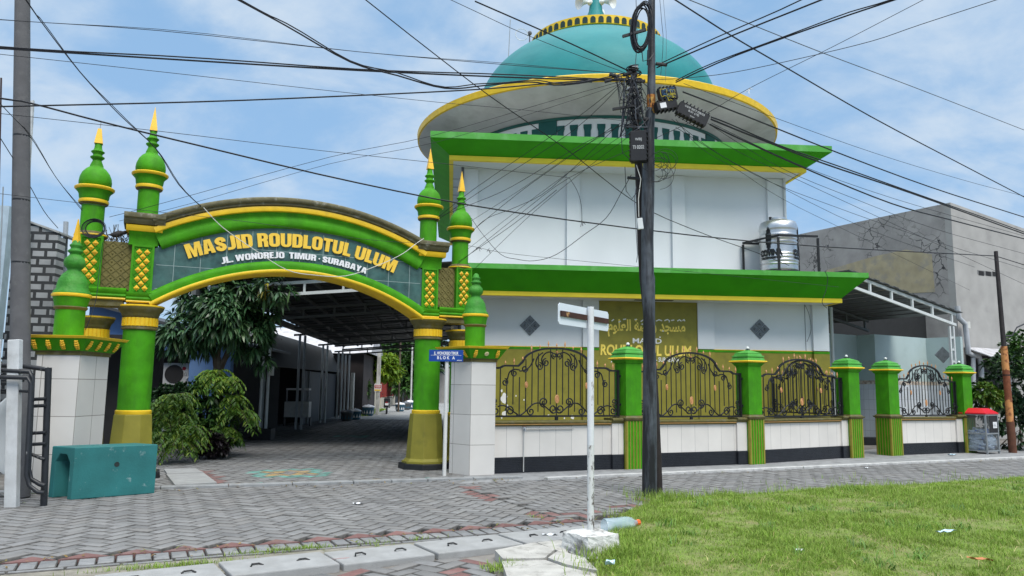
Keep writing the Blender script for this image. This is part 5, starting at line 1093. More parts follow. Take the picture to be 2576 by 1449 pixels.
for k in range(60):                                        # wrapped cable head
    y = 172 + 150 * k / 60; c, r = seg(1582 - 6 * math.sin(k), 1606 + 8 * math.sin(k * 1.7), y, pc0.y + .3); a0 = k * .9
    b.tube([c - off_ + Vector((r * 1.08 * math.cos(a0 + q), r * 1.08 * math.sin(a0 + q), (q - 1.5) * .012 * math.sin(k * 2.3))) for q in np.linspace(0, 4.2, 9)], random.uniform(.007, .014), 5)
b.build('cable_lashing', cablem, up1)
b = MB(); c, r = seg(1627, 1649, 262, pc0.y + .1); b.lathe([(r * 1.02, -.16), (r * 1.03, .14)], c, 16); b.build('rust_band', mat('orange_rust', (.30, .10, .02), .8, .3, 12., .3, col2=(.55, .33, .08), mix=.9, mscale=9., mlo=.48, mhi=.6), up0)
def tbox(name, label, cx, cy, w, h, d, rot, Y, txt=None, tilt=0., ribs=True, txs=.7):
    p = at(cx, cy, Y); t = thing(name, label, 'terminal box', p, rot); t.rotation_euler = (0, tilt, math.radians(rot))
    b = MB(); b.bx(-w / 2, w / 2, 0, d, -h / 2, h / 2); body = b.build('box_body', blackp, t, bevel=.006)
    b = MB()
    if ribs:
        n = max(3, int(max(w, h) / .06))
        for k in range(n):
            f = -.5 + (k + .5) / n
            if w > h:
                for s in (-1, 1): b.bx(f * w - .008, f * w + .008, -.01, d + .006, s * (h / 2 + .012) - .012, s * (h / 2 + .012) + .012)
            else:
                for s in (-1, 1): b.bx(s * (w / 2 + .01) - .01, s * (w / 2 + .01) + .01, -.008, d + .004, f * h - .008, f * h + .008)
        b.build('latch', blackp, body)
    for k, (s, ww, hh_, z) in enumerate(txt or []):
        V, Fs = fit_text(s, ww, hh_, bold=.02); w_ = MB(); solid(w_, V, Fs, lambda x, y, dd: (-ww / 2 + x, -.001 - dd, z + y), .001); w_.build('box_letters', mat('stencil_white', (.45, .46, .46), .7) if 'stencil_white' not in MATS else MATS['stencil_white'], body)
    return t
tbox('splice_box', 'upright black splice box strapped to the utility pole', 1606, 366, .24, .47, .16, -12, pc0.y - .16, [('TI 0202', .17, .055, -.05), ('WIRJ', .10, .04, .08)])
tbox('cable_closure', 'long black cable closure with white code hanging tilted right of the pole', 1745, 285, .50, .19, .12, 8, pc0.y - .15, [('ODP-RKT-FJB/55', .34, .032, .035), ('B.01 (15)', .18, .03, -.01), ('08-3699', .07, .018, -.07)], tilt=.42)
tbox('distribution_box', 'flat black box with pale label beside the pole under the open box', 1679, 263, .34, .13, .14, 12, pc0.y - .1, None, tilt=-.25)
ob = tbox('open_cable_box', 'open black cable box with yellow and blue fibres beside the pole', 1682, 234, .30, .18, .10, 14, pc0.y - .05, None, tilt=-.22, ribs=True)
for col, nm, n in (((.6, .5, .05), 'yellow_fibre', 7), ((.02, .12, .3), 'blue_fibre', 6)):
    b = MB(); m = mat(nm + '_sheath', col, .5, .1, 8., 0)
    for k in range(n):
        cx, cz = random.uniform(-.12, .06), random.uniform(-.1, .04); r = random.uniform(.03, .07); b.tube([(cx + r * math.cos(q) * .8, -.02 - .01 * k, cz + r * math.sin(q) + .02 * math.sin(3 * q)) for q in np.linspace(0, 5.6, 16)], .004, 4)
    b.build(nm, m, ob)
b = MB(); b.bx(-.12, -.02, -.004, -.002, -.04, .04); b.build('paper_label', lw, [o for o in bpy.data.objects if o.name == 'distribution_box'][0])
tbox('junction_box', 'small white plastic junction box hanging low on the slanting pole', 1611, 562, .085, .17, .05, 5, pc0.y - .05, None, tilt=-.12, ribs=False).children[0].data.materials[0] = steelw
def bracket(label, x0, y0, x1, y1, Y): a, c = at(x0, y0, Y), at(x1, y1, Y); t = thing('pole_bracket', label, 'bracket', a); b = MB(); d = c - a; b.box(d / 2, (d.length, .05, .035), M=Vector((1, 0, 0)).rotation_difference(d).to_matrix()); b.build('bracket_arm', black, t)
bracket('perforated steel bracket sticking left from the pole below the cable head', 1541, 275, 1600, 266, pc0.y); bracket('short dark steel bracket on the slanting pole below the splice box', 1578, 447, 1612, 450, pc0.y + .1); bracket('dark strap across the big cable coil near the pole top', 1566, 92, 1625, 75, pc0.y - .2)
coil = thing('cable_coil', 'big hanging coil of black cable near the top of the utility pole', 'cable coil', at(1612, 72, pc0.y - .15)); b = MB()
for k in range(11):
    rx, rz = random.uniform(.10, .165), random.uniform(.31, .40); ph = random.uniform(-.2, .2); b.tube([(rx * math.cos(q) + ph * .12, -.02 * k * .4 + .04 * math.sin(q + k), rz * math.sin(q) + ph * .12 + .16 * math.cos(q) * .6) for q in [j * 2 * PI / 24 for j in range(24)]], random.uniform(.008, .013), 6, closed=True)
b.build('coil_loops', cablem, coil)
b = MB(); b.tube([(0, -.05, -.35), (.02, -.05, -.55), (.12, -.05, -.52), (.2, 0, -.4)], .008, 5); b.tube([(.1, -.03, -.36), (.09, -.03, -.6)], .012, 5); b.build('coil_tail', cablem, coil)
lo = thing('loose_wires', 'tangle of thin loose wires curling right of the splice box', 'wires', at(1660, 420, pc0.y - .1)); b = MB()
for k in range(15):
    r = random.uniform(.08, .28); cx, cz = random.uniform(-.12, .12), random.uniform(-.14, .14); a0 = random.uniform(-2.6, -1.2); b.tube([(cx + r * math.cos(a0 + q), random.uniform(-.03, .03) * 0 + .01 * k - .08, cz + r * .9 * math.sin(a0 + q)) for q in np.linspace(0, random.uniform(2.2, 4.8), 16)], .0035, 4)
b.build('wire_loops', cablem, lo)
lo2 = thing('loose_wires', 'thin grey wires and tan cable running down the slanting pole', 'wires', at(1612, 480, pc0.y - .06)); c0 = at(1612, 480, pc0.y - .06)
for m, P in ((cablew, [(1601, 415), (1612, 450), (1606, 500), (1607, 545)]), (cableg, [(1600, 470), (1596, 500), (1600, 580), (1604, 640), (1601, 660)]), (cablem, [(1572, 420), (1575, 480), (1590, 500), (1612, 470)]), (cablem, [(1568, 250), (1562, 330), (1566, 385), (1590, 405)]), (cableg, [(1600, 0), (1603, 100), (1598, 170)]), (cablem, [(1590, 210), (1580, 250), (1585, 300), (1600, 330)]), (cableg, [(1600, 300), (1597, 250), (1610, 240), (1620, 260), (1600, 275)])):
    b = MB(); b.tube([at(x, y, pc0.y - .08) - c0 for x, y in P], .006, 5); b.build('hanging_wire', m, lo2)
# ------------------------------------------------------------ right edge: rusty post, bottle cage
rp = gnd(2548, 1139); rpt = at(2505, 632, rp.y); rpo = thing('rusty_post', 'slender steel post, dark above and orange with rust below, at the right', 'post', rp)
L = rpt - rp
def part_tube(nm, f0, f1, r0, r1, m): b = MB(); b.tube([L * (f0 + (f1 - f0) * k / 4) for k in range(5)], [r0 + (r1 - r0) * k / 4 for k in range(5)], 12); b.build(nm, m, rpo, smooth=40)
part_tube('dark_shaft', .52, 1., .062, .05, mat('dark_steel_post', (.03, .024, .026), .6, .2, 8., .2)); part_tube('rusty_shaft', .15, .5195, .088, .084, mat('rust_post', (.20, .065, .03), .8, .3, 6., .4, col2=(.60, .28, .10), mix=.9, mscale=1.4, mlo=.52, mhi=.56)); part_tube('foot', -.01, .1495, .10, .10, mat('brown_rust', (.11, .045, .026), .85, .3, 8., .4)); part_tube('collar', .375, .380, .092, .092, black)
b = MB(); q = L * .57; b.tube([q + Vector((.05, 0, 0)), q + Vector((.25, 0, .02)), q + Vector((.4, 0, .25)), q + Vector((1.5, .2, .7))], .02, 6); b.build('bent_arm', mat('arm_steel', (.05, .05, .06), .5), rpo)
cg0 = gnd(2484, 1143); cga = 33; cage = thing('bottle_cage', 'grey steel mesh cage with red lid for empty plastic bottles', 'bottle cage', cg0, cga)
CW, CD, CH = .62, .62, 1.02
stm = mat('cage_steel', (.22, .24, .25), .45, .1, 6., .05)
b = MB()
for x, y in ((0, 0), (CW, 0), (CW, CD), (0, CD)): b.bx(x - .02, x + .02, y - .02, y + .02, 0, CH)
for z in (.08, .52, CH - .02):
    for y in (0, CD): b.bx(.02, CW - .02, y - .018, y + .018, z - .018, z + .018)
    for x in (0, CW): b.bx(x - .018, x + .018, .02, CD - .02, z - .018, z + .018)
b.build('cage_frame', stm, cage); b = MB()
for k in range(1, 22):
    f = k / 22
    for y in (-.001, CD): b.tube([(CW * f, y, .1), (CW * f, y, CH - .04)], .0022, 3)
    for x in (-.001, CW): b.tube([(x, CD * f, .1), (x, CD * f, CH - .04)], .0022, 3)
for k in range(1, 32):
    z = .1 + (CH - .14) * k / 32
    for y in (-.001, CD): b.tube([(.02, y, z), (CW - .02, y, z)], .0022, 3)
    for x in (-.001, CW): b.tube([(x, .02, z), (x, CD - .02, z)], .0022, 3)
b.build('wire_mesh', stm, cage); b = MB(); b.bx(.0, CW, 0, CD, .07, .078); b.build('cage_floor', stm, cage)
b = MB(); s4 = lambda d, z: [(-d, -d, z), (CW + d, -d, z), (CW + d, CD + d, z), (-d, CD + d, z)]
b.frustum(s4(.03, CH), s4(.03, CH + .03)); b.frustum(s4(.03, CH + .031), s4(-.13, CH + .15)); b.build('lid', mat('red_lid_paint', (.62, .015, .03), .3, .05, 4., 0), cage)
b = MB(); b.bx(.34, .54, -.028, -.022, .66, .82); b.build('notice', lw, cage); b = MB(); b.bx(.2, CW - .02, -.012, -.004, .55, CH - .04); nt = b.build('dark_panel', darkm, cage)
for k in range(3): b = MB(); b.bx(.36, .52 - .02 * k, -.0295, -.0285, .69 + k * .035, .70 + k * .035); b.build('notice_line', black, cage)
petm = mat('clear_plastic', (.70, .82, .95), .12, .05, 5., 0, spec=.6, alpha=.42); capm = mat('blue_cap', (.03, .12, .5), .4)
def bottle(label, group, s=1., m=petm, cm=capm):
    t = thing('plastic_bottle', label, 'bottle', (0, 0, 0), 0, group); b = MB()
    b.lathe([(.001, 0), (.03, 0), (.033, .01), (.031, .05), (.033, .06), (.030, .085), (.033, .11), (.033, .15), (.028, .175), (.014, .2), (.0125, .215)], (0, 0, 0), 10, cap=False); b.build('bottle_body', m, t, smooth=50)
    b = MB(); b.lathe([(.014, .212), (.014, .232)], (0, 0, 0), 8); b.build('cap', cm, t); t.scale = (s, s, s); return t
b0 = bottle('empty clear plastic bottle lying among the others inside the mesh cage', 'empty bottles in the mesh cage'); CF = Fr(cg0, cga)
for k in range(70):
    o = b0 if k == 0 else dup(b0); e = (random.uniform(1.2, 1.9), random.uniform(-.4, .4), random.uniform(0, 6.28)); from mathutils import Euler
    x, y = (random.uniform(.17, CW - .17), .06) if k % 3 == 0 else ((.06, random.uniform(.17, CD - .17)) if k % 3 == 1 else (random.uniform(.17, CW - .17), random.uniform(.17, CD - .17)))
    if k % 3 == 0: e = (PI / 2 + random.uniform(-.4, .4), 0, PI / 2 + random.choice((0, PI)) + random.uniform(-.12, .12))
    if k % 3 == 1: e = (PI / 2 + random.uniform(-.4, .4), 0, random.choice((0, PI)) + random.uniform(-.12, .12))
    o.rotation_euler = e; o.scale = (1.25,) * 3; o.location = CF.w(x, y, random.uniform(.13, .6)) - (Matrix.Rotation(math.radians(0), 3, 'Z') @ (Euler((e[0], e[1], e[2] + 0)).to_matrix() @ Vector((0, 0, .145))))
    o.rotation_euler = (e[0], e[1], e[2] + math.radians(cga)); o.location = CF.w(x, y, random.uniform(.13, .6)) - Euler(o.rotation_euler).to_matrix() @ Vector((0, 0, .145))
# litter
bt = bottle('large clear plastic bottle with orange cap lying at the grass edge', None, 1., mat('pale_blue_plastic', (.55, .72, .82), .12, .05, 5., 0, spec=.6, alpha=.4), mat('orange_cap', (.8, .15, .03), .4)); 
p = gnd(1520, 1322, .07); q = gnd(1608, 1314, .07); bt.location = p; d = q - p; bt.rotation_euler = d.to_track_quat('Z', 'Y').to_euler(); bt.scale = (d.length / .232 * 1.15,) * 2 + (d.length / .232,)
def scrap(label, cat, x, y, w, h, m, rot, z=.05, dz=.012):
    p = gnd(x, y, z); b = MB(); n = 5; V = []
    for i in range(n + 1):
        for j in range(3): V.append((p.x + (i / n - .5) * w * math.cos(rot) - (j / 2 - .5) * h * math.sin(rot), p.y + (i / n - .5) * w * math.sin(rot) + (j / 2 - .5) * h * math.cos(rot), z + dz * (1 + math.sin(i * 1.9 + j * 1.3))))
    o = len(V); V += [(a, b_, c - .003) for a, b_, c in V]; F_ = []
    for i in range(n):
        for j in range(2): k = i * 3 + j; F_ += [(k, k + 3, k + 4, k + 1), (o + k + 1, o + k + 4, o + k + 3, o + k)]
    b.add(V, F_); tag(b.build('litter', m), label, cat)
litw = mat('litter_white', (.7, .72, .74), .5, .05, 8., 0); litb = mat('litter_blue', (.5, .68, .8), .3, .05, 8., 0); lito = mat('litter_orange', (.5, .2, .08), .6)
scrap('flattened pale blue plastic piece lying on the grass at right', 'litter', 2380, 1338, .30, .06, litb, .5, .11); scrap('crumpled clear plastic scrap on the grass by the block', 'litter', 1535, 1420, .09, .07, litb, 1.2, .06, .02)
scrap('white wrapper on the broken concrete left of the sign block', 'litter', 1383, 1347, .16, .05, litw, .1, .02); scrap('white paper scrap in the middle of the street paving', 'litter', 900, 1268, .13, .05, litw, .3, .01); scrap('small orange wrapper on the grass at lower right', 'litter', 2465, 1408, .2, .03, lito, -.4, .1); scrap('small pale wrapper on the grass right of centre', 'litter', 2012, 1386, .09, .03, litw, .2, .1); scrap('white scrap lying near the kerb below the entrance gap', 'litter', 2180, 1178, .12, .04, litw, .6, .01); scrap('pale scrap at the foot of the wall by the bottle cage', 'litter', 2395, 1144, .25, .1, litb, .5, .02)
scrap('thin red stick lying in the grass strip by the kerb', 'stick', 765, 1413, .8, .012, mat('red_plastic', (.6, .05, .04), .5), ST, .012, .002)
# ------------------------------------------------------------ foliage
def leaves_np(P, D, n, ln, wd, droop, spread=1., up=.0, sj=.3):
    """n leaves at every point P, fanned round the direction D, each folded along its midrib and bending down"""
    m = len(P); P = np.repeat(P, n, 0); D = np.repeat(D, n, 0); k = m * n
    d = D + rng.normal(0, spread, (k, 3)); d[:, 2] += up; d /= np.linalg.norm(d, axis=1)[:, None] + 1e-9
    L = ln * rng.uniform(1 - sj, 1 + sj, k)[:, None]; Wd = wd * rng.uniform(1 - sj, 1 + sj, k)[:, None]
    s = np.cross(d, np.array([0, 0, 1.]) + rng.normal(0, .35, (k, 3))); s /= np.linalg.norm(s, axis=1)[:, None] + 1e-9
    nz = np.cross(s, d); g = np.array([0, 0, -1.])
    V = np.zeros((k, 6, 3)); V[:, 0] = P
    m1 = P + d * L * .38 + g * droop * L * .12; m2 = P + d * L * .72 + g * droop * L * .40; V[:, 1] = m1 + s * Wd * .5 + nz * Wd * .12; V[:, 2] = m1 - s * Wd * .5 + nz * Wd * .12
    V[:, 3] = m2 + s * Wd * .4 + nz * Wd * .1; V[:, 4] = m2 - s * Wd * .4 + nz * Wd * .1; V[:, 5] = P + d * L * .97 + g * droop * L * .78
    T = np.array([(0, 2, 1), (1, 2, 4), (1, 4, 3), (3, 4, 5)]); return V.reshape(-1, 3), (T[None] + (np.arange(k) * 6)[:, None, None]).reshape(-1, 3)
def blob(c, r, n, shell=.5, squash=1.):
    d = rng.normal(0, 1, (n, 3)); d /= np.linalg.norm(d, axis=1)[:, None]; q = (shell + (1 - shell) * rng.random(n)) ** .6
    return np.array(c) + d * np.array(r) * q[:, None], d
def crown(parent, blobs, n, per, ln, wd, droop, m, name='crown', spread=.7, up=.15, shell=.45):
    A, Bd = [], []
    tot = sum(b[1][0] * b[1][1] * b[1][2] for b in blobs) ** 1
    for c, r in blobs: p, d = blob(c, r, max(6, int(n * r[0] * r[1] * r[2] / tot)), shell); A.append(p); Bd.append(d)
    V, T = leaves_np(np.concatenate(A), np.concatenate(Bd), per, ln, wd, droop, spread, up); return np_mesh(name, V, T, m, parent)
def limb(mb, pts, r0, r1): n = len(pts); mb.tube(pts, [r0 + (r1 - r0) * k / (n - 1) for k in range(n)], 8)
bark = mat('bark', (.10, .075, .055), .9, .3, 9., .6, col2=(.2, .17, .14), mix=.5, mscale=8., streak=.3)
mangoL = leaf_mat('mango_leaf', (.038, .10, .042), (.10, .18, .07), .5, .3, .15); ferL = leaf_mat('fern_leaf', (.075, .17, .022), (.22, .30, .03), .45, .5, .3)
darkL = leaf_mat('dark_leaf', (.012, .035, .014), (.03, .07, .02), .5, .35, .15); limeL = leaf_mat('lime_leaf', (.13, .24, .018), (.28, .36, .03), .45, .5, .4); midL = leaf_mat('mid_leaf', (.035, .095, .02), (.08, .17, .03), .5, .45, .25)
# ------------------------------------------------------------ the alley
AL = Fr((0, 0), 4.4)
mt = AL.w(-5.35, 18.2); mango = thing('mango_tree', 'mango tree with long dark drooping leaves hanging under the left of the arch', 'tree', (mt.x, mt.y, 0))
mw = lambda x, y, Y=18.0: at(x, y, Y) - mt
b = MB(); limb(b, [(0, 0, -.05), mw(548, 1060), mw(552, 960), mw(545, 900)], .15, .10); limb(b, [mw(552, 935), mw(575, 880), mw(600, 830), mw(640, 770)], .075, .03); limb(b, [mw(545, 905), mw(520, 850), mw(490, 790)], .07, .03); limb(b, [mw(546, 905), mw(560, 830), mw(590, 760, 17.6), mw(690, 715, 17.4)], .06, .02); b.build('trunk', bark, mango, smooth=60)
bl = [(mw(x, y, Y), r) for x, y, Y, r in ((480, 830, 17.8, (.62, .6, .5)), (560, 790, 17.4, (.7, .7, .55)), (520, 750, 17.8, (.55, .5, .4)), (620, 830, 17.9, (.55, .5, .5)), (450, 850, 17.8, (.38, .4, .28)), (600, 735, 17.5, (.5, .5, .35)), (690, 725, 17.2, (.38, .4, .25)), (655, 790, 17.8, (.35, .4, .35)), (650, 900, 18.2, (.25, .3, .22)))]
crown(mango, bl, 470, 12, .25, .058, .6, mangoL, spread=.95, up=.05, shell=.8); crown(mango, [(c, (r[0] * .7, r[1] * .7, r[2] * .7)) for c, r in bl], 300, 8, .2, .06, .5, darkL, 'inner_foliage')  # inner leaves darker: shade inside the crown painted in
b = MB(); V, T = leaves_np(np.array([mw(670, 712, 17.1)[:], mw(668, 720, 17.1)[:]]), np.array([(0, 0, -1.)] * 2), 7, .28, .06, .6, .5); np_mesh('yellow_leaves', V, T, leaf_mat('yellowing_leaf', (.40, .36, .03), (.3, .2, .03), .3, .4, .3), mango)
def shrub(label, base, blobs, n, per, ln, wd, droop, m, cat='shrub', group=None, stems=5, spread=.6, up=.3):
    t = thing('shrub', label, cat, base, 0, group); b = MB(); base = Vector(base)
    for k in range(stems):
        c, r = blobs[k % len(blobs)]; e = Vector(c) + Vector((random.uniform(-.5, .5) * r[0], random.uniform(-.5, .5) * r[1], 0)); b.tube([(random.uniform(-.1, .1), random.uniform(-.1, .1), -.03), e * .5, e], [.02, .014, .006], 5)
    b.build('stem', bark, t); crown(t, blobs, n, per, ln, wd, droop, m, 'foliage', spread, up); return t
def rel(base, L): base = Vector(base); return [(at(x, y, Y) - base, r) for x, y, Y, r in L]
def fern(label, base, spots, per, ln, leaf, m, up=.9):
    t = thing('fern', label, 'fern', base); base = Vector(base); P, D, st = [], [], MB()
    for c in spots:
        c = Vector(c) - base
        for k in range(per):
            az = random.uniform(0, 6.283); L = ln * random.uniform(.6, 1.15); u_ = up * random.uniform(.4, 1.2); pts = []
            for i in range(15):
                f = i / 14; pts.append(c + Vector((math.cos(az) * L * f, math.sin(az) * L * f, L * (u_ * f - 1.25 * f * f))))
            if k % 3 == 0: st.tube(pts[::3], .005, 3)
            for i in range(2, 15):
                tg_ = (pts[i] - pts[i - 1]).normalized(); sd_ = tg_.cross(Vector((0, 0, 1))).normalized()
                for s_ in (-1, 1): P.append(pts[i][:]); D.append((sd_ * s_ + tg_ * .5 + Vector((0, 0, -.25)))[:])
    st.build('stem', bark, t); D = np.array(D); D /= np.linalg.norm(D, axis=1)[:, None]
    V, T = leaves_np(np.array(P), D, 1, leaf, leaf * .36, .5, .12); np_mesh('fronds', V, T, m, t); return t
bs1 = gnd(430, 1158); bs1.z = 0
fern('feathery light green fern right behind the teal concrete block', bs1, [at(x, y, Y) for x, y, Y in ((425, 1060, 15.5), (450, 1045, 15.6), (405, 1025, 15.6), (440, 1000, 15.7), (470, 1080, 15.4), (415, 1095, 15.3), (455, 1110, 15.2))], 34, .42, .085, ferL)
bs2 = gnd(430, 1120); shrub('dark leafy bush below the air conditioner', bs2, rel(bs2, [(425, 995, 16.8, (.35, .35, .25)), (420, 1020, 16.8, (.45, .4, .3)), (470, 985, 17., (.25, .25, .2)), (480, 1030, 17., (.3, .3, .3))]), 330, 12, .12, .05, .4, darkL)
bs3 = gnd(545, 1140); shrub('tall mixed foliage growing round the mango trunk', bs3, rel(bs3, [(530, 985, 16.9, (.36, .36, .25)), (515, 1040, 16.8, (.36, .35, .35)), (555, 1090, 16.7, (.34, .33, .33)), (500, 965, 17., (.22, .22, .18))]), 200, 10, .17, .06, .5, midL)
bs4 = gnd(590, 1120); fern('bright green ferns on the right of the mango trunk', bs4, [at(x, y, Y) for x, y, Y in ((585, 1000, 16.8), (565, 955, 16.8), (600, 1040, 16.7), (570, 1080, 16.6), (540, 940, 16.9))], 26, .42, .10, ferL)
bs5 = gnd(520, 1145); shrub('low purplish dark plants at the foot of the mango tree', bs5, rel(bs5, [(510, 1110, 16.2, (.3, .25, .2)), (540, 1120, 16.2, (.3, .25, .2))]), 120, 8, .14, .07, .4, leaf_mat('purple_leaf', (.018, .012, .016), (.03, .03, .02), .4, .35, .1))
# blue house with air conditioner
bm_ = mat('blue_house_paint', (.10, .20, .42), .7, .08, 2., .15, col2=(.16, .26, .45), mix=.4, mscale=1.5); HF = Fr(AL.w(-5.75, 20.6), 4.4); hz = lambda x, y, v=0: HF.px(x, y, v)
house = thing('house', 'small blue house with dark sloping roof behind the mango tree', 'house', HF.w(0, 0), 4.4)
c1, c2 = hz(496, 860), hz(384, 872); zr_, zl_ = hz(496, 862).z, hz(392, 815).z; ul = hz(215, 900).x; sl2 = (zl_ - zr_) / (hz(392, 815).x - 0); topz = lambda u: zr_ + sl2 * u
rz1 = hz(474, 899).z; ur = hz(474, 950).x
b = MB(); b.slab([(ur, -.05), (0, -.05), (0, topz(0)), (ur, topz(ur))], 0, .3); b.slab([(ul, rz1 + .35), (ur, rz1), (ur, topz(ur)), (ul, topz(-4.2))], 0.001, .3); b.slab([(ul - .3, -.05), (ul, -.05), (ul, rz1 + .35), (ul - .3, rz1 + .35)], .002, .3); b.build('wall', bm_, house)
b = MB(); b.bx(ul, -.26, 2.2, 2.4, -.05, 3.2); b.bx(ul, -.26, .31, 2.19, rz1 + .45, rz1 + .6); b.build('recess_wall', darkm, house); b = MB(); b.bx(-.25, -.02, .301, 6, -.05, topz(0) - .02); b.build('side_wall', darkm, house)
b = MB(); b.slab([(ul - .3, topz(-4.2) + .02), (.3, topz(.3) + .02), (.3, topz(.3) + .09), (ul - .3, topz(-4.2) + .09)], -.5, 6.); b.build('roof', darksheet, house)
b = MB(); b.bx(ul, ur, .6, .68, -.05, .95); b.build('low_wall', mat('patterned_wall', (.25, .3, .31), .8, .5, 7., .2, col2=(.05, .08, .09), mix=.9, mscale=6., mlo=.48, mhi=.52), house)
b = MB(); a1, a2 = HF.px(408, 968, .3), HF.px(476, 914, .3); ac = thing('air_conditioner', 'white outdoor air conditioner unit under the blue house eave', 'air conditioner', HF.w(a1.x, .3, a1.z), 4.4)
w_, h_ = a2.x - a1.x, a2.z - a1.z; b = MB(); b.bx(0, w_, 0, .28, 0, h_); acb = b.build('casing', mat('ac_casing', (.42, .43, .44), .5, .05, 3., 0), ac, bevel=.01)
b = MB(); o = MB(); o.lathe([(.001, 0), (h_ * .42, 0), (h_ * .42, .012), (h_ * .38, .016), (h_ * .37, .006), (.001, .006)], (0, 0, 0), 24, cap=False); b.add([(h_ * .5 + v[0], -.002 - v[2], h_ * .5 + v[1]) for v in o.v], o.f); b.build('fan_grille', darkm, ac)
b = MB(); b.bx(0, w_, .02, .2, -.05, -.001); b.bx(.05, .1, .02, .3, -.3, -.05); b.bx(w_ - .1, w_ - .05, .02, .3, -.3, -.05); b.build('bracket', black, ac)
V, Fs = fit_text('LG', .13, .09, bold=.03); w2 = MB(); solid(w2, V, Fs, lambda x, y, d: (w_ * .74 + x, -.001 - d, h_ * .42 + y), .003); w2.build('maker_letters', mat('grey_letter', (.2, .2, .21), .5), acb)
b = MB(); o = MB(); o.lathe([(.001, .004), (.05, .003), (.05, 0)], (0, 0, 0), 16, cap=False); b.add([(w_ * .82 + v[0], -.001 - v[2], h_ * .76 + v[1]) for v in o.v], o.f); b.build('maker_emblem', mat('red_emblem', (.22, .01, .03), .5), acb)
hz2 = MB(); hz2.tube([(w_ - .02, -.04, h_ * .3), (w_ + .08, -.04, h_ * .5), (w_ + .1, -.02, h_ * .9), (w_ - .05, .05, h_ * 1.2)], .025, 6); hz2.build('hose', cablew, ac)
# metal canopy over the alley
can = thing('alley_canopy', 'long dark metal canopy on twin white posts roofing the alley behind the gate', 'canopy', AL.w(-5.27, 17.8), 4.4)
tdark = mat('shaded_truss_paint', (.10, .11, .115), .6); CV = [0, 4.6, 9.8, 14.8, 19.3, 21.8]; UW = 5.45  # white truss steel darkened: shade under the roofs painted in
zc0 = lambda v: 3.44 - .0165 * v; zch = lambda u, v: zc0(v) + .085 * u
for k, v in enumerate(CV):
    if k: 
        for du_ in (-.09, .09): b = MB(); b.tube([(du_, v, .32 if k == 1 else 0), (du_, v, zch(0, v))], .045, 8); b.build('post', steelw if k != 2 else steelg, can)
        if k == 1: b = MB(); b.bx(-.25, .3, v - .25, v + .25, -.02, .32); b.build('post_plinth', black, can)
    b = MB()
    for dz in (0, .26): b.slab([(-.3, zch(-.3, v) + dz), (UW, zch(UW, v) + dz), (UW, zch(UW, v) + dz + .07), (-.3, zch(-.3, v) + dz + .07)], v - .03, v + .03)
    for j in range(7): u = .1 + j * .88; b.bx(u - .025, u + .025, v - .025, v + .025, zch(u, v) + .071, zch(u, v) + .259)
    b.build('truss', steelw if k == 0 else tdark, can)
b = MB()
for j in range(9):
    u = -.2 + j * .69; b.add([(u - .03, 0.04, zch(u, 0) + .415), (u + .03, 0.04, zch(u, 0) + .415), (u + .03, 21.9, zch(u, 21.9) + .415), (u - .03, 21.9, zch(u, 21.9) + .415), (u - .03, .04, zch(u, 0) + .5), (u + .03, .04, zch(u, 0) + .5), (u + .03, 21.9, zch(u, 21.9) + .5), (u - .03, 21.9, zch(u, 21.9) + .5)], [(0, 1, 2, 3), (7, 6, 5, 4), (0, 4, 5, 1), (1, 5, 6, 2), (2, 6, 7, 3), (3, 7, 4, 0)])
b.build('purlins', tdark, can)
b = MB(); n = 56
for i in range(n):
    v0, v1 = -.3 + 22.4 * i / n, -.3 + 22.4 * (i + 1) / n; o0 = .02 if i % 2 else 0
    for (u0, u1) in ((-.5, UW),):
        b.add([(u0, v0, zch(u0, v0) + .51 + o0), (u1, v0, zch(u1, v0) + .51 + o0), (u1, v1, zch(u1, v1) + .51 + o0), (u0, v1, zch(u0, v1) + .51 + o0), (u0, v0, zch(u0, v0) + .53 + o0), (u1, v0, zch(u1, v0) + .53 + o0), (u1, v1, zch(u1, v1) + .53 + o0), (u0, v1, zch(u0, v1) + .53 + o0)], [(3, 2, 1, 0), (4, 5, 6, 7), (0, 1, 5, 4), (2, 3, 7, 6), (1, 2, 6, 5), (3, 0, 4, 7)])
b.build('roof_sheet', darksheet, can)
b = MB(); b.bx(-.54, -.46, -.3, 22., zch(-.5, 11) + .3, zch(-.5, 11) + .5); b.build('gutter', tdark, can)
b = MB(); b.bx(.12, .24, 4.45, 4.6, 1.8, 2.05); b.build('switch_box', cablew, can)
# dark open-fronted house beside the canopy
CPF = Fr(AL.w(-5.6, 24.6), 4.4); cp = thing('carport', 'dark open fronted carport with black awning left of the canopy posts', 'carport', CPF.w(0, 0), 4.4)
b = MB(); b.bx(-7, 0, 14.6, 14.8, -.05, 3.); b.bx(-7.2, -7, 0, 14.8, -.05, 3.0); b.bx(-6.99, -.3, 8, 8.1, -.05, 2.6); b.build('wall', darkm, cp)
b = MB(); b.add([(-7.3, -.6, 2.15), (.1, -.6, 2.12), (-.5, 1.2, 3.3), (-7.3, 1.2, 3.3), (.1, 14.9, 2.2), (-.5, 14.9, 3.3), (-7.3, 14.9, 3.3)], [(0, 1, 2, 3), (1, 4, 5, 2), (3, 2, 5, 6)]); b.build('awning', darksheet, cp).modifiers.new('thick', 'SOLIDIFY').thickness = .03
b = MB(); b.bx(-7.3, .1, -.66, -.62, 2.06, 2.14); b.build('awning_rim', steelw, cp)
for u, v in ((-.1, -.5), (-3.4, -.5), (-.1, 7.)): b = MB(); b.tube([(u, v, 0), (u, v, 2.1)], .035, 8); b.build('post', steelg, cp)
ct = at(745, 1048, 29.); cart = thing('food_cart', 'white food cart standing in the shade of the carport', 'cart', (ct.x, ct.y, 0), 4.4)
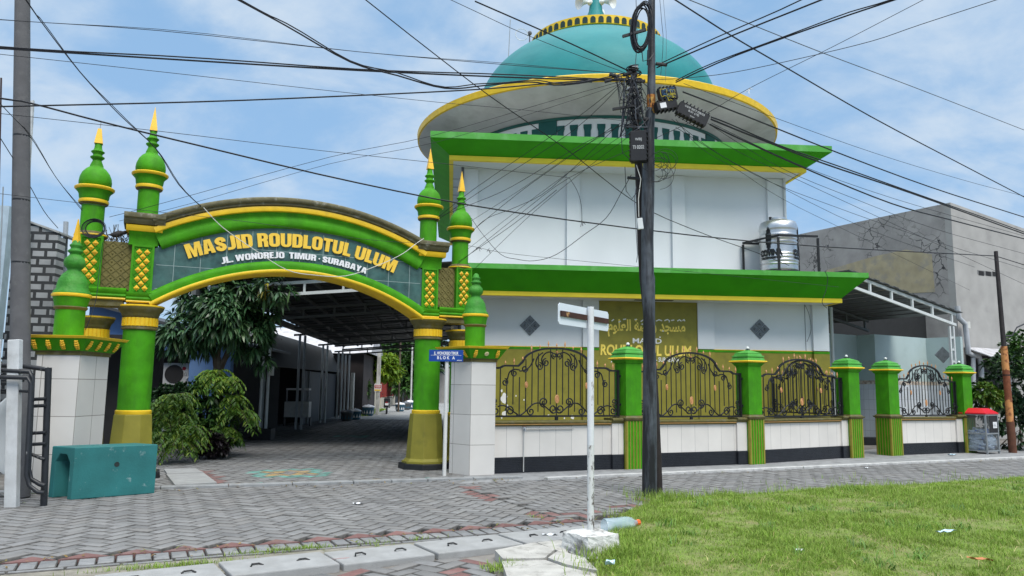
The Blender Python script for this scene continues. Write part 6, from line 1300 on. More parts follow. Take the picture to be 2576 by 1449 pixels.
b = MB(); b.bx(-.45, .45, 0, .5, .35, .92); b.build('cart_body', mat('cart_white', (.5, .51, .5), .4), cart); b = MB(); b.bx(-.42, .42, .05, .45, 1.35, 1.42); b.build('cart_roof', lw, cart)
for x in (-.4, .4): b = MB(); b.bx(x - .02, x + .02, .1, .14, .92, 1.35); b.build('cart_post', steelg, cart); o = MB(); o.lathe([(.17, -.02), (.17, .02)], (0, 0, 0), 16); b = MB(); b.add([(x * 1.2 + v[2], .25 + v[0], .17 + v[1]) for v in o.v], o.f); b.build('wheel', black, cart)
# pale and orange roofs behind the carport
rt = mat('orange_roof_tile', (.42, .17, .09), .8, .3, 6., .5, col2=(.2, .1, .07), mix=.6, mscale=5.); pr_ = mat('pale_roof_sheet', (.5, .5, .52), .7, .15, 2., .2, col2=(.3, .26, .24), mix=.5, mscale=3.)
def gable(name, label, base, deg, w, d, h, rh, mw_, mr, grp=None):
    t = thing(name, label, 'house', base, deg, grp); b = MB(); b.bx(-w / 2, w / 2, 0, d, -.05, h); b.build('wall', mw_, t)
    b = MB(); e = .4; b.add([(-w / 2 - e, -e, h), (w / 2 + e, -e, h), (w / 2 + e, d / 2, h + rh), (-w / 2 - e, d / 2, h + rh), (w / 2 + e, d + e, h), (-w / 2 - e, d + e, h)], [(0, 1, 2, 3), (3, 2, 4, 5), (1, 4, 2), (5, 0, 3)]); b.build('roof', mr, t); return t
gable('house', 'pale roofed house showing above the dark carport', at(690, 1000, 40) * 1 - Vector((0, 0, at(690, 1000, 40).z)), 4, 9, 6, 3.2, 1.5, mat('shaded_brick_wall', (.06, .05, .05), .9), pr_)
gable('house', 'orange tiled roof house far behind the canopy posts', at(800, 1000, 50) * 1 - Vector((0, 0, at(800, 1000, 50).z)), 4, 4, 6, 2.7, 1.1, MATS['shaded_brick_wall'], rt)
b = MB(); tr = thing('roof_truss', 'dark open steel truss above the carport roof', 'truss', CPF.w(-3, 3, 3.0), 4.4)
for z in (.1, .55): b.bx(-3.5, 2.6, -.03, .03, z, z + .05)
for k in range(10): b.box((-3.4 + k * .65, 0, .33), (.04, .04, .5), M=Matrix.Rotation(.5 * (-1) ** k, 3, 'Y'))
b.build('truss_frame', darkm, tr)
# the lane beyond: walls, gates, pots, scooter, posts, trees
lane = AL.w; cream = mat('cream_wall_paint', (.50, .45, .36), .8, .1, 2., .15, col2=(.3, .27, .22), mix=.5, mscale=2.); dirty = mat('dirty_white_wall', (.55, .55, .52), .85, .12, 3., .2, col2=(.25, .25, .23), mix=.7, mscale=3., streak=.4); redp = mat('red_gate_paint', (.22, .03, .025), .6, .2, 5., .1); mauve = mat('mauve_gate_paint', (.20, .16, .18), .6)
def lane_wall(label, v0, v1, u, h, m, th=.15, nm='wall', cat='wall'): t = MB(); t.bx(u - th, u, v0, v1, -.05, h); o = t.build(nm, m); o.matrix_world = Matrix.Rotation(math.radians(4.4), 4, 'Z'); return tag(o, label, cat)
lane_wall('dark navy sheet fence under the end of the canopy', 30.5, 39.5, -5.75, 2.1, mat('navy_sheet', (.012, .02, .03), .6), .06, 'sheet_fence', 'fence'); lane_wall('white rendered gate post just past the canopy', 40.2, 40.7, -5.0, 2.2, dirty); lane_wall('mauve sheet gate beside the white gate post', 40.8, 43.2, -5.05, 1.5, mauve, .05, 'metal_gate', 'gate'); lane_wall('stained low white wall past the mauve gate', 43.3, 47.5, -5.0, 1.35, dirty); lane_wall('dark grille gate in front of the cream house', 47.7, 51, -5.1, 1.6, darkm, .05, 'metal_gate', 'gate'); lane_wall('cream low wall with the scooter parked before it', 51.2, 55., -5.0, 2.0, cream)
hc = thing('house', 'cream house with flat canopy halfway down the lane', 'house', lane(-6.2, 45.5), 4.4); b = MB(); b.bx(-4, -.2, 0, 8.5, -.05, 3.1); b.build('wall', cream, hc); b = MB(); b.bx(-4.3, .9, -.3, 9, 3.11, 3.25); b.build('roof', darksheet, hc)
for v in (1, 3.2, 5.5): b = MB(); b.bx(-.199, -.12, v, v + .5, 0, 3.0); b.build('pilaster', dirty, hc); b = MB(); b.bx(-.199, -.17, v + .7, v + 1.6, .9, 2.1); b.build('window', redp, hc)
for k, (v, l) in enumerate(((56., 'first'), (59.5, 'second'), (63., 'third'), (67., 'fourth'))):
    t = thing('red_fence', l + ' red barred fence down the lane counted from the scooter', 'fence', lane(-5.0, v), 4.4, 'red fences down the lane'); b = MB(); b.bx(-.1, 0, 0, 3.2, -.05, .7); b.build('low_wall', cream, t)
    for j in range(6): b = MB(); b.bx(-.08, -.03, .1 + j * .58, .16 + j * .58, .7, 2.0); b.build('post', redp, t)
    b = MB(); b.bx(-.07, -.04, 0, 3.2, 1.9, 1.98); b.build('rail', redp, t)
    hf = thing('house', ('dirty white', 'cream')[k % 2 == 0] + ' house front behind the ' + l + ' red fence down the lane', 'house', lane(-6.5, v), 4.4); b = MB(); b.bx(-4., 0, .2, 3.0, -.05, 2.9); b.build('wall', dirty if k % 2 else cream, hf); b = MB(); b.bx(-4.2, .5, .1, 3.1, 2.901, 3.0); b.build('roof', darksheet, hf)
lane_wall('grey wall closing the far end of the lane', 78, 78.4, 3, 3.4, grey_conc, 14)
pot = mat('pot_grey', (.10, .11, .115), .7, .2, 6., .2); potb = mat('pot_blue', (.05, .13, .19), .6, .2, 6., .1)
def bin_(x, y, s, m, label):
    s *= .78
    p = gnd(x, y); t = thing('litter_bin', label, 'bin', p, 0, 'round concrete bins along the lane'); b = MB(); b.lathe([(.24 * s, 0), (.30 * s, .1 * s), (.34 * s, .42 * s), (.36 * s, .45 * s), (.36 * s, .5 * s)], (0, 0, 0), 16); b.build('bin_body', m, t, smooth=50)
    b = MB(); b.lathe([(.37 * s, .501 * s), (.34 * s, .56 * s), (.18 * s, .62 * s), (.04 * s, .64 * s), (.04 * s, .67 * s)], (0, 0, 0), 16); b.build('bin_lid', lw if m is not pot else cableg, t, smooth=50)
    b = MB()
    for k in range(12): a = k * PI / 6; rr_ = .335 * s; b.add([(rr_ * math.cos(a - .2) * .99, rr_ * math.sin(a - .2) * .99, .14 * s), (rr_ * math.cos(a + .2) * .99, rr_ * math.sin(a + .2) * .99, .14 * s), (rr_ * 1.03 * math.cos(a), rr_ * 1.03 * math.sin(a), .34 * s)], [(0, 1, 2)])
    b.build('bin_pattern', lw if m is not pot else potb, t)
bin_(872, 1060, 1.0, pot, 'grey round concrete bin nearest the canopy post'); bin_(893, 1056, 1., potb, 'blue and white round bin beside the grey one'); bin_(926, 1046, 1.15, potb, 'white lidded bin before the dark grille gate'); bin_(1006, 1035, 1.1, potb, 'blue bin beyond the scooter'); bin_(1022, 1031, 1.1, pot, 'dark bin near the far end of the lane'); bin_(1031, 1029, 1.2, potb, 'pale blue bin furthest down the lane')
scp = gnd(972, 1042); sct = thing('scooter', 'dark motor scooter parked on the lane edge, seen from behind', 'motor scooter', scp, 8); sct.scale = (.9,) * 3
def wheel(y): o = MB(); o.lathe([(.17, -.05), (.24, -.05), (.28, -.03), (.28, .03), (.24, .05), (.17, .05)], (0, 0, 0), 20); b = MB(); b.add([(v[2], y + v[0], .28 + v[1]) for v in o.v], o.f); return b.build('wheel', black, sct)
wheel(0.); wheel(1.2); b = MB(); b.frustum([(-.12, -.2, .45), (.12, -.2, .45), (.16, .8, .35), (-.16, .8, .35)], [(-.1, -.3, .78), (.1, -.3, .78), (.17, .7, .72), (-.17, .7, .72)]); b.frustum([(-.2, .85, .35), (.2, .85, .35), (.2, 1.0, .4), (-.2, 1.0, .4)], [(-.2, .8, .95), (.2, .8, .95), (.14, .95, 1.0), (-.14, .95, 1.0)]); b.build('scooter_body', mat('scooter_paint', (.02, .02, .022), .25), sct, bevel=.03)
b = MB(); b.bx(-.12, .12, -.25, .6, .785, .86); b.build('seat', blackp, sct); b = MB(); b.tube([(-.33, .8, 1.02), (0, .9, 1.0), (.33, .8, 1.02)], .018, 6); b.build('handlebar', black, sct)
for s in (-1, 1): b = MB(); b.tube([(s * .22, .85, 1.02), (s * .28, .83, 1.2)], .008, 5); b.ball((s * .29, .82, 1.22), .05, 6, sz=.7); b.build('mirror', black, sct)
b = MB(); b.bx(-.1, .1, -.33, -.3, .55, .68); b.build('number_plate', lw, sct); b = MB(); b.bx(-.07, .07, -.325, -.29, .70, .76); b.build('tail_light', mat('tail_red', (.35, .02, .02), .3), sct)
pst = gnd(949, 1043); ps = thing('poster_post', 'grey post carrying a small red and yellow poster in the lane', 'post', pst, 0); b = MB(); b.bx(-.09, .09, -.09, .09, 0, 3.4); b.build('post', dirty, ps); b = MB(); b.bx(-.19, .19, -.13, -.11, 1.25, 1.65); pb_ = b.build('poster', lw, ps)
b = MB(); b.bx(-.17, .17, -.135, -.1305, 1.42, 1.6); b.build('red_band', mat('poster_red', (.5, .04, .03), .6), pb_); b = MB(); b.bx(-.17, .17, -.135, -.1305, 1.28, 1.36); b.build('yellow_band', yellow, pb_); b = MB(); b.bx(-.14, .14, -.138, -.1355, 1.52, 1.56); b.bx(-.12, .12, -.138, -.1355, 1.46, 1.48); b.build('poster_line', lw, pb_)
for x, y, h, l in ((1033, 1026, 4.5, 'thin pale lamp post at the far end of the lane'), (1002, 1036, 5.0, 'slim dark pole among the lane trees')): p = gnd(x, y); t = thing('lane_pole', l, 'pole', p); b = MB(); b.tube([(0, 0, 0), (0, 0, h)], .06, 6); b.build('shaft', dirty if x > 1010 else bark, t)
def tree(label, x, y, Y, blobs, n, per, ln, wd, m, tr=.12):
    base = at(x, y, Y); base.z = 0; t = thing('tree', label, 'tree', base, 0, 'trees along the lane'); B_ = rel(base, blobs); b = MB(); limb(b, [(0, 0, -.05), (0.05, 0, 1.2), B_[0][0] * .7 + Vector((0, 0, .2)), B_[0][0]], tr, tr * .4)
    for c, r in B_[1:]: limb(b, [B_[0][0] * .6, (B_[0][0] * .6 + c) / 2 + Vector((0, 0, .15)), c], tr * .5, tr * .15)
    b.build('trunk', bark, t, smooth=60); crown(t, B_, n, per, ln, wd, .4, m, 'crown', .8, .3, .4)
tree('lime green spreading tree over the lane', 930, 1040, 46, [(930, 925, 46, (1.6, 1.3, .6)), (885, 905, 46, (1., 1., .5)), (975, 935, 46, (.9, .9, .5)), (900, 935, 45, (.8, .8, .4)), (955, 905, 46, (1., 1., .5))], 520, 9, .36, .14, limeL)
tree('dark round tree below the lime green one', 892, 1045, 43, [(893, 975, 43, (.9, .8, .7)), (900, 1000, 43, (.6, .6, .5)), (880, 960, 43, (.6, .6, .5))], 260, 9, .28, .13, midL)
tree('tall dark tree at the bend of the lane', 1005, 1032, 62, [(1005, 920, 62, (2.2, 2., 1.6)), (1025, 900, 62, (1.8, 2., 1.4)), (985, 895, 63, (1.8, 1.8, 1.2)), (1030, 950, 62, (1.4, 1.4, 1.)), (1015, 965, 61, (1., 1., .9))], 520, 9, .55, .24, midL, .2)
tree('dark leafy tree behind the tall one, furthest down the lane', 1020, 1030, 74, [(1030, 905, 74, (3., 2.5, 2.2)), (990, 890, 75, (2.6, 2.2, 2.)), (1050, 880, 76, (3., 2.5, 2.2)), (960, 885, 76, (2.5, 2.2, 1.6))], 420, 9, .8, .36, darkL, .25)
tree('green tree top behind the orange roof', 830, 1030, 66, [(850, 872, 66, (1.8, 1.4, 1.1)), (815, 880, 66, (1.5, 1.2, .9)), (770, 878, 67, (1.8, 1.4, .9)), (880, 880, 66, (1.6, 1.4, 1.))], 420, 9, .5, .2, midL)
gx_ = rng.uniform(-4.9, -4.2, 900); gy_ = rng.uniform(40, 52, 900); pw = np.array([AL.w(a, c)[:] for a, c in zip(gx_, gy_)]); v, t = blades(pw[:, 0], pw[:, 1], np.full(900, 0.), rng.uniform(.05, .2, 900), np.full(900, .03), rng.uniform(.2, 1, 900), rng.uniform(0, 6.28, 900)); tag(np_mesh('verge_grass', v, t, grassm), 'strip of grass along the left edge of the lane', 'grass', kind='stuff')
# ------------------------------------------------------------ left background
hb = tile_mat('hollow_block', (.32, .33, .34), (.04, .042, .045), .25, .15, .3, .9, .5, .8, .028, 'XZ')
LF = Fr(at(100, 800, 13.6), 6); q = [LF.px(x, y) for x, y in ((40, 548), (147, 587), (128, 900), (20, 900))]; t = thing('block_wall', 'raw grey concrete block wall with dark joints behind the left gate pillar', 'wall', LF.w(0, 0), 6)
b = MB(); b.slab([(q[0].x, -.05), (q[1].x, -.05), (q[1].x, q[1].z), (q[0].x, q[0].z)], 0, .12); b.bx(q[1].x - .12, q[1].x, .121, .3, -.05, q[1].z - .05); b.build('block_face', hb, t); b = MB(); b.slab([(q[0].x, q[0].z + .001), (q[1].x + .02, q[1].z + .001), (q[1].x + .02, q[1].z + .035), (q[0].x, q[0].z + .035)], -.03, 2.); b.build('wall_top', conc, t)
LF2 = Fr(at(10, 800, 12.6), 8); a, c = LF2.px(-700, 470), LF2.px(24, 518); t = thing('house', 'pale blue house wall at the left picture edge', 'house', LF2.w(0, 0), 8); b = MB(); b.slab([(a.x, -.05), (c.x, -.05), (c.x, c.z), (a.x, a.z)], 0, .2); b.build('wall', mat('pale_blue_wall', (.40, .50, .58), .7), t)
for x, y0, y1, Y, r, l, m in ((3, 196, 1000, 11.6, .014, 'thin brown pole at the very left edge', mat('dark_brown_pole', (.05, .03, .03), .7)), (158, 558, 1000, 14.4, .045, 'slim grey steel post behind the left gate pillar', steelg), (8, 470, 900, 12.2, .01, 'thin rod on top of the pale house', steelg)):
    p = at(x, y1, Y); p.z = 0; e = at(x + (8 if x == 158 else 0), y0, Y); t = thing('post', l, 'post', p); b = MB(); b.tube([(0, 0, 0), e - p], r, 8); b.build('shaft', m, t)
dk = thing('house', 'dark open front between the left gate pillar and the green column', 'house', at(300, 1100, 17.5) * 1 - Vector((0, 0, at(300, 1100, 17.5).z)), 5); b = MB(); b.bx(-3., .5, .8, 1., -.05, 2.5); b.bx(-3., .55, -.2, .99, 2.51, 2.62); b.build('wall', darkm, dk)  # near-black wall added to paint in the shade of this gap
# ------------------------------------------------------------ right: wash place with canopy, grey building, drain pipes, shrubs
pale = mat('pale_green_wall', (.42, .52, .52), .65, .05, 1.5, .1, col2=(.3, .38, .38), mix=.3, mscale=1.); wt = tile_mat('wash_tile', (.66, .70, .74), (.42, .44, .46), .25, .33, .03, .2, 0, .2, .005, 'D')
wsh = thing('wash_house', 'pale green and white tiled wash house beside the mosque', 'building', at(2240, 1000, 24.5) * 1 - Vector((0, 0, at(2240, 1000, 24.5).z)), 0); wo = wsh.location
plan = [(2040, 24.0), (2162, 25.4), (2207, 24.8), (2337, 26.3), (2425, 25.3)]; PW = [at(x, 1000, Y) - wo for x, Y in plan]; zT = at(2207, 841, 24.8).z; zB = at(2190, 957, 25).z
for nm, z0, z1, m, o_ in (('tiled_dado', -.05, zB - .12, wt, 0), ('upper_wall', zB + .001, zT, pale, .0), ('tile_border', zB - .119, zB, mat('border_tile', (.42, .33, .26), .4, .5, 14., 0, col2=(.65, .6, .52), mix=.9, mscale=9., mlo=.48, mhi=.52), .004)):
    b = MB()
    for a, c in zip(PW, PW[1:]):
        d = (c - a); d.z = 0; nrm = Vector((d.y, -d.x, 0)).normalized() * o_; e = Vector((-d.y, d.x, 0)).normalized() * .12
        b.frustum([Vector((p.x, p.y, z0)) for p in (a + nrm, c + nrm, c + e, a + e)], [Vector((p.x, p.y, z1)) for p in (a + nrm, c + nrm, c + e, a + e)])
    b.build(nm, m, wsh)
b = MB(); a, c = at(2060, 800, 27.5) - wo, at(2410, 800, 27.9) - wo; b.box(((a.x + c.x) / 2, 3.6, 2.4), (c.x - a.x + 1, .1, 4.9)); b.build('back_wall', mat('shaded_back_wall', (.022, .024, .026), .8), wsh)  # back wall near black: shade under the carport roof painted in
b = MB(); s = .26; dp = at(2371, 893, 25.0) - wo; b.slab([(dp.x - s, dp.z), (dp.x, dp.z - s), (dp.x + s, dp.z), (dp.x, dp.z + s)], dp.y - .05, dp.y); b.build('diamond_tiles', dt, wsh)
b = MB(); p = at(2190, 1112, 24.) - wo; b.box((p.x, p.y, .05), (1.4, .5, .25)); b.build('step', black, wsh)
wv_ = at(2030, 975, 21.3); cab = thing('wash_basin', 'small white metal shelf standing behind the fence panel by the entrance gap', 'shelf', (wv_.x, wv_.y, 0), 10); b = MB(); b.bx(-.4, .4, 0, .25, 1.36, 1.6); b.build('shelf_body', lw, cab)
for x in (-.36, .36): b = MB(); b.bx(x - .02, x + .02, .1, .14, 0, 1.36); b.build('leg', steelg, cab)
KF = Fr(at(2180, 700, 21.3), 28); kc = thing('carport', 'sloping sheet metal carport with white frame right of the mosque', 'carport', KF.w(0, 0), 28)
kA, kB = KF.px(2176, 700), KF.px(2402, 786); dK = 9.0; kz = lambda u: kA.z + (kB.z - kA.z) * (u - kA.x) / (kB.x - kA.x); back_ = -.02
b = MB()
for v in (0, 3., 6., dK):
    for dz in (-.10, -.42): b.slab([(kA.x - .6, kz(kA.x - .6) + dz), (kB.x, kz(kB.x) + dz), (kB.x, kz(kB.x) + dz + .08), (kA.x - .6, kz(kA.x - .6) + dz + .08)], v - .03, v + .03)
    for k in range(5): u = kA.x + (kB.x - kA.x) * (k + .2) / 4.4; b.bx(u - .03, u + .03, v - .028, v + .028, kz(u) - .34, kz(u) - .1)
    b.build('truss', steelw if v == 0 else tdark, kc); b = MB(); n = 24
for k in range(n):
    u0, u1 = kA.x - .8 + (kB.x - kA.x + 1.) * k / n, kA.x - .8 + (kB.x - kA.x + 1.) * (k + 1) / n; o_ = .025 * (k % 2); b.slab([(u0, kz(u0) + o_), (u1, kz(u1) + o_), (u1, kz(u1) + o_ + .02), (u0, kz(u0) + o_ + .02)], -.12, dK + .1)
b.build('roof_sheet', mat('carport_sheet', (.10, .105, .11), .55, .1, 2., .05), kc)
for du_ in (-.12, .06): b = MB(); b.bx(kB.x - .2 + du_ - .03, kB.x - .2 + du_ + .03, -.03, .03, -.05, kz(kB.x) - .43); b.build('post', steelw, kc)
b = MB()
for k in range(9): b.bx(kB.x - .289, kB.x - .171, -.02, .02, .3 + k * .36, .36 + k * .36)
b.build('post_ties', steelw, kc); b = MB(); b.tube([(kA.x + 1.0, 2., 0), (kA.x + 1.0, 2., kz(kA.x + 1) - .4)], .05, 8); b.build('rear_post', steelw, kc)
# grey building with cracked plaster
def crack_mat():
    m = mat('cracked_plaster', (.36, .34, .325), .9, .15, 1.6, .3, col2=(.24, .23, .22), mix=.7, mscale=.8, mlo=.45, mhi=.7); N = m.node_tree.nodes; L = m.node_tree.links; bs_ = N['Principled BSDF']
    tc = N.new('ShaderNodeTexCoord'); nz = N.new('ShaderNodeTexNoise'); nz.inputs['Scale'].default_value = 2.5; L.new(tc.outputs['Object'], nz.inputs['Vector']); va = N.new('ShaderNodeVectorMath'); va.operation = 'MULTIPLY_ADD'; va.inputs[1].default_value = (.5, .5, .5); L.new(nz.outputs['Color'], va.inputs[0]); L.new(tc.outputs['Object'], va.inputs[2])
    vo = N.new('ShaderNodeTexVoronoi'); vo.feature = 'DISTANCE_TO_EDGE'; vo.inputs['Scale'].default_value = 2.6; L.new(va.outputs[0], vo.inputs['Vector'])
    r = N.new('ShaderNodeMapRange'); r.inputs[1].default_value = .01; r.inputs[2].default_value = .045; r.inputs[3].default_value = 1; r.inputs[4].default_value = 0; L.new(vo.outputs[0], r.inputs[0])
    n2 = N.new('ShaderNodeTexNoise'); n2.inputs['Scale'].default_value = .55; n2.inputs['Detail'].default_value = 3; L.new(tc.outputs['Object'], n2.inputs['Vector']); r2 = N.new('ShaderNodeMapRange'); r2.inputs[1].default_value = .44; r2.inputs[2].default_value = .56; L.new(n2.outputs[0], r2.inputs[0])
    mm = N.new('ShaderNodeMath'); mm.operation = 'MULTIPLY'; L.new(r.outputs[0], mm.inputs[0]); L.new(r2.outputs[0], mm.inputs[1])
    src = bs_.inputs['Base Color'].links[0].from_socket; mx = N.new('ShaderNodeMix'); mx.data_type = 'RGBA'; mx.inputs[7].default_value = (.05, .048, .05, 1); L.new(mm.outputs[0], mx.inputs[0]); L.new(src, mx.inputs[6]); L.new(mx.outputs[2], bs_.inputs['Base Color']); return m
ckm = crack_mat(); BO = at(2415, 900, 27.); RFc = Fr(BO, 28); gb = thing('building', 'tall grey plastered building with cracked side wall and pitched top at the right', 'building', (BO.x, BO.y, 0), 28)
zp = RFc.px(2405, 512).z; q = RFc.px(2576, 575); slp = (q.z - zp) / q.x; LD = 12.
b = MB(); b.slab([(0, -.05), (9, -.05), (9, zp + slp * 9), (0, zp)], 0, .25); b.build('front_wall', grey_conc, gb)
b = MB(); b.bx(-.003, .2, .251, LD, -.05, zp); b.build('side_wall', ckm, gb)
def side(x, y):                                   # point on the side wall (local v, z)
    S_ = Fr(BO, 118); p = S_.px(x, y, 0.); return p.x, p.z
pts = [side(x, y) for x, y in ((2344, 640), (2352, 735), (2075, 745), (2080, 680), (2200, 645), (2280, 628))]
b = MB(); P = [(-.004, v, z) for v, z in pts]; Q = [(-.016, v, z) for v, z in pts]; b.frustum(P, Q); b.build('render_patch', mat('tan_render', (.42, .36, .235), .9, .14, 2.5, .3, col2=(.28, .27, .25), mix=.6, mscale=2.), gb)
for k, x in enumerate((2468, 2486, 2503)): a, c = RFc.px(x - 7, 681 + k), RFc.px(x + 7, 694 + k); b = MB(); b.bx(a.x, c.x, -.01, .01, c.z, a.z); b.build('vent_hole', darkm, gb)
a = RFc.px(2458, 679); c = RFc.px(2512, 697); b = MB(); b.bx(a.x, c.x, -.006, -.001, c.z, a.z); b.build('vent_frame', mat('vent_frame_grey', (.2, .2, .2), .9), gb)
a = RFc.px(2498, 890, -1.); b = MB(); b.add([(a.x, -.9, a.z - .1), (a.x + 3, -.9, a.z - .1), (a.x + 3, -.01, a.z + .25), (a.x, -.01, a.z + .25)], [(0, 1, 2, 3)]); aw = b.build('awning', pr_, gb); aw.modifiers.new('t', 'SOLIDIFY').thickness = .03
b = MB(); b.bx(a.x + .1, a.x + 2.5, -.02, -.002, a.z - 1.1, a.z); b.build('window', darkm, gb)
dpi = thing('drain_pipe', 'thick pale drain pipe stepping down the grey building beside the carport', 'drain pipe', (BO.x, BO.y, 0), 28); pipeg = mat('pvc_pipe', (.45, .47, .50), .45, .08, 4., .05)
for nm, L_, r in (('upper_pipe', [(2408, 770), (2412, 800), (2428, 815), (2432, 850)], .09), ('lower_pipe', [(2432, 850), (2436, 888), (2450, 894), (2462, 897), (2468, 915), (2470, 1000)], .09), ('side_pipe', [(2448, 900), (2450, 1010)], .075)):
    b = MB(); b.tube([RFc.px(x, y, -.25) for x, y in L_], r, 10); b.build(nm, pipeg, dpi, smooth=50)
b = MB(); p = RFc.px(2432, 818, -.25); b.lathe([(.11, -.12), (.11, .12)], p, 12); b.build('pipe_joint', cablew, dpi)
for x, y, Y, L_, l, m in ((2500, 1130, 21.9, [(2500, 1000, 21.9, (.6, .4, .8)), (2540, 960, 22.2, (.8, .5, .9)), (2560, 1080, 21.8, (.6, .4, .7)), (2490, 1050, 21.7, (.35, .35, .5)), (2590, 1000, 22.2, (.7, .5, 1.))], 'tall dark shrub behind the bottle cage and rusty post', darkL), (2570, 1120, 23.2, [(2570, 870, 23.2, (.6, .5, .45)), (2530, 910, 23., (.5, .4, .35)), (2600, 900, 23.2, (.7, .5, .6))], 'lighter leafy shrub above the dark one at the right edge', midL), (2478, 1080, 21.6, [(2478, 985, 21.6, (.28, .25, .22)), (2500, 1000, 21.6, (.25, .25, .2))], 'small fresh green plant behind the red cage lid', ferL)):
    bq = at(x, y, Y); bq.z = 0; shrub(l, bq, rel(bq, L_), 330 if m is not ferL else 90, 10, .17, .075, .5, m)
# far backdrop on both sides so that the street does not end in nothing
hedge = thing('tree_line', 'row of dark trees far behind the houses', 'trees'); hedge['kind'] = 'stuff'
A_ = []; 
for k in range(46):
    x = -95 + k * 4.6
    A_.append(((x + random.uniform(-2, 2), 120 + random.uniform(-8, 8), random.uniform(1.5, 3)), (4.5, 3, random.uniform(2.5, 4.5))))
crown(hedge, A_, 2600, 6, 1.5, .8, .3, darkL, 'foliage')
# ------------------------------------------------------------ overhead cables: each follows its own straight or sagging run between two depths
def cable(label, pts, Y0, Y1, r=.006, m=None, n=5, sub=4, twist=0., two=False):
    pts = list(pts)                                            # runs that leave the picture carry on to their next pole
    out_ = lambda p: p[0] < 0 or p[0] > 2576 or p[1] < 0
    n0 = sum(math.dist(a, b_) for a, b_ in zip(pts, pts[1:])); g = (1 / Y1 - 1 / Y0) / n0
    if out_(pts[0]): e = math.dist(pts[0], pts[1]); pts.insert(0, tuple(pts[0][k] + (pts[0][k] - pts[1][k]) / e * 700 for k in (0, 1))); Y0 = 1 / min(1 / 5., max(1 / 40., 1 / Y0 - g * 700))
    if out_(pts[-1]): e = math.dist(pts[-1], pts[-2]); pts.append(tuple(pts[-1][k] + (pts[-1][k] - pts[-2][k]) / e * 700 for k in (0, 1))); Y1 = 1 / min(1 / 5., max(1 / 40., 1 / Y1 + g * 700))
    q = [Vector((p[0], p[1], 0)) for p in pts]; o = []
    for i in range(len(q) - 1):
        p0 = q[max(i - 1, 0)]; p3 = q[min(i + 2, len(q) - 1)]
        for k in range(sub): t = k / sub; o.append(.5 * (2 * q[i] + (q[i + 1] - p0) * t + (2 * p0 - 5 * q[i] + 4 * q[i + 1] - p3) * t * t + (3 * q[i] - p0 - 3 * q[i + 1] + p3) * t ** 3))
    o.append(q[-1]); L = [0]
    for a, b_ in zip(o, o[1:]): L.append(L[-1] + (b_ - a).length)
    W_ = []
    for p, l in zip(o, L): f = l / L[-1]; W_.append(at(p.x, p.y, 1 / ((1 - f) / Y0 + f / Y1)))
    b = MB(); b.tube(W_, r, n)
    if two: b.tube([w + Vector((0, 0, r * 2.4 + .012 * math.sin(i * .9))) for i, w in enumerate(W_)], r * .8, n)
    return tag(b.build('cable', m or cablem, None, smooth=60), label, 'cable')
PY = pc0.y + .2; k1 = .0125; k2 = .0075; k3 = .0045
cable('thickest black double cable from the left edge to the pole head', [(-40, 119), (400, 147), (900, 177), (1300, 195), (1570, 203)], 9.2, PY, k1, two=True)
cable('thick black cable rising slightly from lower left to the pole head', [(-40, 269), (500, 256), (900, 240), (1200, 225), (1400, 208), (1570, 198)], 9.4, PY, .011)
cable('topmost thin cable on the left, sloping gently down to the pole head', [(-40, 47), (400, 77), (900, 130), (1300, 165), (1575, 185)], 9.8, PY, .005, two=True)
cable('thin cable below the thick double one, running down behind the pole', [(-40, 132), (400, 180), (800, 225), (1100, 257), (1300, 275), (1590, 306)], 9.8, 15, k3)
cable('long black cable from the left concrete pole across to the rusty post', [(-30, 243), (70, 258), (250, 305), (500, 366), (900, 460), (1300, 535), (1900, 608), (2505, 644)], 9.6, 20.9, .013)
cable('short end of the long black cable beyond the rusty post', [(2505, 644), (2620, 680)], 20.9, 22., .012)
cable('thin cable ending at the knot before the upper white wall', [(-40, 281), (400, 330), (800, 378), (1100, 410), (1432, 447)], 10., 13.4, k3)
cable('thin cable from the knot up to the right with a scrap of rag on it', [(2345, -12), (2100, 115), (1885, 222), (1760, 295), (1600, 370), (1432, 447), (1300, 545), (1150, 665)], 9.8, 15., k3)
cable('loose drop wire hanging from the knot', [(1432, 447), (1452, 480), (1462, 515), (1464, 556)], 13.4, 13.4, .005)
cable('twisted black cable falling from the upper left corner to the arch top', [(58, -10), (100, 50), (200, 180), (300, 288), (390, 372), (450, 465), (515, 528)], 9.2, 12.9, .007, two=True)
cable('white cable drooping across the arch lettering', [(512, 522), (560, 572), (640, 628), (720, 678), (790, 692), (870, 694), (950, 668), (1010, 640), (1048, 612), (1066, 600)], 12.5, 14.35, .007, cablew)
cable('thick wavy black cable dipping across the middle to the pole head', [(585, -8), (720, 65), (880, 155), (1000, 190), (1120, 222), (1220, 215), (1330, 206), (1420, 214), (1570, 190)], 9.3, PY, .011, two=True)
cable('black cable crossing the dome rim and the upper wall steeply', [(908, -10), (1060, 110), (1230, 240), (1420, 372), (1600, 510), (1750, 580), (1905, 636), (1985, 668)], 9.3, 19.2, .008)
cable('thin straight cable left of the dome', [(1118, -8), (1330, 90), (1575, 184)], 9.6, PY, k3)
cable('thick black cable with a capped end left of the dome top', [(1195, 3), (1400, 93), (1585, 180)], 9.9, PY, .011)
cable('upper of two thick cables rising right from the pole', [(1652, 164), (1800, 95), (1950, 30), (2040, -12)], PY, 9.2, .009)
cable('lower of two thick cables rising right from the pole', [(1652, 170), (1850, 86), (2095, -12)], PY, 9.2, .012)
cable('third thick cable rising right from the cable boxes', [(1700, 207), (1850, 140), (2100, 50), (2285, -12)], PY, 9.2, .011, two=True)
cable('black cable falling from the top centre to the right edge', [(1690, -6), (1839, 89), (1981, 172), (2194, 295), (2443, 426), (2620, 518)], 10, 19, .011)
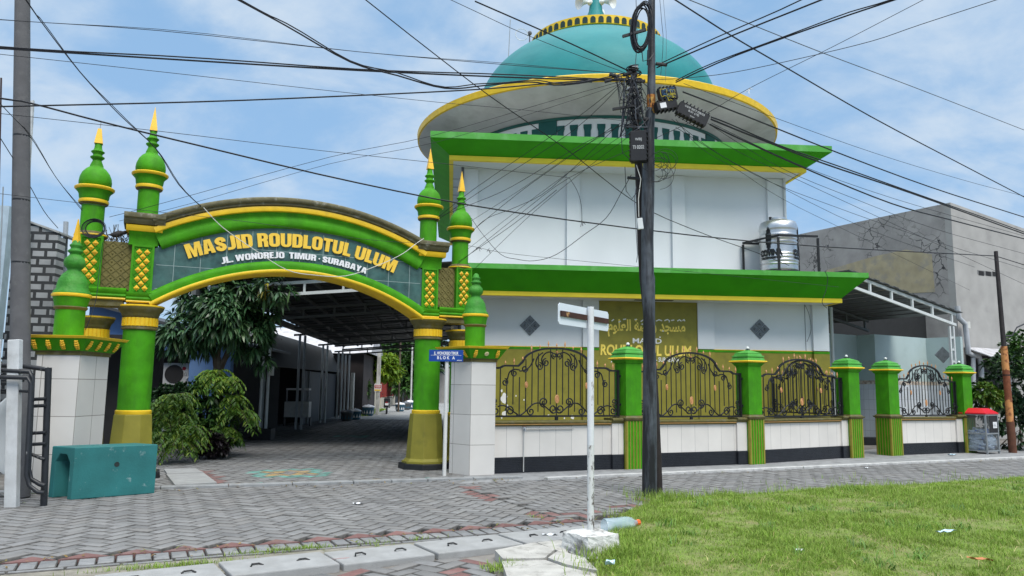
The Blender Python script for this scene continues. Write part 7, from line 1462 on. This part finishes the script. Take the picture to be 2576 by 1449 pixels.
cable('thin grey cable falling from the top to the right edge, uppermost', [(1715, -8), (1896, 64), (2070, 133), (2301, 220), (2620, 344)], 10, 18, .007, cableg)
cable('thin wavy cable from the top right corner to the pole', [(2530, -8), (2315, 62), (2194, 103), (2017, 146), (1839, 183), (1714, 197), (1645, 200)], 9., PY, .005)
cable('thick black cable from the cable closure to the right edge', [(1789, 300), (1900, 345), (2063, 408), (2293, 486), (2620, 604)], PY, 20, .015, two=True)
cable('second thick black cable just under the first at right', [(1786, 313), (1874, 355), (2045, 432), (2243, 512), (2395, 554), (2620, 612)], PY, 20, .014)
cable('black cable above the thick ones falling to the right edge', [(1718, 231), (1874, 291), (2087, 376), (2336, 469), (2620, 560)], PY, 20, .013)
thin = [[(1690, 300), (1802, 383), (1928, 452), (2167, 570), (2452, 672)], [(1700, 290), (1855, 380), (2015, 456), (2240, 560), (2620, 735)], [(1780, 310), (1960, 420), (2150, 500), (2350, 575), (2620, 650)], [(1790, 310), (2000, 410), (2250, 500), (2620, 606)], [(1700, 320), (1900, 440), (2100, 520), (2330, 600), (2620, 690)], [(1720, 210), (1960, 300), (2200, 385), (2420, 452), (2620, 505)]]
for P, l in zip(thin, ('lowest thin wire from the pole to the right building', 'thin wire second from below fanning out at right', 'thin wire close under the thick right cables', 'thin wire tucked along the thick right cables', 'thin wire in the middle of the right fan', 'faint thin wire over the right end of the round eave')): cable(l, P, PY, 21, .0045)
for k, (P, l) in enumerate((([(1568, 205), (1430, 312), (1200, 470), (1110, 540), (1062, 572)], 'dark drop wire from the pole head to the right minarets, uppermost'), ([(1568, 208), (1440, 330), (1210, 480), (1120, 540), (1058, 580)], 'second drop wire from the pole head to the right minarets'), ([(1600, 300), (1470, 360), (1290, 468), (1190, 512), (1105, 545)], 'third drop wire curving down to the right minarets'), ([(1541, 319), (1361, 444), (1280, 505), (1191, 578)], 'drop wire across the green eave to the outer right minaret'), ([(1560, 310), (1390, 470), (1300, 520), (1228, 548), (1190, 580)], 'slack drop wire beside the outer right minaret'), ([(1400, 478), (1290, 565), (1148, 662)], 'lower drop wire ending at the foot of the outer minaret'))): cable(l, P, PY, 15.2, .005)
cable('upper of two thin wires rising from the left wing to the pole head', [(275, 546), (413, 510), (830, 395), (1085, 342), (1400, 250), (1565, 204)], 12.6, PY, .004)
cable('lower of two thin wires rising from the left wing to the pole head', [(300, 556), (480, 512), (830, 412), (1100, 357), (1400, 265), (1565, 210)], 12.6, PY, .0035)
cable('slack wire sagging across the white upper wall to the pole', [(1185, 548), (1215, 590), (1260, 640), (1300, 652), (1345, 656), (1400, 640), (1470, 590), (1525, 548), (1560, 490), (1588, 440)], 15., PY, .0055)
cable('faint thin wire across the lower eave', [(1075, 604), (1190, 620), (1300, 640), (1700, 680), (2110, 722)], 15.1, 17.6, .004)
cable('upper left thin wire from the concrete pole to the outer minaret', [(-10, 250), (70, 335), (140, 445), (207, 530)], 9.8, 12.2, .005, two=True)
cable('lower left thin wire past the block wall', [(-10, 330), (65, 450), (110, 530), (146, 574)], 9.8, 13.5, .006)
cable('thin wire crossing the minarets and the left arch', [(-20, 485), (344, 527), (639, 560), (900, 600), (1060, 612)], 10.2, 14.2, .0035)
cable('thin wire dropping beside the pole top, right of the coil', [(1659, -10), (1668, 100), (1662, 190)], PY, PY, .004)
cable('second thin wire dropping right of the coil', [(1668, -10), (1676, 90), (1674, 205)], PY, PY, .003, cableg)
cable('dark wire looping from the lower eave corner down the wall', [(2075, 682), (2082, 700), (2078, 730), (2068, 760), (2080, 775)], 18.6, 18.6, .008)
cable('tangled wire hanging on the lower wall corner', [(2022, 762), (2035, 790), (2040, 830), (2030, 860)], 20.3, 20.3, .006)
cable('wire looping over the left gate column down to the pillar', [(258, 610), (250, 680), (240, 760), (215, 830)], 12.3, 11.6, .005)
hook = thing('wire_coil', 'small coil of black wire hanging on the outer left minaret', 'wire coil', at(238, 575, 12.15)); b = MB()
for k in range(7): b.tube([((.14 + .01 * k) * math.cos(q) + .01 * math.sin(k), -.02 * k * .2, (.11 + .008 * k) * math.sin(q)) for q in [j * PI / 10 for j in range(20)]], .005, 5, closed=True)
b.build('coil_loops', cablem, hook)
for x, y, Y, l in ((1885, 224, 11., 'scrap of pale rag caught on a thin cable right of the dome'), (1464, 558, 13.4, 'dark tuft where the drop wire is tied'), (1205, 622, 15.1, 'first small twig caught on the faint wire'), (1228, 628, 15.1, 'second small twig caught on the faint wire')):
    p = at(x, y, Y); b = MB()
    for k in range(7): b.tube([p, p + Vector((random.uniform(-.07, .07), random.uniform(-.03, .03), random.uniform(-.1, .03)))], .004, 4)
    tag(b.build('rag', litw if x == 1885 else cablem), l, 'scrap')
b = MB(); bd_ = Vector((1, 0, 0)); p = gate.matrix_basis @ Vector((-5.52, -.06, 3.93)); bi = thing('bird', 'small dark bird perched on the left lattice panel', 'bird', p, 25)
o = MB(); o.lathe([(.001, -.16), (.012, -.1), (.04, -.05), (.055, .0), (.05, .05), (.03, .09), (.035, .11), (.03, .14), (.008, .16), (.001, .18)], (0, 0, 0), 10, cap=False); b.add([(v[2], v[0], v[1] * 1.05 + .07 + (v[2] * .35 if v[2] > 0 else v[2] * .15)) for v in o.v], o.f); b.tube([(0, .015, .04), (0, .015, 0)], .004, 4); b.tube([(.01, -.015, .04), (.01, -.015, 0)], .004, 4); b.build('bird_body', mat('bird_feather', (.03, .028, .03), .7), bi, smooth=60)

tg = thing('cable_tangle', 'dense dark tangle of cables and clamps around the head of the slanting pole', 'cable tangle', at(1595, 230, PY - .25)); tg0 = at(1595, 230, PY - .25)
for k in range(26):
    x0, y0 = random.uniform(1545, 1600), random.uniform(178, 215); x1, y1 = random.uniform(1575, 1645), random.uniform(230, 345); xm, ym = random.uniform(1555, 1635), random.uniform(190, 350)
    P = [at(x, y, PY - random.uniform(.1, .3)) - tg0 for x, y in ((x0, y0), ((x0 + xm) / 2, (y0 + ym) / 2 - 12), (xm, ym), ((xm + x1) / 2 + 8, (ym + y1) / 2), (x1, y1))]
    b = MB(); b.tube(P, random.choice((.005, .007, .010)), 5); b.build('loose_cable', cablem if k % 6 else cableg, tg)
for x, y, w in ((1545, 190, .16), (1560, 200, .2), (1578, 186, .14), (1530, 203, .12), (1480, 203, .12), (1612, 205, .14), (1664, 162, .18), (1606, 232, .1), (1625, 300, .1), (1590, 318, .12)):
    p = at(x, y, PY - .15) - tg0; b = MB(); b.box(p, (w, .05, .045), M=Matrix.Rotation(random.uniform(-.4, .3), 3, 'Y')); b.build('clamp', blackp, tg, bevel=.01)
for P, l in (([(1588, 300), (1450, 380), (1320, 470), (1185, 556)], 'thin drop wire crossing the upper wall above the knot'), ([(1600, 330), (1480, 420), (1330, 545), (1180, 690)], 'thin drop wire down to the lower eave by the minaret'), ([(1595, 320), (1500, 385), (1340, 500), (1160, 640)], 'thin drop wire just above the one to the lower eave'), ([(1700, 300), (1760, 370), (1860, 430), (1968, 500), (2150, 590), (2440, 730)], 'thin wire falling past the upper eave corner to the grey building')): cable(l, P, PY, 15.4 if P[-1][0] < 2000 else 24, .004)
